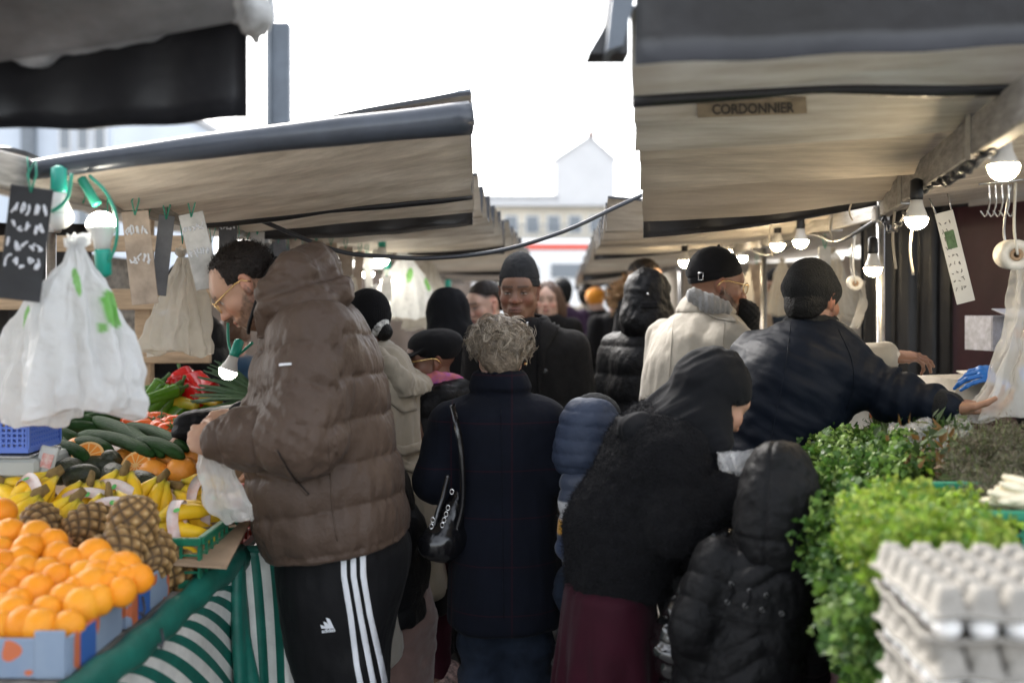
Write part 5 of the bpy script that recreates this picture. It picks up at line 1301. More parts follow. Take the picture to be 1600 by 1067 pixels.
F.loft(rows(D11, [(458,1072,1128,.075,.0),(472,1062,1140,.095),(492,1050,1158,.12)]), 0); F.loft(rows(D11, [(452,1082,1140,.06),(470,1082,1145,.07),(484,1085,1145,.08)]), .005, op='s')
garment('collar', F, M_TRENCH2, p11, lambda P, N: .004*fnoise(P, (22,22,22), 2), 2)
F = Field(V3(.5,3.6,1.30), V3(1.15,4.25,1.66), .006)
F.chain(A((1084,462,3.80),(1110,476,3.78),(1132,482,3.80)), [.03,.034,.03], .02); F.loft(rows(D11, [(456,1080,1136,.062),(490,1076,1142,.075)]), .02); garment('roll_neck', F, M_GREYKN, p11, lambda P, N: .002*np.sin(P[:, 0]*300)+.003*fnoise(P, (30,30,30), 1), 1)
F = Field(V3(.7,3.6,1.2), V3(1.15,4.25,1.62), .006); F.chain(A((1150,470,3.92),(1168,490,3.90),(1172,512,3.92)), [.03,.042,.035], .02); garment('scarf', F, M_KNITBLK, p11, lambda P, N: .003*np.sin(P[:, 0]*260)*np.sin(P[:, 2]*260), 1)
bva = bvh_of(jk); seam('back_seam', bva, [(1052,500),(1048,560),(1044,610)], .002, M_TRENCH2, jk); patch('epaulette', bva, [(1102,492),(1118,488),(1148,498),(1150,505),(1120,500)], M_TRENCH2, jk, .008, 3, .005); patch('epaulette', bva, [(1030,492),(1052,484),(1056,489),(1034,500)], M_TRENCH2, jk, .008, 3, .005); seam('armhole', bva, [(1132,505),(1130,530),(1128,560),(1124,600)], .002, M_TRENCH2, jk)
F = Field(aR[2]-.12, aR[2]+.12, .005); F.cap(aR[2]-V3(.012,0,0), aR[2]+V3(.022,0,.001), .045, .038, 0); garment('cuff', F, M_CREAMKN, p11, lambda P, N: .0015*np.sin(np.arctan2(P[:, 1]-aR[2][1], P[:, 2]-aR[2][2])*40), 1)
pants(p11, [at(1062,840,D11), at(1108,840,D11)], [V3(.66,D11,.48), V3(.80,D11,.48)], [V3(.66,D11,.06), V3(.80,D11,.06)], M_BLACKCL); shoe(p11, (.66,D11), (1,0)); shoe(p11, (.80,D11), (1,0))

# ---- man in the navy bomber jacket
D12 = 3.3
p12 = thing('person', 'man in a black ribbed beanie and navy bomber jacket stretching his arm over the herbs', 'person', (at(1220, 475, D12)[0], D12, 0))
hd12 = frame(at(1270, 468, D12), (.72,.68,-.14))
aR = A((1300,566,3.24),(1392,618,3.14),(1478,634,3.06)); aL = A((1178,560,3.42),(1165,690,3.5),(1240,740,3.62))
make_body(p12, hd12, .95, (.22,.115,.07), neck=at(1262,520,D12), torso=A((1245,565,D12),(1222,660,D12),(1200,750,D12)), arms=[aL,aR],
          legs=[[at(1170,790,D12), V3(.80,D12,.48), V3(.80,D12,.08)], [at(1230,790,D12), V3(.90,D12-.02,.48), V3(.90,D12-.02,.08)]],
          hands=[(frame(aR[2]+V3(.01,0,0), (.97,-.12,-.04), (.15,.25,-.9)), (.35,.40,.50,.55), .5, 1, 1.05, .03, .6), (frame(aL[2], (.6,.6,-.3), (0,0,1)),)],
          hopt=dict(beard=.7, lid=.3, palm=(.26,.14,.09)), h=.02)
bn = beanie(p12, hd12, .95, M_KNITBLK, base=-.028, tilt=.5, top=.106, cuff=.005, r=.0855)
hair_cap(p12, hd12, .95, M_HAIRBLK, -.035, .003, 2, .002, -.075)
F = Field(V3(.5,2.9,.75), V3(1.6,3.75,1.56), .007)
F.loft(rows(D12, [(497,1228,1306,.085),(510,1212,1318,.115),(530,1178,1334,.16),(560,1150,1346,.19),(600,1140,1346,.20),(660,1128,1318,.20),(700,1120,1288,.19),(722,1116,1272,.175),(745,1122,1264,.165)]), 0, n=2.3)
F.ecap(aR[0], aR[1], (.098,.090), (.074,.072), (0,1,0), .06); F.ecap(aR[1], aR[2], (.074,.072), (.05,.05), (0,0,1), .035); arm2(F, aL, .09, .078, .06)
def disp(P, N):
    d, t = chaindist(P, aR); dl = P[:, 0]*.55+P[:, 2]
    return .007*fnoise(P, (7,7,7), 51)+.0045*fnoise(np.stack([dl*1.0, P[:, 1], P[:, 2]*.4-P[:, 0]], 1), (30,8,6), 52)+.007*np.exp(-((t-.28)/.16)**2)*(d < .13)*np.sin(t*95+4*vnoise(P, (6,6,6), 2))
jk = garment('bomber_jacket', F, M_NAVYNY, p12, disp, 2)
F = Field(at(1265,500,D12)-.2, at(1265,500,D12)+.2, .005); F.loft(rows(D12, [(486,1234,1302,.072),(498,1226,1308,.082),(512,1216,1316,.11)]), 0); F.loft(rows(D12, [(480,1242,1300,.062),(498,1240,1302,.068)]), .003, op='s'); garment('rib_collar', F, M_KNITBLK, p12, lambda P, N: .0014*np.sin(np.arctan2(P[:, 0]-pxw(1267, D12), P[:, 1]-D12)*70), 1)
F = Field(aR[2]-.1, aR[2]+.1, .005); F.cap(aR[2]-V3(.02,0,-.004), aR[2]+V3(.012,0,0), .049, .043, 0); garment('cuff', F, M_KNITBLK, p12, None, 1)
F = Field(V3(.5,2.95,.7), V3(1.1,3.7,1.1), .008); F.loft(rows(D12, [(725,1122,1268,.172),(752,1130,1262,.165)]), 0, rnd=.012); garment('waist_rib', F, cloth('grey_rib', (.13,.13,.135)), p12, None, 1)
bvb = bvh_of(jk); seam('back_seam', bvb, [(1236,505),(1226,580),(1212,650),(1198,715)], .0015, M_NAVYNY, jk); seam('armhole', bvb, [(1310,515),(1330,560),(1334,600),(1322,640)], .0018, M_NAVYNY, jk)
pants(p12, [at(1165,780,D12), at(1225,780,D12)], [V3(.80,D12,.48), V3(.90,D12-.02,.48)], [V3(.80,D12,.06), V3(.90,D12-.02,.06)], M_BLACKCL); shoe(p12, (.80,D12), (1,0)); shoe(p12, (.90,D12-.02), (1,0))

# ---- woman in the hijab and fuzzy cardigan, bending over
D13 = 2.8
p13 = thing('person', 'woman in a black headscarf, fuzzy black cardigan and maroon skirt bending over the herbs', 'person', (at(960, 475, D13)[0], D13, 0))
hd13 = frame(at(1116, 624, 2.76), (.74,.42,-.54))
aR = A((1062,705,2.68),(1050,815,2.62),(1150,766,2.62)); aL = A((1060,700,2.95),(1060,800,3.02),(1150,772,2.92))
make_body(p13, hd13, .98, (.36,.21,.14), neck=at(1070,660,2.8), torso=A((1040,690,2.8),(985,780,2.8),(950,900,2.8)), arms=[aR,aL], legs=[[at(930,930,2.78), V3(.23,2.72,.45), V3(.22,2.74,.08)], [at(975,930,2.86), V3(.32,2.9,.45), V3(.32,2.92,.08)]],
          hands=[(frame(aR[2]+V3(.01,0,.0), (.75,.2,.55), (-.3,-.8,.4)), (1.0,1.0,1.1,1.1), .8, -1, .95), (frame(aL[2], (.85,-.2,.3), (0,-.1,1)), (.8,)*4, .6)], h=.02, hopt=dict(lid=.55))
F = Field(at(860,1020,2.3)*V3(1,0,1)+V3(0,2.28,0), at(1210,600,2.8)*V3(1,0,1)+V3(0,3.3,0), .008)
ax = frame(at(950,900,2.8), (0,1,0), unit(at(1050,655,2.8)-at(950,900,2.8)))
F.ecap(at(962,1000,2.8)-V3(.012,0,0), at(975,830,2.8), (.128,.17), (.150,.19), (1,0,0), 0); F.ecap(at(975,830,2.8), at(1035,700,2.8), (.150,.19), (.135,.20), (1,0,.3), .04); F.ecap(at(1030,712,2.8), at(1066,682,2.8), (.115,.19), (.07,.11), (1,0,.6), .05)
F.ecap(aR[0], aR[1], (.084,.082), (.078,.076), (0,1,0), .018); F.ecap(aR[1], aR[2], (.076,.074), (.05,.05), (0,0,1), .04); arm2(F, aL, .085, .075, .05)
F.clip(lambda x, y, z: pyz(942, D13)-.32*(x-pxw(880, D13))-z+.02*np.sin(x*30)); 
P, Q = F.mesh(2); N = normals(P, Q); P = P+N*(.010*fnoise(P, (8,8,5), 61)+.005*fnoise(P, (45,45,45), 62))[:, None]
M_FUZZ = cloth('boucle_wool', (.006,.006,.007), .95, .1, 160, .8)
cg = mesh_np('cardigan', P, Q, M_FUZZ, p13, True); fuzz('wool_fibres', P, N, mat('wool_fibre', (.014,.014,.016), .9, spec=.1), cg, 60000, .0085, .0006, 5, .9, 1.2)
F = Field(V3(.05,2.4,0), V3(.65,3.25,.85), .009)
F.loft(rows(D13, [(900,886,1020,.20),(960,878,1026,.21),(1067,866,1032,.23),(1180,858,1040,.25),(1330,850,1050,.28)]), 0, n=2.1)
garment('long_skirt', F, M_MAROON, p13, lambda P, N: .016*np.sin(np.arctan2(P[:, 1]-2.8, P[:, 0]-.27)*13+2*vnoise(P, (3,3,2), 3))*sstep(.75, .35, P[:, 2])+.005*fnoise(P, (14,14,4), 4), 2)
shoe(p13, (.22,2.66), (1,0)); shoe(p13, (.32,2.9), (1,0))
F = Field(V3(.28,2.4,1.02), V3(.75,3.15,1.46), .006)
F.ell((0,-.020,.026), (.090,.112,.106), 0, fr=hd13); F.ell((0,-.02,-.09), (.085,.09,.08), .04, fr=hd13)
F.chain(A((1078,640,2.80),(1046,655,2.80),(1000,668,2.80)), [.085,.075,.05], .06)
F.chain(A((1090,662,2.72),(1050,672,2.70),(1000,674,2.70),(964,664,2.76)), [.05,.045,.036,.020], .07)
F.chain(A((1104,655,2.70),(1112,690,2.68),(1110,722,2.69)), [.045,.04,.02], .04)
F.ell((0,.125,-.030), (.058,.062,.078), .015, op='s', fr=hd13); F.ell((0,.0,-.02), (.08,.104,.11), .004, op='s', fr=hd13)
def disp(P, N):
    L = (P-hd13[1]) @ hd13[0]; a = np.sqrt(L[:, 1]**2+L[:, 2]**2)
    return .0065*(1-2*np.abs(vnoise(np.stack([P[:, 0]*.35+P[:, 2]*.5, P[:, 1], P[:, 2]-.5*P[:, 0]], 1), (9,20,30), 7)))*sstep(.07, .13, a)+.004*(1-2*np.abs(vnoise(np.stack([P[:, 0]*.4, P[:, 1], P[:, 2]-.6*P[:, 0]], 1), (14,40,60), 9)))*sstep(.07, .13, a)+.005*fnoise(P, (12,12,12), 63)
garment('headscarf', F, M_HIJAB, p13, disp, 2)

# ---- child in the black hooded parka
D14 = 2.45
p14 = thing('person', 'child in a black hooded parka with laced back eyelets, seen from behind', 'person', (at(1180, 475, D14)[0], D14, 0))
hd14 = frame(at(1219, 800, D14), (.45,.85,-.25))
aL = A((1120,875,2.42),(1080,980,2.38),(1085,1080,2.5)); aR = A((1250,880,2.48),(1268,985,2.48),(1262,1080,2.58))
make_body(p14, hd14, .93, (.40,.25,.18), neck=at(1205,845,D14), torso=A((1190,880,D14),(1170,960,D14),(1150,1080,D14)), arms=[aL,aR], legs=[[at(1130,1110,D14), V3(.48,D14,.3), V3(.48,D14,.08)], [at(1190,1110,D14), V3(.60,D14,.3), V3(.60,D14,.08)]],
          hands=[(frame(aL[2], (.1,.5,-.8), (-1,0,0)), (.5,)*4, .4, 1, .8), (frame(aR[2], (-.1,.5,-.8), (1,0,0)), (.5,)*4, .4, -1, .8)], face=False, h=.02, bulk=.62)
F = Field(V3(.34,2.1,.42), V3(.80,2.85,1.28), .0055)
F.loft(rows(D14, [(815,1180,1240,.06),(838,1156,1252,.08),(850,1135,1262,.11),(870,1112,1272,.135),(910,1102,1272,.145),(960,1096,1264,.15),(1010,1076,1252,.16),(1067,1056,1244,.175),(1130,1045,1240,.19)]), 0, n=2.2)
F.ecap(aL[0], aL[1], (.060,.058), (.053,.052), (0,1,0), .035); F.ecap(aL[1], aL[2], (.053,.052), (.042,.042), (0,1,0), .02); F.ecap(aR[0], aR[1], (.060,.060), (.056,.056), (0,1,0), .035); F.ecap(aR[1], aR[2], (.056,.056), (.045,.045), (0,1,0), .02)
def disp(P, N):
    dl, al = chaindist(P, aL); dr, ar = chaindist(P, aR); on = np.minimum(dl, dr) < .072; ta = np.where(dl < dr, al, ar)
    cx = pxw(1180, D14)+(P[:, 2]-pyz(960, D14))*.25; u = np.abs(P[:, 0]-cx); tt = P[:, 2]+.55*np.minimum(u, .09)-.2*(P[:, 0]-cx)
    yoke = (P[:, 2] > pyz(960, D14))*(P[:, 2] < pyz(902, D14))
    q = np.where(on, quilt(ta+.01, .058, .0075), np.where(yoke, 0, quilt(tt, .062, .0095)))
    return q+.004*fnoise(P, (18,18,12), 71)+.003*fnoise(P, (44,44,30), 72)
jk = garment('parka', F, M_BLKPUFF, p14, disp, 2)
F = Field(hd14[1]-.26, hd14[1]+.24, .0055)
F.ell((0,-.025,.028), (.098,.118,.125), 0, fr=hd14); F.ell((0,-.045,-.07), (.088,.09,.085), .05, fr=hd14); F.ell((0,-.05,.118), (.05,.07,.04), .05, fr=hd14); F.ell((0,.13,.0), (.078,.09,.115), .02, op='s', fr=hd14); F.ell((0,.01,.0), (.08,.09,.10), .01, op='s', fr=hd14)
def disp(P, N):
    L = (P-hd14[1]) @ hd14[0]; return .005*fnoise(P, (16,16,16), 73)+.003*fnoise(P, (40,40,40), 74)-.006*np.exp(-(L[:, 0]/.004)**2)-.005*np.exp(-((L[:, 2]+.035-.3*L[:, 1])/.005)**2)-.004*np.exp(-((L[:, 1]-.055)/.005)**2)
garment('hood', F, M_BLKPUFF, p14, disp, 2)
bv14 = bvh_of(jk); ey = MB(); lc = MB()
for (x, y) in ((1137,940),(1143,912),(1165,946),(1171,922),(1191,952),(1197,930),(1221,958)):
    h_ = hit(bv14, x, y, .002); f_ = frame(h_, (0,0,1), (-.05,-1,.05)); ey.tube([fpt(f_, ((.0048)*math.cos(a), .0048*math.sin(a), 0)) for a in np.linspace(0, 2*PI, 12, endpoint=False)], .0013, 6, closed=True)
ey.build('eyelets', mat('gunmetal', (.20,.20,.20), .45, metal=1.0), jk, True)['kind'] = 'stuff'
for k, (a_, b_) in enumerate((((1137,940),(1144,912)),((1166,946),(1172,922)),((1191,952),(1198,930)))): seam('lace', bv14, [a_, ((a_[0]+b_[0])/2+3, (a_[1]+b_[1])/2), b_], .0022, M_BLACKCL, jk, .004)
seam('waist_seam', bv14, [(1104,958),(1150,968),(1200,975),(1258,962)], .002, M_BLKPUFF, jk)
pants(p14, [at(1130,1130,D14), at(1190,1130,D14)], [V3(.48,D14,.3), V3(.60,D14,.3)], [V3(.48,D14,.06), V3(.60,D14,.06)], M_BLACKCL, (.075,.06,.05), seat=.09); shoe(p14, (.48,D14), (.3,1), s=.8); shoe(p14, (.60,D14), (.3,1), s=.8)

# ---- child in the glossy puffer, mostly hidden
D15 = 2.66
p15 = thing('person', 'small child in a glossy black puffer jacket squeezed between the cardigan and the hooded parka', 'person', (at(1090, 475, D15)[0], D15, 0))
hd15 = frame(at(1128, 838, 2.70), (.7,.6,-.3)); aL = A((1085,925,2.60),(1055,1010,2.56),(1060,1090,2.62)); aR = A((1160,930,2.75),(1180,1000,2.75),(1180,1080,2.8))
make_body(p15, hd15, .86, (.4,.25,.18), neck=at(1118,895,2.7), torso=A((1115,930,2.7),(1112,1000,2.7),(1112,1090,2.7)), arms=[aL,aR], legs=[[at(1095,1110,2.7), V3(.49,2.7,.25), V3(.49,2.7,.08)], [at(1130,1110,2.7), V3(.56,2.7,.25), V3(.56,2.7,.08)]], face=False, h=.02, bulk=.6)
F = Field(V3(.34,2.4,.45), V3(.72,3.0,1.12), .006)
F.loft(rows(2.7, [(890,1085,1160,.09),(920,1070,1170,.12),(1000,1062,1172,.13),(1110,1058,1172,.14)]), 0); F.ecap(aL[0], aL[1], (.06,.06), (.055,.055), (0,1,0), .03); F.ecap(aL[1], aL[2], (.055,.055), (.045,.045), (0,1,0), .02); arm2(F, aR, .06, .055, .045)
garment('puffer_jacket', F, M_SHINY, p15, lambda P, N: quilt(P[:, 2]+.2*P[:, 0], .055, .014)+.006*fnoise(P, (26,26,26), 81), 2)
F = Field(hd15[1]-.22, hd15[1]+.2, .006); F.ell((0,-.02,.02), (.095,.11,.11), 0, fr=hd15); F.ell((0,-.03,-.07), (.085,.085,.07), .04, fr=hd15); F.ell((0,.12,.0), (.07,.08,.09), .02, op='s', fr=hd15)
P, Q = F.mesh(2); N = normals(P, Q); P = P+N*(quilt(P[:, 2]+.1*P[:, 0], .06, .012)+.006*fnoise(P, (26,26,26), 82))[:, None]; hd_ = mesh_np('hood', P, Q, M_SHINY, p15, True)
rim = np.array([fpt(hd15, (.072*math.cos(a), .065, .092*math.sin(a)+.0)) for a in np.linspace(0, 2*PI, 90)]); fuzz('fur_trim', rim, unit(hd15[0][:, 1])[None, :]+np.random.default_rng(2).normal(0, .8, (90, 3)), mat('grey_fur', (.16,.15,.14), .9), hd_, 2500, .022, .0008, 3)
pants(p15, [at(1095,1110,2.7), at(1130,1110,2.7)], [V3(.49,2.7,.25), V3(.57,2.7,.25)], [V3(.49,2.7,.06), V3(.57,2.7,.06)], M_BLACKCL, (.07,.055,.045), seat=.08); shoe(p15, (.49,2.7), (.3,1), s=.75); shoe(p15, (.57,2.7), (.3,1), s=.75)

# ---- child in the blue puffer
D16 = 3.15
p16 = thing('person', 'child in a blue quilted hooded jacket with white and mustard bands, left of the cardigan', 'person', (at(920, 475, D16)[0], D16, 0))
hd16 = frame(at(932, 682, D16), (.75,.6,-.2)); aL = A((905,760,3.08),(900,850,3.08),(930,910,3.15)); aR = A((960,760,3.25),(970,850,3.3),(990,900,3.3))
make_body(p16, hd16, .92, (.4,.25,.18), neck=at(925,735,D16), torso=A((925,770,D16),(925,850,D16),(925,930,D16)), arms=[aL,aR], legs=[[at(912,940,D16), V3(.23,D16,.32), V3(.23,D16,.08)], [at(945,940,D16), V3(.31,D16,.32), V3(.31,D16,.08)]], face=False, h=.02, bulk=.6)
F = Field(V3(.08,2.85,.55), V3(.5,3.5,1.1), .007); F.loft(rows(D16, [(722,900,958,.09),(745,890,970,.12),(830,888,972,.13),(950,886,974,.14)]), 0); arm2(F, aL, .062, .055, .045); arm2(F, aR, .062, .055, .045)
bz = [(pyz(778,D16), (.032,.043,.072)), (pyz(806,D16), (.55,.55,.56)), (pyz(828,D16), (.55,.27,.02)), (0, (.025,.04,.085))]
def cf(P):
    z = P[:, 2]+.1*(P[:, 0]-.25); C = np.tile(bz[3][1], (len(P), 1)).astype(float)
    C[z > bz[2][0]] = bz[2][1]; C[z > bz[1][0]] = bz[1][1]; C[z > bz[0][0]] = bz[0][1]; return C
M_BANDS = mat('banded_puffer', (.04,.06,.115), .5, sheen=.2, vcol=True, bump=[('noise', 40, .4)])
garment('puffer_jacket', F, M_BANDS, p16, qz(.075, .011), 2, cf)
F = Field(hd16[1]-.24, hd16[1]+.22, .006); F.ell((0,-.03,.020), (.094,.108,.104), 0, fr=hd16); F.ell((0,-.05,-.07), (.092,.088,.075), .05, fr=hd16); F.ell((0,.115,.0), (.08,.09,.10), .02, op='s', fr=hd16)
garment('hood', F, M_BLUEPUF, p16, lambda P, N: quilt(P[:, 2]+.05*P[:, 0], .042, .0055, .4)+.003*fnoise(P, (22,22,22), 5)-.004*np.exp(-((((P-hd16[1])@hd16[0])[:, 1]-.03)/.004)**2), 2)
beanie(p16, hd16, .92, M_KNITGRY, 'knit_cap', .0, .6)
pants(p16, [at(912,940,D16), at(945,940,D16)], [V3(.23,D16,.32), V3(.31,D16,.32)], [V3(.23,D16,.06), V3(.31,D16,.06)], M_JEANS, (.075,.06,.05), seat=.085); shoe(p16, (.23,D16), (.5,1), s=.8); shoe(p16, (.31,D16), (.5,1), s=.8)

# ---- traders
pV = simple_person('trader in a black puffer behind the left stall and the hanging bags', 262, 5.0, frame(at(292, 452, 5.0), (.8,-.6,-.1)), SK_L, [(492,240,330,.10),(510,215,350,.16),(560,200,362,.19),(650,180,372,.2),(760,190,370,.2)], M_BLKPUFF, M_BLACKCL, disp=qz(.12, .014), name='puffer_jacket')
hair_cap(pV, frame(at(292, 452, 5.0), (.8,-.6,-.1)), 1.0, M_HAIRBLK, .01, .008)
hdw = frame(at(366, 530, 6.0), (.4,-.85,-.3))
pW = simple_person('trader with brown hair bending in a petrol blue jumper, back of left stall', 340, 6.0, hdw, SK_L, [(556,318,392,.11),(572,295,405,.16),(620,285,412,.19),(720,290,408,.2)], cloth('petrol_blue_jumper', (.015,.055,.12)), M_BLACKCL, name='jumper')
hair_cap(pW, hdw, 1.02, mat('chestnut_hair', (.11,.055,.03), .5, bump=[('noise', 90, .6)]), -.02, .016)
# trader at the right with blue gloves
pX = thing('person', 'trader in dark clothes and bright blue gloves by the long clear bag', 'person', at(1660, 475, 3.75)*V3(1,1,0))
hdx = frame(at(1665, 440, 3.75), (-.8,-.55,-.1)); aR = A((1640,555,3.62),(1625,650,3.55),(1568,588,3.45)); aL = A((1730,555,3.9),(1720,670,3.9),(1650,690,3.6))
make_body(pX, hdx, 1.0, SK_L, neck=at(1680,510,3.75), torso=A((1685,560,3.75),(1688,660,3.75),(1690,800,3.75)), arms=[aR,aL], legs=[[at(1665,820,3.75), V3(2.0,3.75,.48), V3(2.0,3.75,.08)], [at(1715,820,3.75), V3(2.15,3.75,.48), V3(2.15,3.75,.08)]], hands=[(frame(aL[2], (-.9,-.2,-.1), (0,0,1)),)], h=.022)
F = Field(V3(1.6,3.2,.8), V3(2.5,4.2,1.55), .011); F.loft(rows(3.75, [(510,1660,1712,.10),(530,1635,1735,.17),(600,1625,1745,.2),(850,1628,1742,.2)]), 0); arm2(F, aR, .08, .068, .05); arm2(F, aL, .08, .068, .05); garment('jacket', F, M_BLACKCL, pX, lambda P, N: .007*fnoise(P, (10,10,6), 3), 2)
fr = frame(aR[2]+V3(.02,.0,.0), (-.93,-.1,.10), (.1,-.55,.8))
F = Field(aR[2]-.26, aR[2]+.2, .0042); hand_sdf(F, fr, (.30,.40,.55,.7), .2, 1, 1.10, .10, .75); F.cap(fpt(fr,(0,-.05,0)), fpt(fr,(0,0,0)), .036, .030, .01)
garment('glove', F, mat('blue_nitrile', (.012,.12,.42), .42, bump=[('noise', 60, .25)]), pX, lambda P, N: .0015*fnoise(P, (50,50,50), 2), 1)
hair_cap(pX, hdx, 1.0, M_HAIRDK, .02, .01); pants(pX, [at(1665,820,3.75), at(1715,820,3.75)], [V3(2.0,3.75,.48), V3(2.15,3.75,.48)], [V3(2.0,3.75,.06), V3(2.15,3.75,.06)], M_BLACKCL); shoe(pX, (2.0,3.75), (-1,0)); shoe(pX, (2.15,3.75), (-1,0))
# name strip on the big awning, printed on the canvas
can = [c for c in big.children if c.name.startswith('canopy')][0]; bvk = bvh_of(can)
ns = patch('name_strip', bvk, [(1088,156),(1259,150),(1261,176),(1090,183)], mat('faded_print_ground', (.30,.235,.165), .8, noise_=(20,.3)), can, .003, 5, 0)
textlay('CORDONNIER', 22, 1176, 168, bvk, mat('faded_ink', (.06,.05,.045), .8), can, 'lettering', .025, .88, eps=.005, bold=.6)
# ================= left stall: tables, cloth, produce =================
rnd = random.Random(11)
def Rz(a): return Matrix.Rotation(a, 4, 'Z')
def rrot(r=rnd): return Euler((r.uniform(0, 6.28), r.uniform(0, 6.28), r.uniform(0, 6.28))).to_matrix().to_4x4()
def frM(fr, s=1.0):
    M = Matrix.Identity(4)
    for i in range(3):
        for j in range(3): M[i][j] = float(fr[0][i, j])*s
        M[i][3] = float(fr[1][i])
    return M
class Kind:
    """a kind of thing built once and copied for every further one"""
    def __init__(s, make, group): s.make = make; s.group = group; s.proto = None
    def put(s, M, label, group=None):
        if s.proto is None:
            s.proto = s.make(); s.proto.matrix_basis = M; s.proto['label'] = label; s.proto['group'] = group or s.group; o = s.proto
            for ch in o.children: ch.matrix_parent_inverse = Matrix.Identity(4)
            return o
        return dup(s.proto, M, label, group or s.group)
def ex(x, y=None): return -.90+.054*(y-1.1) if y is not None else None
def tx_(y): return -.85+.054*(y-2.03)           # front edge of the left tables
def table(label, y0, y1, depth, z, edge, side, group='market stall tables'):
    t = thing('stall_table', label, 'table', (edge((y0+y1)/2), (y0+y1)/2, 0), group)
    e0, e1 = edge(y0), edge(y1)
    V = [(e0+side*.03, y0), (e1+side*.03, y1), (e1+side*depth, y1), (e0+side*depth, y0)]
    n = 4; B = [(x, y, z-.03) for x, y in V]; T = [(x, y, z-.004) for x, y in V]
    fs = [[0,1,2,3][::-1], [4,5,6,7], [0,1,5,4], [1,2,6,5], [2,3,7,6], [3,0,4,7]]
    if side > 0: fs = [f[::-1] for f in fs]
    MB().add(B+T, fs).build('tabletop', M_WOOD, t)
    for (x, y) in V:
        cx, cy = sum(v[0] for v in V)/4, sum(v[1] for v in V)/4
        p = V3(x+(cx-x)*.1, y+(cy-y)*.06, 0); MB().tube([p, p+V3(0,0,z-.03)], .016, 10).build('leg', M_METAL, t, True)
    return t
TZ = .80
table('left front stall table under the orange boxes and pineapples', 1.45, 3.0, 1.35, TZ, tx_, -1)
table('left stall table under the cucumbers and peppers, behind the man in brown', 3.05, 4.55, 1.35, TZ, tx_, -1)
# striped cloth hanging on the front of the tables
def striped_cloth(label, edge_pts, z0, zb, n, pitch, shear, seed, fold=.02, start=0, out=0.0):
    """edge_pts: line along the table's front edge (x,y); stripes of two colours run down, sheared along the lane"""
    t = thing('table_cloth', label, 'cloth', (*edge_pts[0], z0)); E = np.array(edge_pts, float)
    L = np.concatenate([[0], np.cumsum(np.linalg.norm(np.diff(E, axis=0), axis=1))]); tot = L[-1]; sub = 4
    cols = int(tot/pitch)*sub; rowsn = 40; us = np.linspace(0, tot, cols+1)
    top = np.stack([np.interp(us, L, E[:, i]) for i in range(2)], 1); tan = np.gradient(top, axis=0); tan /= np.linalg.norm(tan, axis=1)[:, None]; nor = np.stack([tan[:, 1], -tan[:, 0]], 1)
    G = np.zeros((rowsn+1, cols+1, 3))
    for i in range(rowsn+1):
        w = i/rowsn; a = us+shear*w**.7; a = np.where(a > tot-.03, tot-.03+.03*np.tanh((a-tot+.03)/.25), a) if shear > .2 else a
        f = fold*w**.7*(np.sin(us*15+seed+w*2)+.6*np.sin(us*37+seed*2+w)); 
        G[i, :, :2] = top+tan*(a-us)[:, None]+nor*(f+.008+out*w)[:, None]; G[i, :, 2] = z0-(z0-zb)*w
    Fs = []; mi = []
    for i in range(rowsn):
        for j in range(cols):
            Fs.append([i*(cols+1)+j, i*(cols+1)+j+1, (i+1)*(cols+1)+j+1, (i+1)*(cols+1)+j]); mi.append((j//sub+start) % 2)
    o = mesh_np('striped_sheet', G.reshape(-1, 3), Fs, [M_TEAL, M_WHITESTR], t, True, mi=mi)
    sm = o.modifiers.new('thick', 'SOLIDIFY'); sm.thickness = .0015
    return t, top
e_ = [(tx_(y), y) for y in (1.5, 2.0, 2.4, 2.8, 2.98)]
tc, _ = striped_cloth('green and white striped cloth hanging from the left front table', e_, .755, .02, 24, .052, .95, 1, .012)
P = [V3(tx_(y)+.012, y, .785+.010*math.sin(y*5)) for y in np.linspace(1.45, 2.98, 40)]
MB().tube(P, [.026+.003*math.sin(i*1.3) for i in range(40)], 12, flat=1.5).build('rolled_hem', M_TEAL, tc, True)
e2 = [at(372,868,2.98)[:2], at(400,868,2.99)[:2], at(440,868,2.97)[:2], (-.60,3.02), (-.52,3.06)]
tc2, _ = striped_cloth('narrow striped cloth gathered beside the leg of the man in track pants', e2, .815, .02, 10, .030, .05, 4, .020, 1)
MB().tube([V3(x, y, .815) for x, y in e2], .012, 8).build('rolled_hem', M_TEAL, tc2, True)
F = Field(at(385,990,2.9)-V3(.2,.2,.6), at(385,900,2.9)+V3(.2,.2,.2), .007); F.loft(rows(2.93, [(872,368,384,.02),(890,362,392,.03),(950,356,392,.04),(1067,362,408,.05),(1250,360,420,.05)]), 0); garment('gathered_fold', F, M_TEAL, tc2, lambda P, N: .012*np.sin(P[:, 0]*90+P[:, 2]*4)+.004*fnoise(P, (14,14,4), 2), 2)
ck = MB()
for (x, y, d) in ((223,950,2.32),(300,900,2.65),(252,1000,2.18),(378,878,2.93)): ck.tube([at(x, y-18, d+.02), at(x+3, y, d), at(x, y+14, d-.005), at(x-4, y+6, d-.01)], .003, 6)
ck.build('fixing_cords', M_CABLE, tc, True)['kind'] = 'stuff'

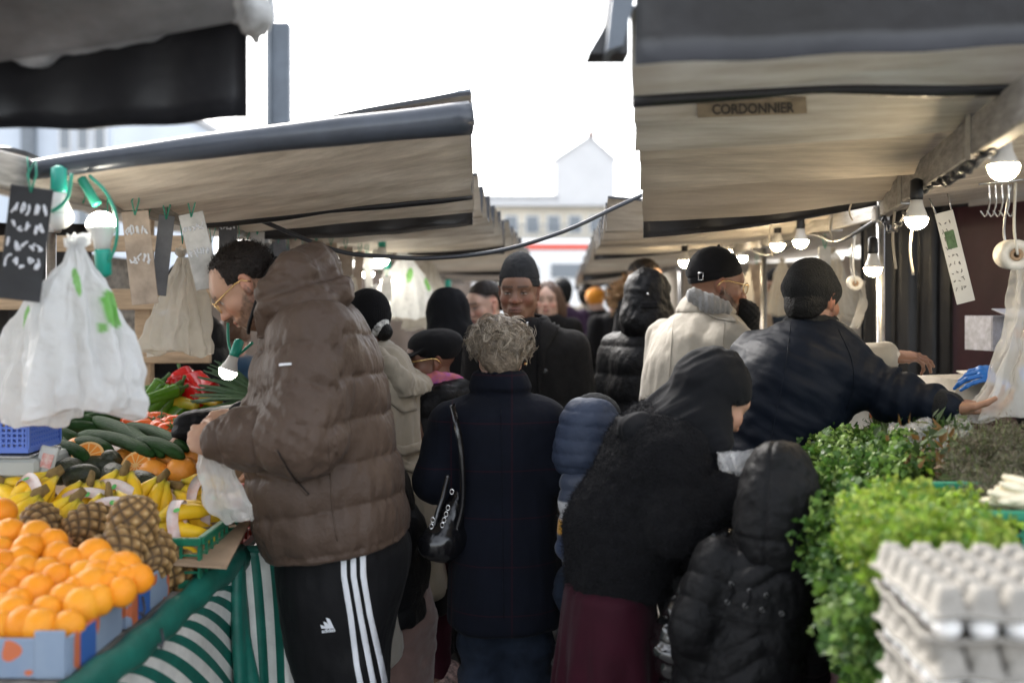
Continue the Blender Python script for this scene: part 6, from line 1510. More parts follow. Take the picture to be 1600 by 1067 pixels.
# ---- oranges in blue boxes
M_ORANGE = mat('orange_peel', (.80,.25,.008), .45, spec=.3, noise_=(7, .2), bump=[('noise', 170, .3)], sss=.1)
def vary(m, c2):
    nt = m.node_tree; N = nt.nodes; b = N['Principled BSDF']; old = b.inputs['Base Color'].links[0].from_socket; oi = N.new('ShaderNodeObjectInfo'); mx = N.new('ShaderNodeMix'); mx.data_type = 'RGBA'
    nt.links.new(oi.outputs['Random'], mx.inputs['Factor']); nt.links.new(old, mx.inputs['A']); mx.inputs['B'].default_value = (*c2, 1); nt.links.new(mx.outputs['Result'], b.inputs['Base Color'])
vary(M_ORANGE, (.80,.33,.02))
M_CALYX = mat('green_brown_calyx', (.20,.21,.10), .8)
def mk_orange():
    mb = MB(); n = 28; V = []
    prof = []
    for i in range(19):
        a = PI*i/18; r = math.sin(a)*.0375; z = math.cos(a)*.0355
        if i < 3: z -= .0016*(3-i)/2
        prof.append((max(r, .0004), -z))
    mb.lathe(prof[::1], n); mb.lathe([(.0003,.0352-.0012),(.003,.0352),(.0045,.0343),(.0045,.0335)], 8, m=1)
    return mb.build('orange', [M_ORANGE, M_CALYX], None, True)
def mk_orange_():
    o = mk_orange(); tag(o, None, 'orange'); return o
K_OR = Kind(mk_orange_, 'oranges heaped in the blue boxes')
zc = [(50,385),(8,295),(160,400),(0,465),(125,470),(240,425),(265,490),(115,560),(258,595),(15,545),(380,580),(475,540),(425,490),(560,548),(585,605),(632,592),(35,640),(165,655),(490,628),(350,650),(-40,600),(85,705),(212,740),(370,718),(552,652),(20,735),(-30,690),(60,760),(185,815),(112,806),(312,808),(325,520),(450,690),(-45,520),(-40,400),(70,610),(300,690),(420,630),(210,560),(-50,770),(95,520),(0,815),(445,590),(520,590)]
for i, (x, y) in enumerate(zc):
    px, py = x/2.908, 700+y/2.908
    d = 2.06+(978-py)/150*.36; s = rnd.uniform(.86, 1.12)
    if px < 12 and py < 850: d += .02
    K_OR.put(Matrix.Translation(Vector(at(px, py, d))) @ rrot() @ Matrix.Diagonal((s, s, s, 1)), 'round orange in the heap filling the blue cardboard boxes on the left')
for i in range(26):                                          # the layer below
    x, y = rnd.uniform(-1.24, -.91), rnd.uniform(2.06, 2.5)
    K_OR.put(Matrix.Translation((x, y, .84+.045*max(0, (-.98-x)/.2)*(1 if y > 2.1 else .4))) @ rrot(), 'round orange in the heap filling the blue cardboard boxes on the left')
M_BOXBLUE = mat('printed_blue_card', (.24,.30,.38), .6, noise_=(9, .42, (.19,.25,.35)))
nt = M_BOXBLUE.node_tree; N_ = nt.nodes; b_ = N_['Principled BSDF']
vo = N_.new('ShaderNodeTexNoise'); vo.inputs['Scale'].default_value = 13; vo.inputs['Detail'].default_value = 1.0; tcn = N_.new('ShaderNodeTexCoord'); nt.links.new(tcn.outputs['Object'], vo.inputs['Vector'])
gt = N_.new('ShaderNodeMath'); gt.operation = 'GREATER_THAN'; gt.inputs[1].default_value = .565; nt.links.new(vo.outputs['Fac'], gt.inputs[0])
mi_ = N_.new('ShaderNodeMix'); mi_.data_type = 'RGBA'; mi_.inputs['B'].default_value = (.50,.13,.05,1); nt.links.new(gt.outputs[0], mi_.inputs['Factor']); nt.links.new(b_.inputs['Base Color'].links[0].from_socket, mi_.inputs['A']); nt.links.new(mi_.outputs['Result'], b_.inputs['Base Color'])
M_BOXDARK = mat('royal_blue_print', (.03,.10,.32), .6)
def fruit_box(label, x0, x1, y0, y1, z0, h):
    t = thing('fruit_box', label, 'cardboard box', ((x0+x1)/2, (y0+y1)/2, z0), 'blue printed fruit boxes')
    sk = .054
    cx, cy = (x0+x1)/2, (y0+y1)/2
    MB().box((cx, cy, z0+.004), (x1-x0, y1-y0, .006)).build('bottom', M_CARD, t)
    for (c, s_) in (((cx, y0, z0+h/2), (x1-x0, .007, h)), ((cx, y1, z0+h/2), (x1-x0, .007, h)), ((x0, cy, z0+h/2), (.007, y1-y0-.008, h)), ((x1, cy, z0+h/2), (.007, y1-y0-.008, h))):
        p = MB().box(c, s_, bev=.002).build('side_panel', M_BOXBLUE, t)
    for (x, y) in ((x0,y0),(x1,y0),(x0,y1),(x1,y1)):
        MB().box((x+(.03 if x == x0 else -.03), y+(-.0045 if y == y0 else .0045), z0+h/2+.008), (.06, .005, h+.016), bev=.002).build('corner_post', M_BOXBLUE, t)
    MB().box((x1+.0055, cy-.05, z0+h*.5), (.003, .07, h*.9)).build('printed_panel', M_BOXDARK, t)
    return t
fruit_box('blue printed fruit box of oranges nearest the camera', -1.30, -.868, 1.995, 2.275, TZ+.002, .078)
fruit_box('blue printed fruit box of oranges right behind the nearest box', -1.30, -.862, 2.30, 2.57, TZ+.002, .082)
tag(MB().box(at(196,882,2.42), (.03,.045,.002), Euler((.6,.5,.3)).to_matrix()).build('paper_slip', M_WHITE), 'white paper slip stuck among the oranges', 'paper')
# ---- pineapples
def mk_pineapple():
    nu, nv = 96, 64; R_, H_ = .060, .080; V = []; C = []
    for i in range(nv+1):
        t = i/nv; a = PI*(.06+.88*t); rr = R_*math.sin(a)**.62; z = -math.cos(a)*H_*1.05
        for j in range(nu):
            th = 2*PI*j/nu; u = th*8/(2*PI)+t*5.0; w = th*8/(2*PI)-t*5.0
            fu, fw = abs((u % 1)-.5)*2, abs((w % 1)-.5)*2; e = min(1-fu, 1-fw); bump = min(1, e*2.4)
            tip = max(0, 1-((fu**2+fw**2)**.5)*1.6)
            r2 = rr+.0075*bump*math.sin(a)+.006*tip
            V.append((r2*math.cos(th), r2*math.sin(th), z))
            k = min(1, e*3); c0 = np.array((.026,.015,.008)); c1 = np.array((.23,.125,.035)); c2 = np.array((.48,.33,.15)); c = c0*(1-k)+(c1*(1-tip)+c2*tip)*k
            g = .5+.5*math.sin(th*2+t*3); C.append(c*(.8+.3*g))
    Fs = [[i*nu+j, i*nu+(j+1) % nu, (i+1)*nu+(j+1) % nu, (i+1)*nu+j] for i in range(nv) for j in range(nu)]
    V += [(0,0,V[0][2]+.004), (0,0,V[-1][2]-.002)]; C += [np.array((.42,.24,.14)), np.array((.3,.25,.15))]
    n0 = len(V)-2; Fs += [[j, n0, (j+1) % nu] for j in range(nu)]+[[nv*nu+j, nv*nu+(j+1) % nu, n0+1] for j in range(nu)]
    r = thing('pineapple', None, 'pineapple')
    o = mesh_np('fruit', np.array(V), Fs, mat('pineapple_skin', (.3,.2,.1), .7, vcol=True, noise_=(40, .3)), r, True, np.array(C))
    MB().lathe([(.0003,-.0815),(.014,-.082),(.018,-.079),(.019,-.074)], 16).build('cut_stalk', mat('cut_stalk_flesh', (.55,.32,.20), .7, noise_=(50,.3)), r, True)
    return r
K_PI = Kind(mk_pineapple, 'pineapples on the left table')
def pine(px, py, d, axis, s, label):
    f = frame(at(px, py, d), axis, (.1,.3,.9)); R_ = np.array([f[0][:, 0], -f[0][:, 2], f[0][:, 1]]).T
    K_PI.put(frM((R_, f[1]), s), label)
for a in ((207,822,2.50,(.12,.1,1),.9,'pineapple standing upright above the others, next to the banana stickers'),
          (180,866,2.42,(.28,.85,.30),.9,'pineapple lying with its pale cut stalk facing the camera'),
          (62,822,2.60,(-.3,.8,.4),.78,'small dark pineapple at the left behind the orange heap'),
          (136,822,2.62,(.3,.8,.3),.82,'brown pineapple lying behind the others below the banana bunches'),
          (266,890,2.66,(.3,.8,-.4),1.0,'pineapple down in the green crate behind the blue boxes'),
          (232,868,2.55,(-.2,.9,.2),.95,'pineapple tucked beneath the upright one beside the green crate')): pine(*a)
# ---- bananas
M_BANANA = mat('banana_skin', (.80,.50,.02), .45, spec=.3, noise_=(9, .16), vcol=True)
def banana_pts(L, bend, n=14):
    out = []; 
    for i in range(n):
        t = i/(n-1); a = bend*(t-.15); out.append((t, a))
    P = [V3(0,0,0)]
    for i in range(1, n): a = bend*(i/(n-1)-.1); P.append(P[-1]+V3(math.cos(a), 0, -math.sin(a))*L/(n-1))
    return np.array(P)
def mk_bunch(seed, n=5):
    rg = random.Random(seed); r = thing('banana_bunch', None, 'bananas')
    for k in range(n):
        f = (k-(n-1)/2); row = k % 2
        L = .165*rg.uniform(.92, 1.08); P = banana_pts(L, .95*rg.uniform(.85, 1.15))
        nn = len(P); prof = [v*1.16 for v in (.0065,.0075,.012,.0165,.0182,.0188,.019,.019,.0188,.0183,.017,.0135,.0075,.004)]
        a = f*.24; c, s_ = math.cos(a), math.sin(a); R_ = np.array([[c,-s_,0],[s_,c,0],[0,0,1]])
        tl = (-.25+.12*f*f*.3-.30*row); R2 = np.array([[math.cos(tl),0,-math.sin(tl)],[0,1,0],[math.sin(tl),0,math.cos(tl)]]) 
        Q = P @ R2.T @ R_.T+V3(0, f*.010, -.006*row)
        mb = MB().tube(Q, prof, 6); V = np.concatenate(mb.v); t = np.repeat(np.linspace(0, 1, nn), 6)
        col = np.tile(np.array((.80,.49,.018)), (len(V), 1)); g = np.clip((.25-t)/.25, 0, 1)[:, None]; col = col*(1-g*.7)+np.array((.42,.46,.06))*g*.7; e = (np.clip((t-.95)/.05, 0, 1)+np.clip((.05-t)/.05, 0, 1)*.6)[:, None]; col = col*(1-e)+np.array((.07,.05,.02))*e
        mesh_np('banana', V, mb.f, M_BANANA, r, True, col)
    MB().tube([V3(-.026,0,.006), V3(-.012,0,.004), V3(.004,0,0), V3(.016,0,-.004)], [.007,.008,.011,.007], 8, flat=1.9).build('stem', mat('banana_stem', (.20,.13,.045), .8, noise_=(50,.4)), r, True)
    if n == 4: return r
    bd = MB(); w = (n-1)*.0165
    ring = [V3(.062+.004*math.cos(a*2), (.024+w*.50)*math.cos(a), -.008+.031*math.sin(a)) for a in np.linspace(0, 2*PI, 28, endpoint=False)]
    G = np.array([[p+V3(-.013,0,.005), p+V3(.013,0,-.005)] for p in ring+ring[:1]]); bd.slab(G, .0006); sb = bd.build('sticker_band', mat('white_fruit_band', (.72,.70,.68), .5, noise_=(26, .5, (.66,.42,.36))), r, True)
    MB().ball(V3(.070,.012,.0285), (.009,.007,.0016), 10, 6).build('green_mark', mat('green_print', (.10,.42,.10), .5), sb, True)
    return r
KB = [Kind(lambda s=s, n=n: mk_bunch(s, n), 'banana bunches on the left table') for s, n in ((1, 5), (2, 4), (3, 6))]
M_BANDED = None
def bunch(k, px, py, d, fwd, up, label, s=1.0):
    f = frame(at(px, py, d), fwd, up); R_ = np.array([f[0][:, 1], -f[0][:, 0], f[0][:, 2]]).T; KB[k].put(frM((R_, f[1]), s), label)
for a in ((0,84,742,2.82,(-.55,-.55,-.28),(-.1,-.3,1),'banana bunch with its stem up, left end of the banana row'),
          (1,-2,752,2.86,(.95,-.2,.02),(0,-.5,1),'bananas lying lengthways at the left edge behind the pineapples'),
          (2,142,752,2.86,(.1,-.75,-.6),(0,-.5,1),'banana bunch with a dark brown stem in the middle of the row'),
          (1,120,778,2.72,(-.55,-.6,-.5),(0,-.4,1),'greenish banana bunch low between the pineapples'),
          (0,195,736,2.92,(-.15,-.6,-.6),(0,-.5,1),'banana bunch standing stem up in front of the dark avocado'),
          (1,254,748,2.95,(-.35,-.7,-.5),(0,-.5,1),'banana bunch right of the avocado, its stem pointing up'),
          (0,278,760,2.98,(.95,-.15,-.08),(.1,-.6,1),'banana bunch pointing right towards the clear bag'),
          (2,238,822,2.72,(.88,.05,.18),(0,-.8,.8),'front banana bunch on the cardboard, fingers pointing right'),
          (1,60,772,2.72,(-.6,-.6,-.3),(0,-.4,1),'banana bunch with a white band next to the small dark pineapple'),
          (0,290,790,2.92,(.9,.1,-.15),(0,-.5,1),'banana bunch under the clear bag at the right end of the row'),
          (2,24,772,2.84,(.8,-.4,-.2),(0,-.4,1),'banana bunch below the scale at the left edge'),
          (0,170,770,2.80,(.3,-.75,-.5),(0,-.4,1),'banana bunch behind the upright pineapple')): bunch(*a, s=1.06)
bd = thing('cardboard_sheet', 'flattened brown cardboard under the front banana bunch', 'cardboard', at(310,830,2.72))
MB().box(at(268,842,2.78), (.36,.42,.006), Euler((.06,.10,.12)).to_matrix()).build('sheet', M_CARD, bd); MB().box(at(318,812,2.96), (.14,.20,.006), Euler((.04,.02,.5)).to_matrix()).build('flap', M_CARD, bd)
def crate(label, x0, x1, y0, y1, z0, h, m, rot=0, group='plastic crates', cat='crate'):
    t = thing('plastic_crate', label, cat, ((x0+x1)/2, (y0+y1)/2, z0), group); cx, cy = (x0+x1)/2, (y0+y1)/2
    MB().box((cx, cy, z0+.006), (x1-x0-.01, y1-y0-.01, .006)).build('base', m, t)
    def wall(a, b, nm):
        a, b = np.array(a, float), np.array(b, float); L = np.linalg.norm(b-a); mb = MB(); n = max(3, int(L/.045)); dr = (b-a)/L; k = 3
        ang = math.atan2(dr[1], dr[0]); R_ = np.array([[math.cos(ang),-math.sin(ang),0],[math.sin(ang),math.cos(ang),0],[0,0,1]])
        mb.box(np.append((a+b)/2, z0+h-.010), (L+.008, .020, .020), R_, bev=.003); mb.box(np.append((a+b)/2, z0+.012), (L, .010, .020), R_)
        for i in range(n+1): mb.box(np.append(a+dr*L*i/n, z0+h/2-.001), (.007, .008, h-.042), R_)
        for j in range(1, k+1): mb.box(np.append((a+b)/2, z0+.02+(h-.042)*j/(k+1)), (L-.008, .006, .006), R_)
        return mb.build(nm, m, t)
    wall((x0,y0), (x1,y0), 'side'); wall((x0,y1), (x1,y1), 'side'); wall((x0,y0+.012), (x0,y1-.012), 'end'); wall((x1,y0+.012), (x1,y1-.012), 'end')
    return t
crate('dark green plastic crate under the cardboard and bananas', -1.22, -.80, 2.62, 2.98, TZ+.002, .13, M_GREENPL)
crate('red crate with a white label behind the clear bag', -.98, -.80, 3.02, 3.3, TZ+.002, .15, mat('red_plastic', (.35,.03,.02), .4)); tag(MB().box((-.85,3.015,.91), (.07,.002,.06)).build('label_card', M_WHITE), 'white label card on the red crate', 'card')
# ---- avocados, grapefruit
def mk_pear(name, cat, L, R_, m, taper=.25, dent=0):
    prof = [(max(.0004, R_*math.sin(PI*t)**.8*(1-taper*(t-.4))), -L/2+L*(.5-.5*math.cos(PI*t))) for t in np.linspace(0, 1, 22)]
    o = MB().lathe(prof, 26).build(name, m, None, True); V = np.array([v.co for v in o.data.vertices]); V += .0012*np.stack([fnoise(V, (50,50,50), s) for s in (1,2,3)], 1); o.data.vertices.foreach_set('co', V.astype(np.float32).ravel()); tag(o, None, cat); return o
K_AV = Kind(lambda: mk_pear('avocado', 'avocado', .115, .037, mat('avocado_skin', (.012,.016,.008), .45, noise_=(30, .5, (.03,.04,.015)), bump=[('noise', 120, .5)])), 'avocados between the bananas and the citrus')
for i, a in enumerate(((103,735,3.0),(128,744,2.96),(152,730,3.06),(172,722,3.1),(225,755,3.0),(178,744,3.0),(140,728,3.1))):
    K_AV.put(Matrix.Translation(Vector(at(*a))) @ Euler((PI/2*rnd.uniform(.7,1.2), rnd.uniform(-.3,.3), rnd.uniform(0,3.1))).to_matrix().to_4x4(), 'dark green avocado in the row between the bananas and the citrus fruit')
M_GRAPE = mat('grapefruit_peel', (.80,.30,.035), .4, noise_=(6, .18), bump=[('noise', 140, .2)])
def mk_gf():
    o = MB().lathe([(max(.0004,.047*math.sin(PI*t)), -.044*math.cos(PI*t)) for t in np.linspace(0,1,20)], 28).build('grapefruit', M_GRAPE, None, True); tag(o, None, 'grapefruit'); return o
K_GF = Kind(mk_gf, 'large citrus fruit beside the avocados')
for a in ((205,738,3.12),(222,726,3.18),(240,742,3.08),(268,722,3.16),(284,736,3.08),(196,722,3.2),(300,742,3.12),(248,722,3.24),(300,720,3.2),(110,718,3.15),(122,706,3.22),(98,712,3.22)): K_GF.put(Matrix.Translation(Vector(at(*a))) @ rrot(), 'large pale orange grapefruit in the row behind the bananas')
def mk_half():
    r = thing('halved_grapefruit', None, 'grapefruit'); MB().lathe([(max(.0004,.047*math.sin(PI*t/2)), -.045*math.cos(PI*t/2)) for t in np.linspace(0,1,12)], 28).build('peel', M_GRAPE, r, True)
    MB().lathe([(.0005,.0008),(.040,.0008),(.041,.0012),(.0465,.0010)], 28, m=0).build('pith', mat('cut_pith', (.80,.50,.20), .6), r, False)
    mb = MB()
    for k in range(10):
        a0, a1 = 2*PI*k/10+.05, 2*PI*(k+1)/10-.05; P_ = [(.006*math.cos((a0+a1)/2), .006*math.sin((a0+a1)/2), .0022)]+[(.039*math.cos(a), .039*math.sin(a), .0022) for a in np.linspace(a0, a1, 6)]; mb.add(P_, [list(range(7))])
    mb.build('flesh', mat('orange_flesh', (.78,.26,.03), .3), r); return r
K_HF = Kind(mk_half, 'halved citrus on show')
K_HF.put(Matrix.Translation(Vector(at(137,712,3.06))) @ Euler((.95,.25,0)).to_matrix().to_4x4(), 'halved grapefruit showing its orange flesh, near the cucumbers'); K_HF.put(Matrix.Translation(Vector(at(212,727,3.08))) @ Euler((1.0,-.2,0)).to_matrix().to_4x4(), 'halved grapefruit between the avocado and the whole ones')
# ---- cucumbers
M_CUC = mat('cucumber_skin', (.010,.036,.009), .55, spec=.1, noise_=(7, .35, (.022,.065,.015)), stretch=(1,6,6), bump=[('noise', 70, .5)])
def mk_cuc(L):
    P = [V3(L*(t-.5), 0, .02*math.sin(PI*t)) for t in np.linspace(0,1,18)]; rr = [.020*(min(1, (.12+min(t,1-t)*6))**.5) for t in np.linspace(0,1,18)]
    o = MB().tube(P, rr, 12).build('cucumber', M_CUC, None, True); tag(o, None, 'cucumber'); return o
K_C = Kind(lambda: mk_cuc(.34), 'cucumbers piled on the left table')
cz = [((222,905),(445,885),3.42,3.42),((440,865),(800,1045),3.46,3.08),((378,945),(755,1040),3.32,3.08),((600,905),(920,1015),3.46,3.15),((205,945),(375,978),3.36,3.3),((192,960),(350,1035),3.28,3.16),((440,880),(605,866),3.52,3.6),((372,995),(530,1028),3.22,3.14),((435,855),(560,845),3.62,3.62),((240,868),(345,872),3.62,3.62),((520,930),(700,960),3.42,3.3),((300,925),(430,925),3.40,3.40),((640,985),(900,1050),3.2,3.05),((240,1010),(420,1060),3.14,3.05)]
for i, (a, b, da, db) in enumerate(cz):
    A_, B_ = at(a[0]/3.138, 380+a[1]/3.138, da), at(b[0]/3.138, 380+b[1]/3.138, db); L = np.linalg.norm(B_-A_); f = frame((A_+B_)/2, B_-A_); R_ = np.array([f[0][:, 1], -f[0][:, 0], f[0][:, 2]]).T
    M = frM((R_, f[1])) @ Matrix.Diagonal((max(.6, L/.34), 1.05, 1.05, 1))
    K_C.put(M, ['long dark cucumber lying across the top of the pile', 'long cucumber slanting down the middle of the pile', 'cucumber at the front of the pile', 'cucumber at the right side of the pile under the sleeve'][i] if i in (0,1,2,3) and False else 'dark green cucumber in the pile behind the citrus fruit')
# ---- tomatoes, peppers, leeks
M_TOM = mat('tomato_skin', (.55,.045,.015), .22, noise_=(9, .3, (.62,.14,.02)))
M_STALK = mat('green_stalk', (.06,.13,.03), .6)
def mk_tom():
    r = thing('tomato', None, 'tomato'); V = []; nu, nv = 36, 18; mb = MB(); G = np.zeros((nv+1, nu+1, 3))
    for i in range(nv+1):
        a = PI*i/nv
        for j in range(nu+1):
            th = 2*PI*j/nu; rr = .043*math.sin(a)**.9*(1+.10*abs(math.cos(th*3.5))*math.sin(a)-.05); G[i, j] = (rr*math.cos(th), rr*math.sin(th), .030*math.cos(a)-.010*math.exp(-(a/.5)**2))
    mb.grid(G, flip=True).build('fruit', M_TOM, r, True); st = MB().tube([(0,0,.015),(.002,0,.03),(.012,.002,.040)], [.004,.003,.003], 6)
    for k in range(5): a = k*1.257; st.tube([(0,0,.022),(.014*math.cos(a),.014*math.sin(a),.027),(.026*math.cos(a),.026*math.sin(a),.022)], [.003,.0022,.0008], 5)
    st.build('calyx', M_STALK, r, True); return r
K_T = Kind(mk_tom, 'tomatoes behind the cucumbers')
for (x, y) in ((650,872),(692,902),(735,892),(800,880),(790,918),(852,898),(610,884),(775,862),(642,902),(830,930),(870,915),(700,872)): K_T.put(Matrix.Translation(Vector(at(x/3.138, 380+y/3.138, 3.72-(y-860)*.004))) @ Euler((rnd.uniform(-.9,.9), rnd.uniform(-.9,.9), rnd.uniform(0,6))).to_matrix().to_4x4(), 'ribbed red tomato in the tray behind the cucumbers')
def mk_pep(name, R_, L, m, lobes, cat, taper):
    r = thing(name, None, cat); nu, nv = 30, 22; G = np.zeros((nv+1, nu+1, 3))
    for i in range(nv+1):
        t = i/nv; rr = R_*min(1, (t/.08)**.5)*(1-taper*t)*max(0, 1-(max(0, t-.86)/.14)**2)**.5
        for j in range(nu+1):
            th = 2*PI*j/nu; k = 1-.14*(.5-.5*math.cos(th*lobes)); bx = .10*L*math.sin(t*2.2)
            G[i, j] = (t*L-L/2-.10*L*math.exp(-(t/.08)**2)*-1*0, rr*k*math.cos(th), rr*k*math.sin(th)+bx*.6)
    MB().grid(G).build('fruit', m, r, True); MB().tube([(-L/2+.003,0,0),(-L/2-.012,0,.002),(-L/2-.028,0,.010)], [.009,.005,.006], 8).build('stalk', M_STALK, r, True); return r
M_GPEP = mat('green_pepper_skin', (.09,.22,.012), .18, noise_=(10, .3, (.04,.13,.012))); M_RPEP = mat('red_pepper_skin', (.52,.012,.012), .15, noise_=(10, .25)); M_YPEP = mat('turning_pepper_skin', (.55,.30,.02), .18, noise_=(10, .6, (.2,.28,.02)))
K_GP = Kind(lambda: mk_pep('green_pepper', .027, .15, M_GPEP, 3, 'pepper', .45), 'green peppers'); K_RP = Kind(lambda: mk_pep('red_pepper', .042, .10, M_RPEP, 4, 'pepper', .10), 'red bell peppers'); K_YP = Kind(lambda: mk_pep('turning_pepper', .030, .12, M_YPEP, 3, 'pepper', .4), 'half ripe peppers')
def lay(K, a, b, d, label, s=1.0):
    A_, B_ = at(a[0]/3.138, 380+a[1]/3.138, d), at(b[0]/3.138, 380+b[1]/3.138, d-.03); f = frame((A_+B_)/2, B_-A_); R_ = np.array([f[0][:, 1], -f[0][:, 0], f[0][:, 2]]).T; K.put(frM((R_, f[1]), s) @ Matrix.Rotation(rnd.uniform(0, 6), 4, 'X'), label)
for a, b in (((660,800),(565,735)),((735,760),(640,740)),((700,735),(600,750)),((815,735),(710,830)),((865,725),(780,850)),((760,720),(690,800)),((870,790),(830,860)),((985,830),(900,860)),((690,790),(640,800)),((900,800),(840,850)),((800,740),(740,760)),((640,770),(600,800))): lay(K_GP, a, b, 4.0+rnd.uniform(-.05,.05), 'shiny green pepper in the heap left of the red peppers', 1.22)
for a, b in (((790,720),(880,690)),((900,660),(930,720)),((960,690),(985,720)),((880,770),(950,745)),((1000,705),(1030,720)),((960,770),(1000,760)),((860,700),(800,735)),((930,740),(985,760))): lay(K_RP, a, b, 4.12+rnd.uniform(-.05,.05), 'glossy red bell pepper on top of the pepper heap', 1.25)
for a, b in (((880,780),(950,800)),((1010,760),(1060,770))): lay(K_YP, a, b, 4.02, 'half ripe yellow and green pepper among the green ones', 1.0)
bx = thing('cardboard_box', 'open brown cardboard box under the green peppers', 'cardboard box', at(210,640,4.0)); 
c0 = at(250,655,4.0); MB().box((c0[0]+.05, c0[1]+.05, .9), (.62,.40,.19), bev=.004).build('carton', M_CARD, bx)
tr_ = thing('tomato_tray', 'pale wooden tray under the tomatoes', 'tray', at(240,690,3.7)); MB().box(at(240,688,3.7)-V3(0,0,.03), (.46,.34,.03), bev=.003).build('tray', M_WHITESTR, tr_)
MB().box((c0[0]+.05, c0[1]+.05, .8), (.01,.01,.01))
stand = thing('display_rack', 'stepped wooden rack that raises the vegetables at the back of the left table', 'rack', (-1.3,3.6,TZ))
for (x, y, z, sx, sy) in ((-1.32,3.28,.90,.95,.62),(-1.30,4.15,.80,1.0,.9)): MB().box((x, y, (TZ+z)/2+.001), (sx, sy, max(.02, z-TZ)), bev=.004).build('step', M_CARD, stand)
M_LEEK = mat('leek_leaf', (.030,.075,.030), .5, noise_=(5, .4, (.06,.13,.05)), stretch=(1,12,12))
def mk_leek():
    r = thing('leek', None, 'leek'); MB().tube([(-.22,0,0),(-.1,0,0),(0,0,0),(.06,0,.003)], [.014,.016,.017,.018], 12).build('white_shank', mat('leek_white', (.70,.72,.58), .5), r, True); mb = MB(); rg = random.Random(5)
    for k in range(8):
        a = (k-3.5)*.13; n = 12; G = np.zeros((n, 3, 3)); up = rg.uniform(-.02,.10)
        for i in range(n):
            t = i/(n-1); c = V3(.05+.30*t*math.cos(a), .30*t*math.sin(a), up*t-.05*t*t+.006*k); w = .017*(1-t*.75); G[i] = [c-V3(0,w,-.010*(1-t)), c, c+V3(0,w,.010*(1-t))]
        mb.slab(G, .0015)
    mb.build('leaves', M_LEEK, r, True); return r
K_L = Kind(mk_leek, 'leeks by the lit bulb')
for i, (a, b, d) in enumerate((((1215,775),(1000,700),4.0),((1220,790),(1010,740),3.95),((1230,760),(1040,650),4.05),((1220,805),(980,790),3.9),((1225,812),(985,815),3.86),((1230,750),(1030,670),4.1))):
    A_, B_ = at(a[0]/3.138, 380+a[1]/3.138, d), at(b[0]/3.138, 380+b[1]/3.138, d); f = frame(B_-unit(B_-A_)*.30, B_-A_, (0,-.4,1)); R_ = np.array([f[0][:, 1], -f[0][:, 0], f[0][:, 2]]).T; K_L.put(frM((R_, f[1]), .92), 'leek with long dark green leaves beside the glowing bulb')
# ---- blue basket on the scale
M_BASKET = mat('blue_plastic_basket', (.09,.17,.55), .4)
bk = thing('plastic_basket', 'blue perforated plastic basket with ginger roots, on the scale', 'basket', at(15,690,2.95)); c = at(8,672,2.95); w, l, h = .115, .10, .095
mb = MB()
for sx in (-1, 1):
    for i in range(14): mb.box(c+V3(sx*w*(.96), -l+2*l*i/13, -.004), (.006,.006,h-.02))
    for j in range(6): mb.box(c+V3(sx*w*.96, 0, -h/2+.010+j*.014), (.005, 2*l, .006))
for sy in (-1, 1):
    for i in range(16): mb.box(c+V3(-w+2*w*i/15, sy*l, -.004), (.006,.006,h-.02))
    for j in range(6): mb.box(c+V3(0, sy*l, -h/2+.010+j*.014), (2*w, .005, .006))
    mb.box(c+V3(0, sy*(l+.003), h/2-.006), (2*w+.03, .018, .012), bev=.003); mb.box(c+V3(0, sy*l, -h/2+.004), (2*w, .008, .012))
for sx in (-1, 1): mb.box(c+V3(sx*(w+.003), 0, h/2-.006), (.018, 2*l-.02, .012), bev=.003); mb.box(c+V3(sx*w*.96, 0, -h/2+.004), (.008, 2*l-.01, .012))
mb.box(c-V3(0,0,h/2+.002), (2*w, 2*l, .005)); mb.build('basket', M_BASKET, bk)
K_G = Kind(lambda: mk_pear('ginger_root', 'ginger', .07, .02, mat('ginger_skin', (.50,.36,.18), .7, noise_=(40,.3)), .3), 'ginger roots in the blue basket')
for i in range(7): K_G.put(Matrix.Translation(Vector(c+V3(rnd.uniform(-.08,.08), rnd.uniform(-.07,.06), .03+.012*(i % 3)))) @ rrot(), 'knobbly ginger root in the blue basket')
scl = thing('market_scale', 'grey electronic scale under the blue basket', 'scale', at(20,720,2.95)); MB().box(at(18,722,2.98), (.26,.24,.055), bev=.01).build('housing', mat('grey_scale_plastic', (.36,.38,.36), .5), scl); MB().box(at(14,706,2.96), (.22,.2,.012), bev=.004).build('pan', M_METAL, scl); d_ = MB().box(at(72,722,2.90), (.05,.02,.09), Euler((-.2,.25,.2)).to_matrix(), bev=.004).build('display', mat('pale_display_case', (.50,.52,.50), .5), scl)
MB().box(at(73,720,2.886), (.03,.004,.04), Euler((-.2,.25,.2)).to_matrix()).build('printed_label', mat('red_print_label', (.6,.5,.45), .5, noise_=(60,.5,(.5,.1,.08))), d_)

# ---- hanging white carrier bags
M_BAGW = mat('white_plastic_film', (.78,.79,.79), .22, spec=.6, vcol=True, bump=[('noise', 20, .9), ('noise', 70, .5)]); 
def translucent(m, col, fac, trn=0.0):
    nt = m.node_tree; N = nt.nodes; b = N['Principled BSDF']; out = N['Material Output']; t = N.new('ShaderNodeBsdfTranslucent'); t.inputs['Color'].default_value = (*col, 1); mx = N.new('ShaderNodeMixShader'); mx.inputs[0].default_value = fac
    nt.links.new(b.outputs[0], mx.inputs[1]); nt.links.new(t.outputs[0], mx.inputs[2]); o = mx.outputs[0]
    if b.inputs['Base Color'].links: nt.links.new(b.inputs['Base Color'].links[0].from_socket, t.inputs['Color'])
    if trn:
        tr = N.new('ShaderNodeBsdfTransparent'); m2 = N.new('ShaderNodeMixShader'); m2.inputs[0].default_value = trn; nt.links.new(o, m2.inputs[1]); nt.links.new(tr.outputs[0], m2.inputs[2]); o = m2.outputs[0]
    nt.links.new(o, out.inputs['Surface'])
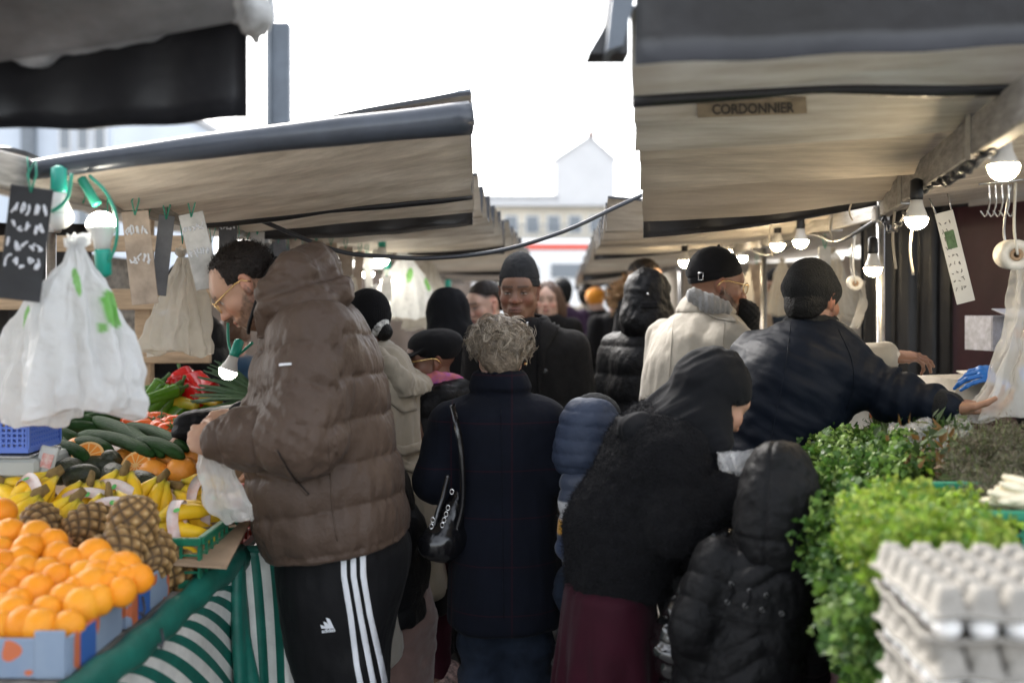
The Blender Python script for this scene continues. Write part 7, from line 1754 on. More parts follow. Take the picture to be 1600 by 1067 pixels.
translucent(M_BAGW, (.8,.8,.8), .45, .10); M_BAGC = mat('thin_clear_film', (.74,.73,.70), .10, bump=[('noise', 22, .8), ('noise', 70, .4)]); translucent(M_BAGC, (.7,.68,.62), .30, .62)
M_BAGT = mat('cloudy_bag_film', (.62,.58,.50), .28, bump=[('noise', 18, .8), ('noise', 70, .4)]); translucent(M_BAGT, (.7,.66,.58), .40, .32)
def carrier(label, top, prof, pleats, seed, m, name='carrier_bag', cat='bag', marks=(), tuft=True, lean=(0,0), group='carrier bags hanging from the stalls', flat=.55, frill=.12):
    """prof: (drop, half width[, sideways shift]) down from the tied top"""
    t = thing(name, label, cat, top, group); pr = np.array([(p[0], p[1], p[2] if len(p) > 2 else 0) for p in prof]); nv, nu = 72, 132; rg = random.Random(seed)
    ph = [rg.uniform(0, 6.28) for _ in range(4)]; V = []; z = np.linspace(0, pr[-1, 0], nv); C = []
    for i in range(nv):
        w = np.interp(z[i], pr[:, 0], pr[:, 1]); sh = np.interp(z[i], pr[:, 0], pr[:, 2]); f = z[i]/pr[-1, 0]
        for j in range(nu):
            a = 2*PI*j/nu; pl = 1+frill*(1-.30*f)*(1.1-2.0*abs(math.sin(a*pleats*.5+ph[0]+f*.9))**.7+.7*math.sin(a*(pleats*2+1)+ph[1]-f*1.6)+.5*math.sin(a*3+ph[2])+.5*(1-2*abs(math.sin(a*(pleats+2)+f*2.2+ph[3]))))
            end = (.03 if f > .98 else 0); x = w*math.cos(a)*pl; y = w*flat*math.sin(a)*pl
            dz = (.035*math.sin(a*2+ph[3])+.018*math.sin(a*5+ph[1]))*max(0, f-.5)*2
            V.append(top+V3(x+sh+lean[0]*z[i], y+lean[1]*z[i], -z[i]+dz*pr[-1, 0]))
            C.append((.78,.79,.79))
    V = np.array(V); V += .005*np.stack([fnoise(V, (18,18,18), s+seed) for s in (1,2,3)], 1)+.0035*np.stack([1-2*np.abs(vnoise(V, (46,46,30), s+seed)) for s in (4,5,6)], 1); Fs = [[i*nu+j, (i+1)*nu+j, (i+1)*nu+(j+1) % nu, i*nu+(j+1) % nu] for i in range(nv-1) for j in range(nu)]
    c_ = V[-nu:].mean(0)+V3(0,0,.02); V = np.concatenate([V, [c_]]); C.append((.7,.7,.7)); Fs += [[(nv-1)*nu+j, len(V)-1, (nv-1)*nu+(j+1) % nu] for j in range(nu)]
    C = np.array(C, float)
    for (mx_, my_, rx_, ry_, ang) in marks:
        px = (V[:, 0]/V[:, 1])*FPX+CXP; py = HYP-(V[:, 2]-CAMH)/V[:, 1]*FPX; u = (px-mx_)*math.cos(ang)+(py-my_)*math.sin(ang); w = -(px-mx_)*math.sin(ang)+(py-my_)*math.cos(ang); k = ((u/rx_)**2+(w/ry_)**2 < 1)*(V[:, 1] < top[1]+.0); C[k] = (.22,.55,.13)
    o = mesh_np('film', V, Fs, m, t, True, C); sm = o.modifiers.new('s', 'SUBSURF'); sm.levels = 1; sm.render_levels = 1
    if tuft:
        V = []; Fs = []; n = 0; rg = np.random.default_rng(seed)
        for k in range(16):
            a = rg.uniform(0, 6.28); d = unit(V3(math.cos(a)*.8, math.sin(a)*.5, rg.uniform(.5, 1.4))); s_ = unit(np.cross(d, rg.normal(0, 1, 3))); l = rg.uniform(.02, .055)*(pr[:, 1].max()/.14)
            V += [top-V3(0,0,.01), top+d*l*.6+s_*l*.35, top+d*l, top+d*l*.6-s_*l*.35]; Fs.append([n, n+1, n+2, n+3]); n += 4
        mesh_np('tied_top', np.array(V), Fs, m, t, False, np.tile((.76,.77,.77), (len(V), 1)))
    return t
carrier('big white carrier bags bunched together with green print, hanging at the left front', at(118,388,2.36), [(0,.016),(.03,.03),(.08,.070,-.005),(.16,.105,.0),(.28,.135,.012),(.35,.140,.016),(.385,.130,.012)], 5, 3, M_BAGW, marks=((176,482,16,30,-.35),(160,512,10,8,0),(120,440,6,22,-.2)), frill=.20)
carrier('white carrier bag behind the big bunch, at the left edge', at(52,470,2.52), [(0,.02),(.05,.05),(.14,.085),(.25,.12,-.01),(.30,.115,-.01)], 4, 7, M_BAGW, marks=((42,500,5,22,.1),), tuft=False)
carrier('see-through brownish carrier bag hanging in front of the pepper heap', at(284,402,3.12), [(0,.018),(.04,.035),(.10,.062,-.01),(.19,.088,-.012),(.27,.105,-.012),(.295,.10,-.01)], 5, 9, M_BAGT, frill=.2)
carrier('bundle of white bags with green print hanging beyond the brown hood', at(632,408,6.2), [(0,.05),(.08,.11),(.2,.17),(.30,.2),(.34,.18)], 5, 12, M_BAGW, marks=((640,430,5,12,.2),(668,445,4,12,-.3)))
carrier('pale cloth bag hanging beside the black headscarf', at(664,440,6.4), [(0,.04),(.08,.09),(.2,.13),(.30,.14)], 4, 14, M_BAGT)
carrier('small white bag hanging left of the bundle', at(585,452,5.6), [(0,.02),(.06,.05),(.16,.08),(.24,.09)], 4, 15, M_BAGW)
# the clear bag the man in brown holds
cb = carrier('clear plastic bag held open by the man in brown', at(330,712,2.74), [(0,.030),(.03,.045,.004),(.08,.055,.016),(.14,.062,.034),(.175,.040,.05)], 4, 21, M_BAGC, tuft=False, group='clear produce bags', lean=(.12,0))

# ---- price plates
M_CHALK = mat('chalk_black_board', (.020,.021,.024), .6, noise_=(14, .4)); M_CHALKW = mat('white_chalk', (.72,.74,.78), .9); M_PLATE = mat('worn_wooden_tag', (.40,.32,.25), .6, noise_=(12, .35)); M_CLRPLATE = mat('scuffed_clear_plate', (.42,.42,.41), .3, noise_=(18, .3)); M_TAGDK = mat('dark_slate_tag', (.09,.09,.095), .5, noise_=(14, .35))
def plate(label, px, py0, py1, w, d, m, tilt=0, yaw=0, scr=2, seed=0, chalk=None, group='price plates hanging from the left header'):
    c = at(px, (py0+py1)/2, d); h = (py1-py0)/FPX*d; W_ = w/FPX*d; t = thing('price_plate', label, 'price plate', c, group); R_ = np.array(Euler((0.05, tilt, yaw)).to_matrix())
    MB().box(c, (W_, .004, h), R_, bev=.0015).build('board', m, t); mb = MB(); rg = random.Random(seed)
    mb2 = MB(); top = c+R_ @ V3(0,0,h/2-.012); mb2.tube([top+V3(0,-.004,0), top+V3(.010,0,.04), top+V3(.004,.01,.075), top+V3(-.010,0,.04), top+V3(0,-.004,.0)], .0022, 6); mb2.build('tie', M_GREENCABLE, t, True)
    if scr:
        ch = MB()
        for r_ in range(scr):
            zz = h*(.30-.62*r_/max(1, scr)); 
            for g in range(5):
                xx = -W_*.36+W_*.17*g; P_ = [c+R_ @ V3(xx+rg.uniform(-.06,.09)*W_, -.0035, zz+rg.uniform(-.055,.055)*h) for _ in range(5)]; ch.tube(spline(P_, 4), .0022 if chalk is None else chalk, 5)
        ch.build('chalk_writing', M_CHALKW, t, True)['kind'] = 'stuff'
    return t
plate('black chalkboard price plate with white writing at the left edge', 40, 292, 470, 62, 2.28, M_CHALK, .12, .25, 4, 2, .0024)
plate('tan wooden price plate left of the thin dark one', 219, 330, 476, 40, 2.86, M_PLATE, -.10, .2, 2, 4)
plate('narrow dark price plate between the tan one and the pale one', 254, 336, 462, 24, 2.95, M_TAGDK, .10, .5, 0, 5)
plate('pale price plate swinging beside the forehead of the man in brown', 312, 332, 452, 38, 2.98, M_CLRPLATE, -.22, .1, 2, 6)
plate('small slate plate on the header just above the man\'s hair', 356, 346, 396, 28, 3.7, M_TAGDK, .02, .1, 1, 7)
plate('small clear plate on the header above the brown hood', 402, 362, 408, 22, 4.1, M_CLRPLATE, .03, 0, 0, 8)
for i, (px, y0, y1, w, d, m) in enumerate(((438,368,420,20,4.5,M_TAGDK),(462,372,432,18,4.7,M_PLATE),(492,376,440,20,5.0,M_PLATE),(520,380,452,18,5.2,M_PLATE),(540,386,470,22,5.3,M_PLATE),(560,392,455,14,5.5,M_PLATE),(575,394,450,12,5.7,M_CLRPLATE),(604,430,470,16,5.8,M_CLRPLATE))):
    plate('worn price plate in the blurred row hanging beyond the brown hood', px, y0, y1, w, d, m, (i % 3-1)*.08, .2, 0, 20+i, group='price plates beyond the brown hood')
# ---- bulbs
M_GLOW = mat('lit_bulb', (1,.95,.85), .4, emit=((1,.92,.78), 9.0)); M_GLOWW = mat('warm_lit_bulb', (1,.9,.75), .4, emit=((1,.80,.52), 26.0)); M_OFF = mat('frosted_bulb', (.72,.72,.70), .3); M_SOCKG = mat('green_socket', (.01,.30,.22), .4); M_SOCKB = mat('black_socket', (.012,.012,.013), .45); M_COLLAR = mat('bulb_collar', (.62,.61,.58), .4)
def mk_bulb(glow, sock, on=True):
    r = thing('light_bulb', None, 'light bulb')                       # hangs along -z from the origin
    MB().lathe([(.006,.03),(.016,.024),(.017,-.02),(.016,-.028)], 14).build('socket', sock, r, True); MB().lathe([(.0155,-.028),(.018,-.045),(.027,-.068),(.0295,-.075)], 20).build('collar', M_COLLAR, r, True)
    MB().lathe([(.0295,-.075)]+[(.0300*math.cos(a), -.077-.030*math.sin(a)) for a in np.linspace(.0, PI/2-.03, 9)], 20).build('globe', glow, r, True); return r
KBG = Kind(lambda: mk_bulb(M_GLOW, M_SOCKG), 'bulbs in green sockets'); KBW = Kind(lambda: mk_bulb(M_GLOWW, M_SOCKB), 'warm bulbs over the right stalls'); KBO = Kind(lambda: mk_bulb(M_OFF, M_SOCKG), 'unlit bulbs')
def bulb(K, px, py, d, label, axis=(0,0,1), s=1.0):
    f = frame((0,0,0), (0,1,.01) if abs(axis[1]) < .9 else (1,0,0), axis); z = unit(axis); y = unit(np.cross(z, (1,0,0))); x = np.cross(y, z); R_ = np.array([x, y, z]).T
    K.put(frM((R_, at(px, py, d)+R_ @ V3(0,0,.088*s)), s), label)
bulb(KBG, 158, 345, 2.45, 'lit bulb pointing up in a green socket beside the big white bag', (.05,0,-1), 1.15)
bulb(KBG, 355, 584, 3.35, 'lit bulb in a green socket hanging low over the leeks', (.35,.1,1), 1.02)
bulb(KBO, 92, 345, 2.42, 'unlit frosted bulb beside the black chalkboard plate', (0,0,1), 1.1)
for px, py, d in ((597,409,5.6),(588,411,6.0),(605,441,6.2),(700,470,7.2),(575,430,6.6)): bulb(KBG, px, py, d, 'small glowing bulb in the blurred row beyond the brown hood', s=1.3)
for px, py, d, l in ((1568,268,2.35,'big glowing bulb at the right edge under the header beam'),(1432,348,3.05,'glowing bulb right of the steel pole and left of the paper sign'),(1364,424,3.9,'glowing bulb hanging just left of the steel pole'),(1251,381,4.6,'glowing bulb above the black ribbed beanie'),(1215,386,5.0,'glowing bulb left of the one above the beanie'),(1070,412,5.8,'glowing bulb behind the docker cap'),(1135,396,6.2,'dim far bulb above the docker cap'),(1160,405,7.0,'dim far bulb between the poles')): bulb(KBW, px, py, d, l, s=1.12)
gc = MB()
gc.tube(spline(A((112,272,2.40),(105,310,2.38),(85,328,2.38),(72,330,2.40)), 8), .0045, 7); gc.tube(spline(A((140,275,2.45),(165,300,2.43),(182,340,2.42),(180,385,2.43),(162,420,2.45),(158,405,2.45)), 8), .004, 7); gc.tube(spline(A((128,280,2.47),(140,300,2.46),(152,320,2.46)), 8), .012, 7)
tag(gc.build('green_cable', M_GREENCABLE, None, True), 'green cable looping between the bulbs at the left front', 'cable')
gc = MB().tube(spline(A((356,505,3.42),(357,535,3.40),(362,552,3.38),(360,560,3.37),(375,552,3.38),(395,535,3.40)), 8), .005, 7); tag(gc.build('green_cable', M_GREENCABLE, None, True), 'green cable holding the low bulb over the leeks', 'cable')
ty = MB(); rg = random.Random(9)
for i in range(34):
    y = 2.4+i*.14; b = V3(lx(y)+.02, y, LZ-.03); l = rg.uniform(.05,.14); ty.tube([b+V3(.004,0,.03), b+V3(.012,rg.uniform(-.02,.02),-l*.5), b+V3(.0,.01,-l), b+V3(-.01,.02,-l*.4), b+V3(-.006,.0,.02)], .0018, 5)
tag(ty.build('tie_wires', M_GREENCABLE, None, True), 'tangle of green and black tie wires looped over the left header', 'wire', kind='stuff')
# ================= right stall =================
def tr_(y): return .66+.215*(y-1.75)
RT = .82
table('right front stall table under the herbs and egg trays', 1.05, 3.35, 1.5, RT, tr_, 1)
table('right stall table beyond the man in the navy bomber', 3.4, 5.2, 1.4, RT, lambda y: 1.02+.1*(y-3.4), 1)
rc = thing('table_cloth', 'plain dark red cloth hanging down the front of the right table', 'cloth', (tr_(2.0), 2.0, RT))
G = np.zeros((60, 10, 3))
for i, y in enumerate(np.linspace(1.05, 3.3, 60)):
    for j in range(10): w = j/9; G[i, j] = (tr_(y)-.006-.010*math.sin(i*.9)*w-.01*w, y, RT-.002-(RT-.03)*w)
MB().slab(G, .002).build('cloth_sheet', M_MAROON, rc, True)
# ---- leaves
def leaf_mat(name, col, var=.35):
    m = mat(name, col, .5, vcol=True, noise_=(12, var), spec=.35); translucent(m, col, .30); return m
M_CORI = leaf_mat('coriander_leaf', (.06,.13,.018)); M_PARS = leaf_mat('parsley_leaf', (.10,.20,.018)); M_THYME = leaf_mat('thyme_leaf', (.10,.105,.055)); M_BAY = leaf_mat('bay_leaf', (.045,.075,.02)); M_DILL = leaf_mat('fine_green_frond', (.055,.12,.02))
M_STEM = mat('pale_herb_stem', (.16,.24,.05), .5)
def herb(name, seed, n_st, L, spread, leafm, leaf, nl, cols, cat='herbs', droop=.5, stem_r=.0016):
    """bunch along +z: stems from the origin fanning up, each carrying small leaves"""
    r = thing(name, None, cat); rg = np.random.default_rng(seed); st = MB(); V = []; Fs = []; C = []; n = 0
    for k in range(n_st):
        a = rg.uniform(0, 6.28); s_ = spread*rg.uniform(0, 1)**.5; l = L*rg.uniform(.65, 1.1); dx, dy = s_*math.cos(a), s_*math.sin(a)
        P = spline([V3(0,0,0)+rg.normal(0, .006, 3), V3(dx*.25, dy*.25, l*.4), V3(dx*.65, dy*.65, l*.75), V3(dx, dy, l*(1-droop*s_/max(spread, 1e-6)*.5))], 4)
        st.tube(P, np.linspace(stem_r, stem_r*.4, len(P)), 4, caps=False)
        for q in range(nl):
            t = .25+.75*rg.random()**.6; p = P[min(len(P)-1, int(t*(len(P)-1)))]+rg.normal(0, leaf*.9, 3); d = unit(V3(dx, dy, .25*L)*2/L+rg.normal(0, .8, 3)); up = unit(rg.normal(0, .7, 3)+V3(0,0,1)); s2 = unit(np.cross(d, up)); w = np.cross(s2, d)
            z = leaf*rg.uniform(.6, 1.25); c = np.array(cols[rg.integers(len(cols))])*rg.uniform(.7, 1.3)
            if leafm is M_THYME or leafm is M_DILL:
                pts = [p-s2*z*.12, p+d*z, p+s2*z*.12]; V += pts; Fs.append([n, n+1, n+2]); C += [c]*3; n += 3
            elif leafm is M_BAY:
                pts = [p, p+d*z*.35+s2*z*.22+w*z*.06, p+d*z, p+d*z*.35-s2*z*.22+w*z*.06]; V += pts; Fs.append([n, n+1, n+2, n+3]); C += [c]*4; n += 4
            else:                                                     # three lobed leaf
                for an, sc_ in ((0, 1), (1.0, .8), (-1.0, .8)):
                    e = d*math.cos(an)+s2*math.sin(an); f = -d*math.sin(an)+s2*math.cos(an)
                    pts = [p, p+e*z*.45+f*z*.30*sc_+w*z*.10, p+e*z*.80*sc_+f*z*.26+w*z*.02, p+e*z*sc_-w*z*.12, p+e*z*.80*sc_-f*z*.26+w*z*.02, p+e*z*.45-f*z*.30*sc_+w*z*.10]; V += pts; Fs.append(list(range(n, n+6))); C += [c*(.9+.2*(an == 0))]*6; n += 6
    st.build('stems', M_STEM, r, True); mesh_np('leaves', np.array(V), Fs, leafm, r, False, np.array(C)); return r
CC = ((.065,.14,.018),(.10,.19,.025),(.035,.085,.015),(.17,.26,.06),(.05,.12,.02)); CP = ((.15,.255,.015),(.21,.32,.025),(.085,.18,.015),(.27,.34,.05)); CT = ((.095,.10,.055),(.14,.13,.085),(.065,.075,.035),(.12,.095,.075)); CB = ((.05,.085,.02),(.09,.115,.02),(.16,.09,.03),(.035,.06,.018))
KC = [Kind(lambda s=s: herb('coriander_bunch', s, 26, .19, .085, M_CORI, .0225, 24, CC), 'coriander bunches heaped on the right table') for s in (1, 2)]
KP = [Kind(lambda s=s: herb('parsley_bunch', s, 28, .18, .08, M_PARS, .0125, 42, CP), 'bright green parsley bunches') for s in (3, 4)]
KT = [Kind(lambda s=s: herb('thyme_bunch', s, 60, .20, .075, M_THYME, .011, 70, CT, droop=.3, stem_r=.0009), 'grey green thyme bunches') for s in (5, 6)]
KBy = [Kind(lambda: herb('bay_branch', 7, 9, .20, .09, M_BAY, .050, 9, CB, stem_r=.002), 'bay leaf branches')]
KD = [Kind(lambda: herb('dill_bunch', 8, 40, .19, .06, M_DILL, .016, 60, ((.05,.11,.02),(.08,.14,.03)), stem_r=.001), 'fine leaved herb bunches')]
def place(K, px, py, d, axis, s, label, roll=None):
    z = unit(axis); y = unit(np.cross(z, (.3,.9,.2))); x = np.cross(y, z); R_ = np.array([x, y, z]).T
    K.put(frM((R_, at(px, py, d)), s) @ Matrix.Rotation(rnd.uniform(0, 6.28) if roll is None else roll, 4, 'Z') @ Matrix.Translation((0, 0, -.10)), label)
rnd = random.Random(21)
# coriander spilling over the front edge of the table, from far to near
for i in range(46):
    t = rnd.random(); y = 3.0-t*1.45; u = rnd.random(); px_ = tr_(y); x = px_+.02+u*.30-.02; z = RT+.04+.10*(1-(u-.5)**2*2)*(.75+.25*t)
    if u < .5: x = px_+.01+.09*rnd.random(); z = RT+.06+.05*t-.30*rnd.random()*(.4+.6*t)
    ax = (-.45 if u < .5 else -.25+rnd.uniform(-.3,.3), -.35+rnd.uniform(-.3,.3), -.45 if u < .35 else .65)
    K = KC[i % 2]; p = V3(x, y, z); px, py = p[0]/p[1]*FPX+CXP, HYP-(p[2]-CAMH)/p[1]*FPX
    place(K, px, py, y, ax, rnd.uniform(.85, 1.1), 'leafy coriander bunch spilling over the front edge of the right table')
for i, (px, py, d) in enumerate(((1330,725,2.95),(1370,720,3.0),(1300,740,2.9),(1395,730,2.85),(1350,745,2.75),(1410,745,2.75),(1310,775,2.7),(1345,712,3.1),(1385,760,2.6),(1300,725,3.05),(1310,850,2.3),(1335,900,2.2),(1350,960,2.05),(1370,940,1.95),(1385,985,1.85),(1300,790,2.5),(1335,830,2.35))):
    place(KC[i % 2], px, py, d, (-.4+rnd.uniform(-.3,.3), -.5, .55), .92, 'leafy coriander bunch on top of the herb heap')
for i in range(30):                                          # loose bunches drooping over the front
    t = rnd.random(); y = 2.85-t*1.2; p = V3(tr_(y)+.03-.04*rnd.random()+.05*t, y, RT+.08-.33*rnd.random()*(.35+.65*t)); px, py = p[0]/p[1]*FPX+CXP, HYP-(p[2]-CAMH)/p[1]*FPX
    place(KC[i % 2], px, py, y, (-.5+rnd.uniform(-.35,.3), -.6+rnd.uniform(-.5,.4), rnd.uniform(-1.1,.3)), rnd.uniform(.8, 1.1), 'loose coriander bunch drooping down the front of the right table')
for i in range(34):
    px = rnd.uniform(1345, 1545); t = rnd.random(); py = 800+t*85+max(0, px-1450)*.30; d = 2.3-t*.55; place(KP[i % 2], px, py, d, (-.2+rnd.uniform(-.4,.4), -.6, .6), rnd.uniform(.85, 1.1), 'bright green parsley bunch in the heap behind the egg trays')
for i in range(26):
    px = rnd.uniform(1505, 1640); py = rnd.uniform(640, 790); d = 2.75-(py-640)/150*.5; place(KT[i % 2], px, py+62+max(0, 1560-px)*.3, d, (-.35+rnd.uniform(-.3,.3), -.45, .6), rnd.uniform(.95, 1.2), 'grey green thyme bunch in the pile at the right edge')
for i, (px, py, d) in enumerate(((1465,730,2.85),(1480,745,2.75),(1445,750,2.75),(1500,765,2.65),(1462,770,2.65),(1430,735,2.9),(1490,735,2.9))): place(KBy[0], px, py, d, (-.3+rnd.uniform(-.4,.4), -.5, .6), 1.0, 'bay branch with some browned leaves beside the thyme')
for i, (px, py, d) in enumerate(((1425,705,3.0),(1452,700,3.0),(1480,692,3.0),(1400,685,3.2),(1370,680,3.3),(1440,685,3.15))): place(KD[0], px, py, d, (.6, -.35, .35+rnd.uniform(-.2,.2)), 1.0, 'fine leaved herb bunch under the outstretched hand')
# herb crates
def rbx(px0, px1, y0, y1): return (pxw(px0, y0), pxw(px1, y0), y0, y1)
M_GREENB = mat('bright_green_plastic', (.01,.20,.11), .4)
crate('green crate holding the bay and thyme', pxw(1445, 2.45), pxw(1445, 2.45)+.42, 2.52, 2.86, RT+.10, .16, M_GREENB)
crate('green crate behind the egg trays at the right edge', pxw(1515, 2.12), pxw(1515, 2.12)+.46, 2.08, 2.42, RT+.14, .15, M_GREENB)
crate('dark green crate under the coriander heap', .96, 1.32, 2.50, 2.9, RT+.002, .14, M_GREENB)
crate('green crate far along the heap under the bomber sleeve', 1.02, 1.42, 2.95, 3.3, RT+.002, .15, M_GREENB)
# white radishes
M_RAD = mat('white_radish_skin', (.70,.62,.45), .5, noise_=(12,.2))
KR = Kind(lambda: mk_pear('white_radish', 'radish', .11, .010, M_RAD, .55), 'white radishes at the right edge')
for (px, py) in ((1580,774),(1592,780),(1586,786),(1598,770),(1575,784),(1604,776),(1596,764),(1608,756),(1612,768)): KR.put(Matrix.Translation(Vector(at(px, py, 2.12))) @ Euler((PI/2+rnd.uniform(-.25,.25), rnd.uniform(-.3,.3), PI/2+rnd.uniform(-.4,.4))).to_matrix().to_4x4(), 'slim white radish in the bundle at the right edge above the eggs')
# ---- egg trays
M_PULP = mat('grey_moulded_pulp', (.27,.252,.222), .9, noise_=(50, .14), bump=[('noise', 130, .5)]); M_EGG = mat('white_eggshell', (.78,.77,.75), .4, sss=.05)
PT = .0470
def mk_tray():
    """moulded pulp tray: 6 x 6 blunt pyramids on a flat rim (as it lies as a lid)"""
    r = thing('egg_tray', None, 'egg tray'); n = 6; sub = 12; N_ = n*sub; G = np.zeros((N_+1, N_+1, 3))
    for i in range(N_+1):
        for j in range(N_+1):
            x, y = (i/sub) % 1-.5, (j/sub) % 1-.5; m = max(abs(x), abs(y)); rr = (abs(x)**5+abs(y)**5)**.2
            b = min(1, max(0, (.5-rr)/.24)); b = b*b*(3-2*b)*.6+b*.4
            z = .037*b-.006*max(0, 1-((x*x+y*y)**.5)/.16)
            w = .0016*math.sin(i*1.7+j*.9)+.0012*math.sin(i*.6-j*1.3)
            G[i, j] = ((i/sub-n/2)*PT*1.0+w*.4, (j/sub-n/2)*PT+w*.4, z+w*.5)
    m = MB().slab(G, .0026); h_ = n*PT/2
    for a, b_ in (((-h_-.004,-h_),(h_+.004,-h_)),((-h_-.004,h_),(h_+.004,h_)),((-h_,-h_),(-h_,h_)),((h_,-h_),(h_,h_))):
        m.tube([(a[0]+(b_[0]-a[0])*t, a[1]+(b_[1]-a[1])*t, -.001+.0025*math.sin(t*18+a[0]*9)) for t in np.linspace(0, 1, 26)], .0042, 6)
    m.build('tray', M_PULP, r, True)
    return r
K_TR = Kind(mk_tray, 'stacked egg trays'); 
def mk_egg():
    o = MB().lathe([(max(.0004, .0218*math.sin(PI*t)*(1-.10*math.cos(PI*t)*-1)), -.0285*math.cos(PI*t)) for t in np.linspace(0,1,18)], 22).build('egg', M_EGG, None, True); tag(o, None, 'egg'); return o
K_EG = Kind(mk_egg, 'eggs in the stacked trays')
tx0, ty0 = .718, 1.50
tz = RT+.006
LV = [('topmost egg tray of the stack at the lower right, empty and turned over', 1), ('second egg tray from the top of the stack', 2), ('third egg tray from the top of the stack', 3), ('fourth egg tray from the top of the stack', 4), ('fifth egg tray from the top of the stack', 5), ('lowest egg tray of the stack, standing on the table', 6)]
st_h = .0815
ORD = ('topmost', 'second', 'third', 'fourth', 'fifth')
for k in range(4):
    z = tz+.008+k*st_h; o_ = ORD[3-k]
    if k < 4 or True:
        J = lambda: (tx0+rnd.uniform(-.006,.006), ty0+rnd.uniform(-.005,.005))
        if k: K_TR.put(Matrix.Translation((*J(), z)) @ Rz(rnd.uniform(-.03,.03)-.08) @ Matrix.Rotation(PI, 4, 'X'), 'egg tray holding the '+o_+' layer of eggs from the top of the stack')
        else: K_TR.put(Matrix.Translation((*J(), z)) @ Rz(-.08), 'lowest egg tray of the stack, resting on the table')
        K_TR.put(Matrix.Translation((*J(), z+.034)) @ Rz(rnd.uniform(-.03,.03)-.08), 'egg tray turned over as the lid of the '+o_+' layer of eggs')
        for i in range(6):
            for j in range(6):
                if j > 1 and i > 1: continue
                p = Rz(-.08) @ Vector(((i-2.5)*PT, (j-2.5)*PT, 0)); K_EG.put(Matrix.Translation((tx0+p.x, ty0+p.y, z+.016)) @ Euler((rnd.uniform(-.2,.2), rnd.uniform(-.2,.2), 0)).to_matrix().to_4x4() @ Matrix.Diagonal((.86,.86,.62+.1*rnd.random(),1)), 'white egg showing through the side of the '+o_+' layer from the top')
M_CLEAR = mat('very_clear_film', (.8,.8,.8), .08, spec=.8, bump=[('noise', 30, .9), ('noise', 90, .5)]); translucent(M_CLEAR, (.7,.7,.7), .15, .72)
# ---- clear film, bags on rolls, signs
carrier('long clear plastic bag hanging at the right edge above the thyme', at(1612,380,3.05), [(0,.03),(.06,.05),(.25,.075),(.42,.12,-.02),(.52,.16,-.04)], 4, 31, M_BAGC, tuft=False, group='clear plastic bags on the right', frill=.22)
carrier('clear plastic bag held by the woman in the cardigan', at(1158,706,2.60), [(0,.060,.01),(.02,.062,.012),(.05,.045,.004),(.085,.012)], 4, 33, M_CLEAR, tuft=False, group='clear plastic bags on the right', frill=.22)
def film(label, P, m, th=.0006, cat='plastic film', name='plastic_film'): 
    return tag(MB().slab(np.array(P), th).build(name, m, None, True), label, cat)
G = np.zeros((20, 14, 3))
for i in range(20):
    for j in range(14): a = at(1390+i*7.0, 662+j*5.0+8*math.sin(i*.7+j*.5), 3.0-.02*j); G[i, j] = a+V3(0, .02*math.sin(i*1.3+j), .015*math.sin(i*.9)*math.cos(j*1.1))
film('crumpled clear film lying among the herbs under the outstretched hand', G, M_CLEAR)
def roll(label, px, py, d, r_, L, tail, seed):
    t = thing('bag_roll', label, 'bag roll', at(px, py, d), 'rolls of produce bags on hooks'); c = at(px, py, d); f = frame(c, (-.25,-.95,-.05)); R_ = np.array([f[0][:, 0], f[0][:, 2]*-1, f[0][:, 1]]).T
    MB().lathe([(r_*.42,-L/2),(r_,-L/2),(r_*1.02,0),(r_,L/2),(r_*.42,L/2),(r_*.42,-L/2)], 26, (R_, c), caps=False).build('film_roll', mat('rolled_white_film', (.62,.60,.55), .4, noise_=(30,.2)), t, True)
    MB().lathe([(r_*.2,-L/2-.004),(r_*.41,-L/2-.004),(r_*.41,L/2+.004),(r_*.2,L/2+.004),(r_*.2,-L/2-.004)], 20, (R_, c), caps=False).build('cardboard_core', M_CARD, t, True)
    G = np.zeros((10, 16, 3)); rg = random.Random(seed)
    for i in range(10):
        for j in range(16): w = j/15; G[i, j] = c+f[0] @ V3(-r_-.012*math.sin(w*4)+tail[0]*w*(.6+.4*math.sin(i*.5)), -L/2+L*i/9, .01-tail[1]*w)+V3(.012*math.sin(i*1.1+j*.5), .01*math.sin(j*.8), 0)
    MB().slab(G, .0006).build('loose_bag', M_BAGT, t, True)
    for s_ in (-1, 1): MB().tube(spline([c+f[0] @ V3(0, s_*(L/2+.01), 0), c+f[0] @ V3(.01, s_*(L/2+.012), .08), c+f[0] @ V3(.0, s_*L*.3, .20)], 6), .0035, 6).build('hanger', mat('white_strap', (.6,.58,.52), .5) if s_ > 0 else M_METAL, t, True)
    return t
roll('bag roll with a brown core hanging at the right edge under the big bulb', 1582, 398, 2.9, .042, .11, (-.02,.12), 2)
roll('bag roll with a long loose bag hanging behind the black ribbed beanie', 1335, 442, 4.3, .030, .14, (.03,.20), 3)
roll('bag roll hanging farther back, left of the beanie', 1245, 470, 5.2, .030, .14, (-.03,.2), 4)
sg = thing('paper_sign', 'tilted white handwritten paper sign hanging in front of the maroon drape', 'sign', at(1490,405,3.4)); f = frame(at(1492,402,3.4), (0,1,.02)); R_ = f[0] @ np.array(Euler((0,-.25,0)).to_matrix())
MB().box(f[1], (.062,.003,.31), R_, bev=.001).build('card', mat('white_card', (.55,.55,.53), .6, noise_=(6,.1)), sg); rg = random.Random(3); ink = MB()
for k in range(9):
    for g in range(3): a = V3(-.022+g*.015, -.0028, .12-.028*k); ink.tube([f[1]+R_ @ (a+V3(rg.uniform(-.004,.006), 0, rg.uniform(-.008,.008))) for _ in range(4)], .0011, 4)
ink.build('handwriting', mat('grey_ink', (.12,.12,.13), .8), sg, True)['kind'] = 'stuff'
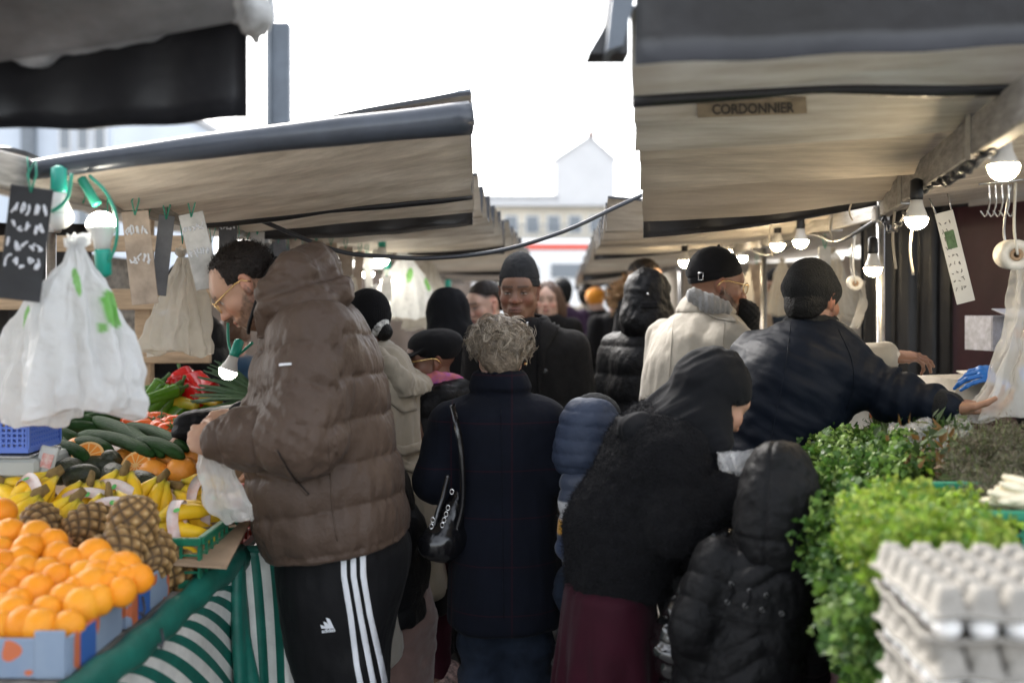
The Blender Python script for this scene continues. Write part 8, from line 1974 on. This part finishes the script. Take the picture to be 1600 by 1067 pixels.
MB().box(f[1]+R_ @ V3(0,-.0026,.06), (.032,.002,.06), R_).build('green_picture', mat('green_ink', (.08,.14,.07), .8, noise_=(60,.4)), sg)
for (x) in (-.026, .026): MB().tube([f[1]+R_ @ V3(x,0,.152), f[1]+R_ @ V3(x*1.2,.01,.21)], .0025, 6).build('clip', M_METAL, sg, True)
# wire rack and strings
hk = thing('wire_rack', 'wire hook rack hanging under the right awning above the bag roll', 'rack', at(1560,320,2.95)); mb = MB()
for k in range(5): P = spline(A((1545+k*10,285,2.9),(1546+k*10,318,2.9),(1540+k*10,338,2.86),(1532+k*10,330,2.84)), 6); MB().tube(P, .0022, 6).build('hook', M_CHROME, hk, True)
MB().tube(A((1530,288,2.9),(1605,280,2.9)), .003, 6).build('rail', M_CHROME, hk, True)
for i, (px, y0, y1, d) in enumerate(((1425,355,430,3.1),(1398,330,420,3.7),(1330,318,345,3.4),(1300,340,380,3.9),(1205,350,400,4.8))): tag(MB().tube(spline(A((px,y0,d),(px-3,(y0+y1)/2,d),(px+2,y1,d-.01)), 6), .0045 if i < 2 else .003, 6).build('string', mat('pale_string', (.45,.40,.32), .8), None, True), 'pale string end dangling from the right header beam', 'string', 'strings on the right header beam')
ch = MB(); P = spline([V3(1.445,4.0,1.87), V3(1.40,4.4,1.80), V3(1.43,4.9,1.86), V3(1.42,5.6,1.80), V3(1.44,6.2,1.86)], 14); ch.tube(P, .008, 6); P = spline([V3(1.08,2.3,1.88), V3(1.16,2.7,1.86), V3(1.25,3.1,1.88), V3(1.38,3.7,1.80), V3(1.435,3.97,1.87)], 14)
P2 = P+np.stack([.012*np.sin(np.arange(len(P))*1.9), 0*P[:, 0], .012*np.cos(np.arange(len(P))*1.9)], 1); ch.tube(P, .006, 6); ch.tube(P2, .006, 6)
tag(ch.build('festoon_cable', M_CABLE, None, True), 'twisted black festoon cable carrying the right bulbs along the header', 'cable')
# ---- drapes and backs
M_DRAPE = mat('maroon_tarpaulin', (.035,.006,.011), .5, noise_=(4,.3), bump=[('noise', 8, .4)])
def drape(label, a, b, z0, z1, m, n=70, amp=.04, seed=0, cat='curtain', name='back_curtain', slant=0):
    a, b = np.array(a, float), np.array(b, float); nr = np.array([-(b-a)[1], (b-a)[0]]); nr /= np.linalg.norm(nr); G = np.zeros((n, 16, 3))
    for i in range(n):
        t = i/(n-1)
        for j in range(16): w = j/15; q = a+(b-a)*t+nr*(amp*math.sin(t*26+seed)+amp*.5*math.sin(t*61+w*2))*(.4+.6*w); G[i, j] = (q[0]+slant*w, q[1], z0+(z1-z0)*w)
    return tag(MB().slab(G, .004).build(name, m, None, True), label, cat)
drape('dark maroon tarpaulin hung across the back of the right stall', (2.15,5.0), (3.4,3.1), 2.0, .02, M_DRAPE)
drape('black sheet added to fill the dark area behind the steel pole, right stall', (1.82,5.35), (2.25,5.05), 2.05, .02, M_BLACK, 30)  # sheet put in to fill an unidentified dark area
drape('beige awning cloth hanging at the back of the right stalls', (2.9,8.5), (3.2,5.2), 1.95, .1, M_CANVAS, 50)
awning('stall_roof', 'low beige roof canvas over the inside of the right stall', (1.10,2.0,1.98), (1.50,4.1,1.96), (3.3,1.7,2.25), (3.4,4.1,2.2), 3, .03, seed=31, group='roof canvases over the stalls')
awning('stall_roof', 'beige roof canvas over the stall beyond the steel pole', (1.48,4.3,1.97), (1.5,7.6,1.95), (3.4,4.3,2.2), (3.4,7.6,2.15), 4, .03, seed=33, group='roof canvases over the stalls')
awning('stall_roof', 'roof canvas over the far right stall', (1.5,7.8,1.97), (1.6,13,1.95), (3.6,7.8,2.2), (3.8,13,2.15), 4, .03, seed=34, group='roof canvases over the stalls')
awning('stall_roof', 'roof canvas over the nearest left stall', (lx(.6)-.04,.6,1.9), (lx(4.1)-.04,4.1,1.9), (-3.2,.6,2.2), (-3.1,4.1,2.2), 3, .03, seed=35, group='roof canvases over the stalls')
awning('stall_roof', 'roof canvas over the left stall beyond the brown hood', (lx(4.3)-.04,4.3,1.9), (lx(9)-.04,9,1.9), (-3.1,4.3,2.2), (-3.0,9,2.2), 4, .03, seed=36, group='roof canvases over the stalls')
drape('beige cloth closing the back of the left stall', (-3.1,9.0), (-3.2,4.6), 1.9, .3, M_CANVAS, 60, .03)
drape('black sheet half closing the back of the nearest left stall', (-2.7,4.6), (-1.95,4.75), 1.9, .1, M_BLACK, 40, .03)
# timber slats and crates at the back left
sl = thing('timber_rack', 'rough timber slat rack behind the left stall', 'rack', (-2.4,4.3,0))
for k in range(7): MB().box((-2.3,4.42,.35+k*.24), (2.0,.03,.07+.02*(k % 2)), bev=.004).build('slat', mat('raw_timber', (.42,.31,.20), .8, noise_=(6,.3), stretch=(1,9,9)) if k == 0 else bpy.data.materials['raw_timber'], sl)
for x in (-3.2,-2.4,-1.6): MB().box((x,4.46,.95), (.07,.05,1.9), bev=.004).build('upright', bpy.data.materials['raw_timber'], sl)
M_PAPER = mat('pale_paper', (.62,.58,.52), .8, noise_=(12,.15))
# boxes and produce on the tables behind the arms
def cbox(label, px, py, d, s, m, rot=0, open_=True):
    t = thing('cardboard_box', label, 'cardboard box', at(px, py, d), 'boxes on the right tables'); c = at(px, py, d); R_ = np.array(Euler((0,0,rot)).to_matrix()); w, l, h = s
    for (o, z) in (((0,-l/2,0),(w,.005,h)),((0,l/2,0),(w,.005,h)),((-w/2,0,0),(.005,l-.006,h)),((w/2,0,0),(.005,l-.006,h))): MB().box(c+R_ @ V3(*o), z, R_, bev=.001).build('side_panel', m, t)
    MB().box(c+R_ @ V3(0,0,-h/2+.004), (w-.012,l-.012,.005), R_).build('bottom', m, t); MB().box(c+R_ @ V3(0,-l/2-.05,h/2+.012), (w,.11,.004), R_ @ np.array(Euler((.3,0,0)).to_matrix())).build('flap', m, t); MB().box(c+R_ @ V3(w*.2,-l/2-.004,0), (.06,.003,.04), R_).build('printed_label', mat('orange_print', (.5,.16,.06), .6, noise_=(40,.5)) , t)
    return t
cbox('pale cardboard box behind the bomber jacket, by the steel pole', 1330, 640, 3.85, (.22,.2,.12), M_PAPER, .2); cbox('pale cardboard box right of the steel pole under the sleeve', 1420, 650, 3.8, (.24,.2,.12), M_PAPER, -.1); cbox('cardboard box with folded flaps below the pointing hand', 1500, 612, 3.7, (.22,.2,.11), M_PAPER, .35)
cbox('white box stacked in front of the maroon drape', 1560, 520, 4.2, (.2,.15,.14), mat('pale_blue_print', (.45,.46,.52), .6, noise_=(30,.3)), .3)
gb = thing('produce_sack', 'pale sack with a green patch lying under the pointing hand', 'sack', at(1470,590,3.75)); F = Field(at(1470,600,3.75)-.3, at(1470,600,3.75)+.3, .009); F.ell(at(1492,622,3.78), (.15,.14,.07), 0); F.ell(at(1452,632,3.7), (.08,.08,.05), .04); garment('sack', F, M_PAPER, gb, lambda P, N: .012*fnoise(P, (14,14,14), 3), 2); MB().ball(at(1476,600,3.68), (.035,.03,.016), 12, 8).build('green_patch', mat('green_cloth', (.02,.20,.06), .7), gb, True)
# white trolley bag between the navy coat and the cardigan
tb = thing('shopping_trolley', 'pale grey shopping trolley between the navy coat and the maroon skirt', 'shopping trolley', at(878,960,3.55)); F = Field(at(878,900,3.55)-V3(.25,.25,.55), at(878,800,3.55)+V3(.25,.25,.3), .009); F.loft(rows(3.55, [(752,862,905,.10),(790,860,912,.13),(900,856,914,.15),(1020,856,914,.15)]), 0, n=3.5); garment('bag', F, mat('pale_grey_nylon', (.42,.44,.46), .5, noise_=(8,.12), bump=[('noise', 24, .5)]), tb, lambda P, N: .008*fnoise(P, (12,12,6), 3), 2)
MB().tube(spline(A((862,752,3.5),(862,742,3.42),(895,736,3.42),(897,752,3.5)), 6), .007, 8).build('handle', M_METAL, tb, True)
for sx in (-1, 1): MB().lathe([(.01,-.015),(.07,-.015),(.075,0),(.07,.015),(.01,.015)], 18, (np.array([[0,0,1],[0,1,0],[-1,0,0]]).T, V3(at(885,1000,3.55)[0]+sx*.1,3.62,.08))).build('wheel', M_BLACK, tb, True)
tag(MB().slab(np.array([[at(868+i*5, 790+j*9, 3.36)+V3(0,.008*math.sin(i*2+j),0) for j in range(6)] for i in range(5)]), .0008).build('plastic_film', M_BAGW, None, True), 'small white carrier bag tied to the trolley handle', 'bag') if False else None
# far produce glow and pallets: crates of potatoes at the back left
KCR = None
crate('pale wooden crate of potatoes at the far left behind the bags', -2.55, -2.05, 4.55, 4.9, 1.22, .16, bpy.data.materials['raw_timber'], group='wooden crates at the back left'); K_PO = Kind(lambda: mk_pear('potato', 'potato', .08, .03, mat('potato_skin', (.50,.36,.17), .8, noise_=(20,.25)), .1), 'potatoes in the crate at the far left')
for i in range(20): K_PO.put(Matrix.Translation((-2.5+.05*(i % 9), 4.60+.08*(i//9), 1.34)) @ rrot(), 'yellow potato in the pale crate behind the bags')

drape('pale cloth closing the far end of the right stalls', (1.6,13.5), (4.2,9.5), 2.0, .05, mat('grey_beige_cloth', (.40,.36,.30), .8, noise_=(3,.2)), 60, .05)
drape('brown cloth across the far end of the left stalls', (-3.0,9.2), (-.55,14.0), 1.95, .05, mat('brown_stall_cloth', (.16,.12,.09), .8, noise_=(3,.3)), 60, .05)
for i, (px, py, d, w_) in enumerate(((1222,420,6.6,.10),(1300,405,5.6,.12),(1178,430,7.2,.14),(1330,430,6.4,.12),(1105,425,8.0,.14),(1145,432,8.6,.15))): carrier('pale bag hanging from the far right header among the bulbs', at(px, py-10, d), [(0,.02),(.05,w_*.45),(.2,w_*.8),(.34,w_)], 4, 50+i, M_BAGT, group='pale bags far along the right stalls')
for i, (px, y0, y1, w, d, m) in enumerate(((1190,410,520,26,6.8,M_PLATE),(1288,385,450,22,5.0,M_CLRPLATE),(1320,400,480,20,5.8,M_PLATE),(1120,410,470,18,7.4,M_PLATE))): plate('worn hanging plate in the blur behind the beanies on the right', px, y0, y1, w, d, m, (i % 3-1)*.2, .3, 0, 60+i, group='plates behind the beanies')
for i, (px, py, d, w_) in enumerate(((668,425,7.4,.14),(520,440,5.0,.07),(548,450,5.3,.07),(612,445,6.8,.12))): carrier('thin pale bag hanging in the blur beyond the brown hood', at(px, py-15, d), [(0,.02),(.05,w_*.45),(.2,w_*.8),(.30,w_)], 4, 70+i, M_BAGT, group='thin pale bags beyond the brown hood')
for i, (x, y) in enumerate(((1.07,2.16),(1.20,2.2),(1.33,2.18),(1.42,2.28),(1.14,2.32),(1.28,2.34))): KT[i % 2].put(Matrix.Translation((x, y, RT+.17)) @ Euler((-.9+rnd.uniform(-.3,.3), rnd.uniform(-.4,.4), rnd.uniform(-.6,.6))).to_matrix().to_4x4() @ Matrix.Translation((0,0,-.08)), 'thyme bunch filling the green crate behind the egg trays')
crate('green crate of fine leaved herbs deep on the right table', 1.55, 1.98, 2.30, 2.66, RT+.002, .15, M_GREENB); crate('green crate of parsley deep on the right table, outside the lane', 1.45, 1.88, 1.70, 2.04, RT+.002, .15, M_GREENB)
for i in range(7): KD[0].put(Matrix.Translation((1.60+.055*i, 2.40+.04*(i % 3), RT+.10)) @ Euler((-.6, rnd.uniform(-.4,.4), rnd.uniform(-.6,.6))).to_matrix().to_4x4(), 'fine leaved herb bunch standing in the crate deep on the right table'); KP[i % 2].put(Matrix.Translation((1.50+.055*i, 1.80+.04*(i % 3), RT+.06)) @ Euler((-.5, rnd.uniform(-.4,.4), rnd.uniform(-.6,.6))).to_matrix().to_4x4(), 'parsley bunch standing in the crate deep on the right table')
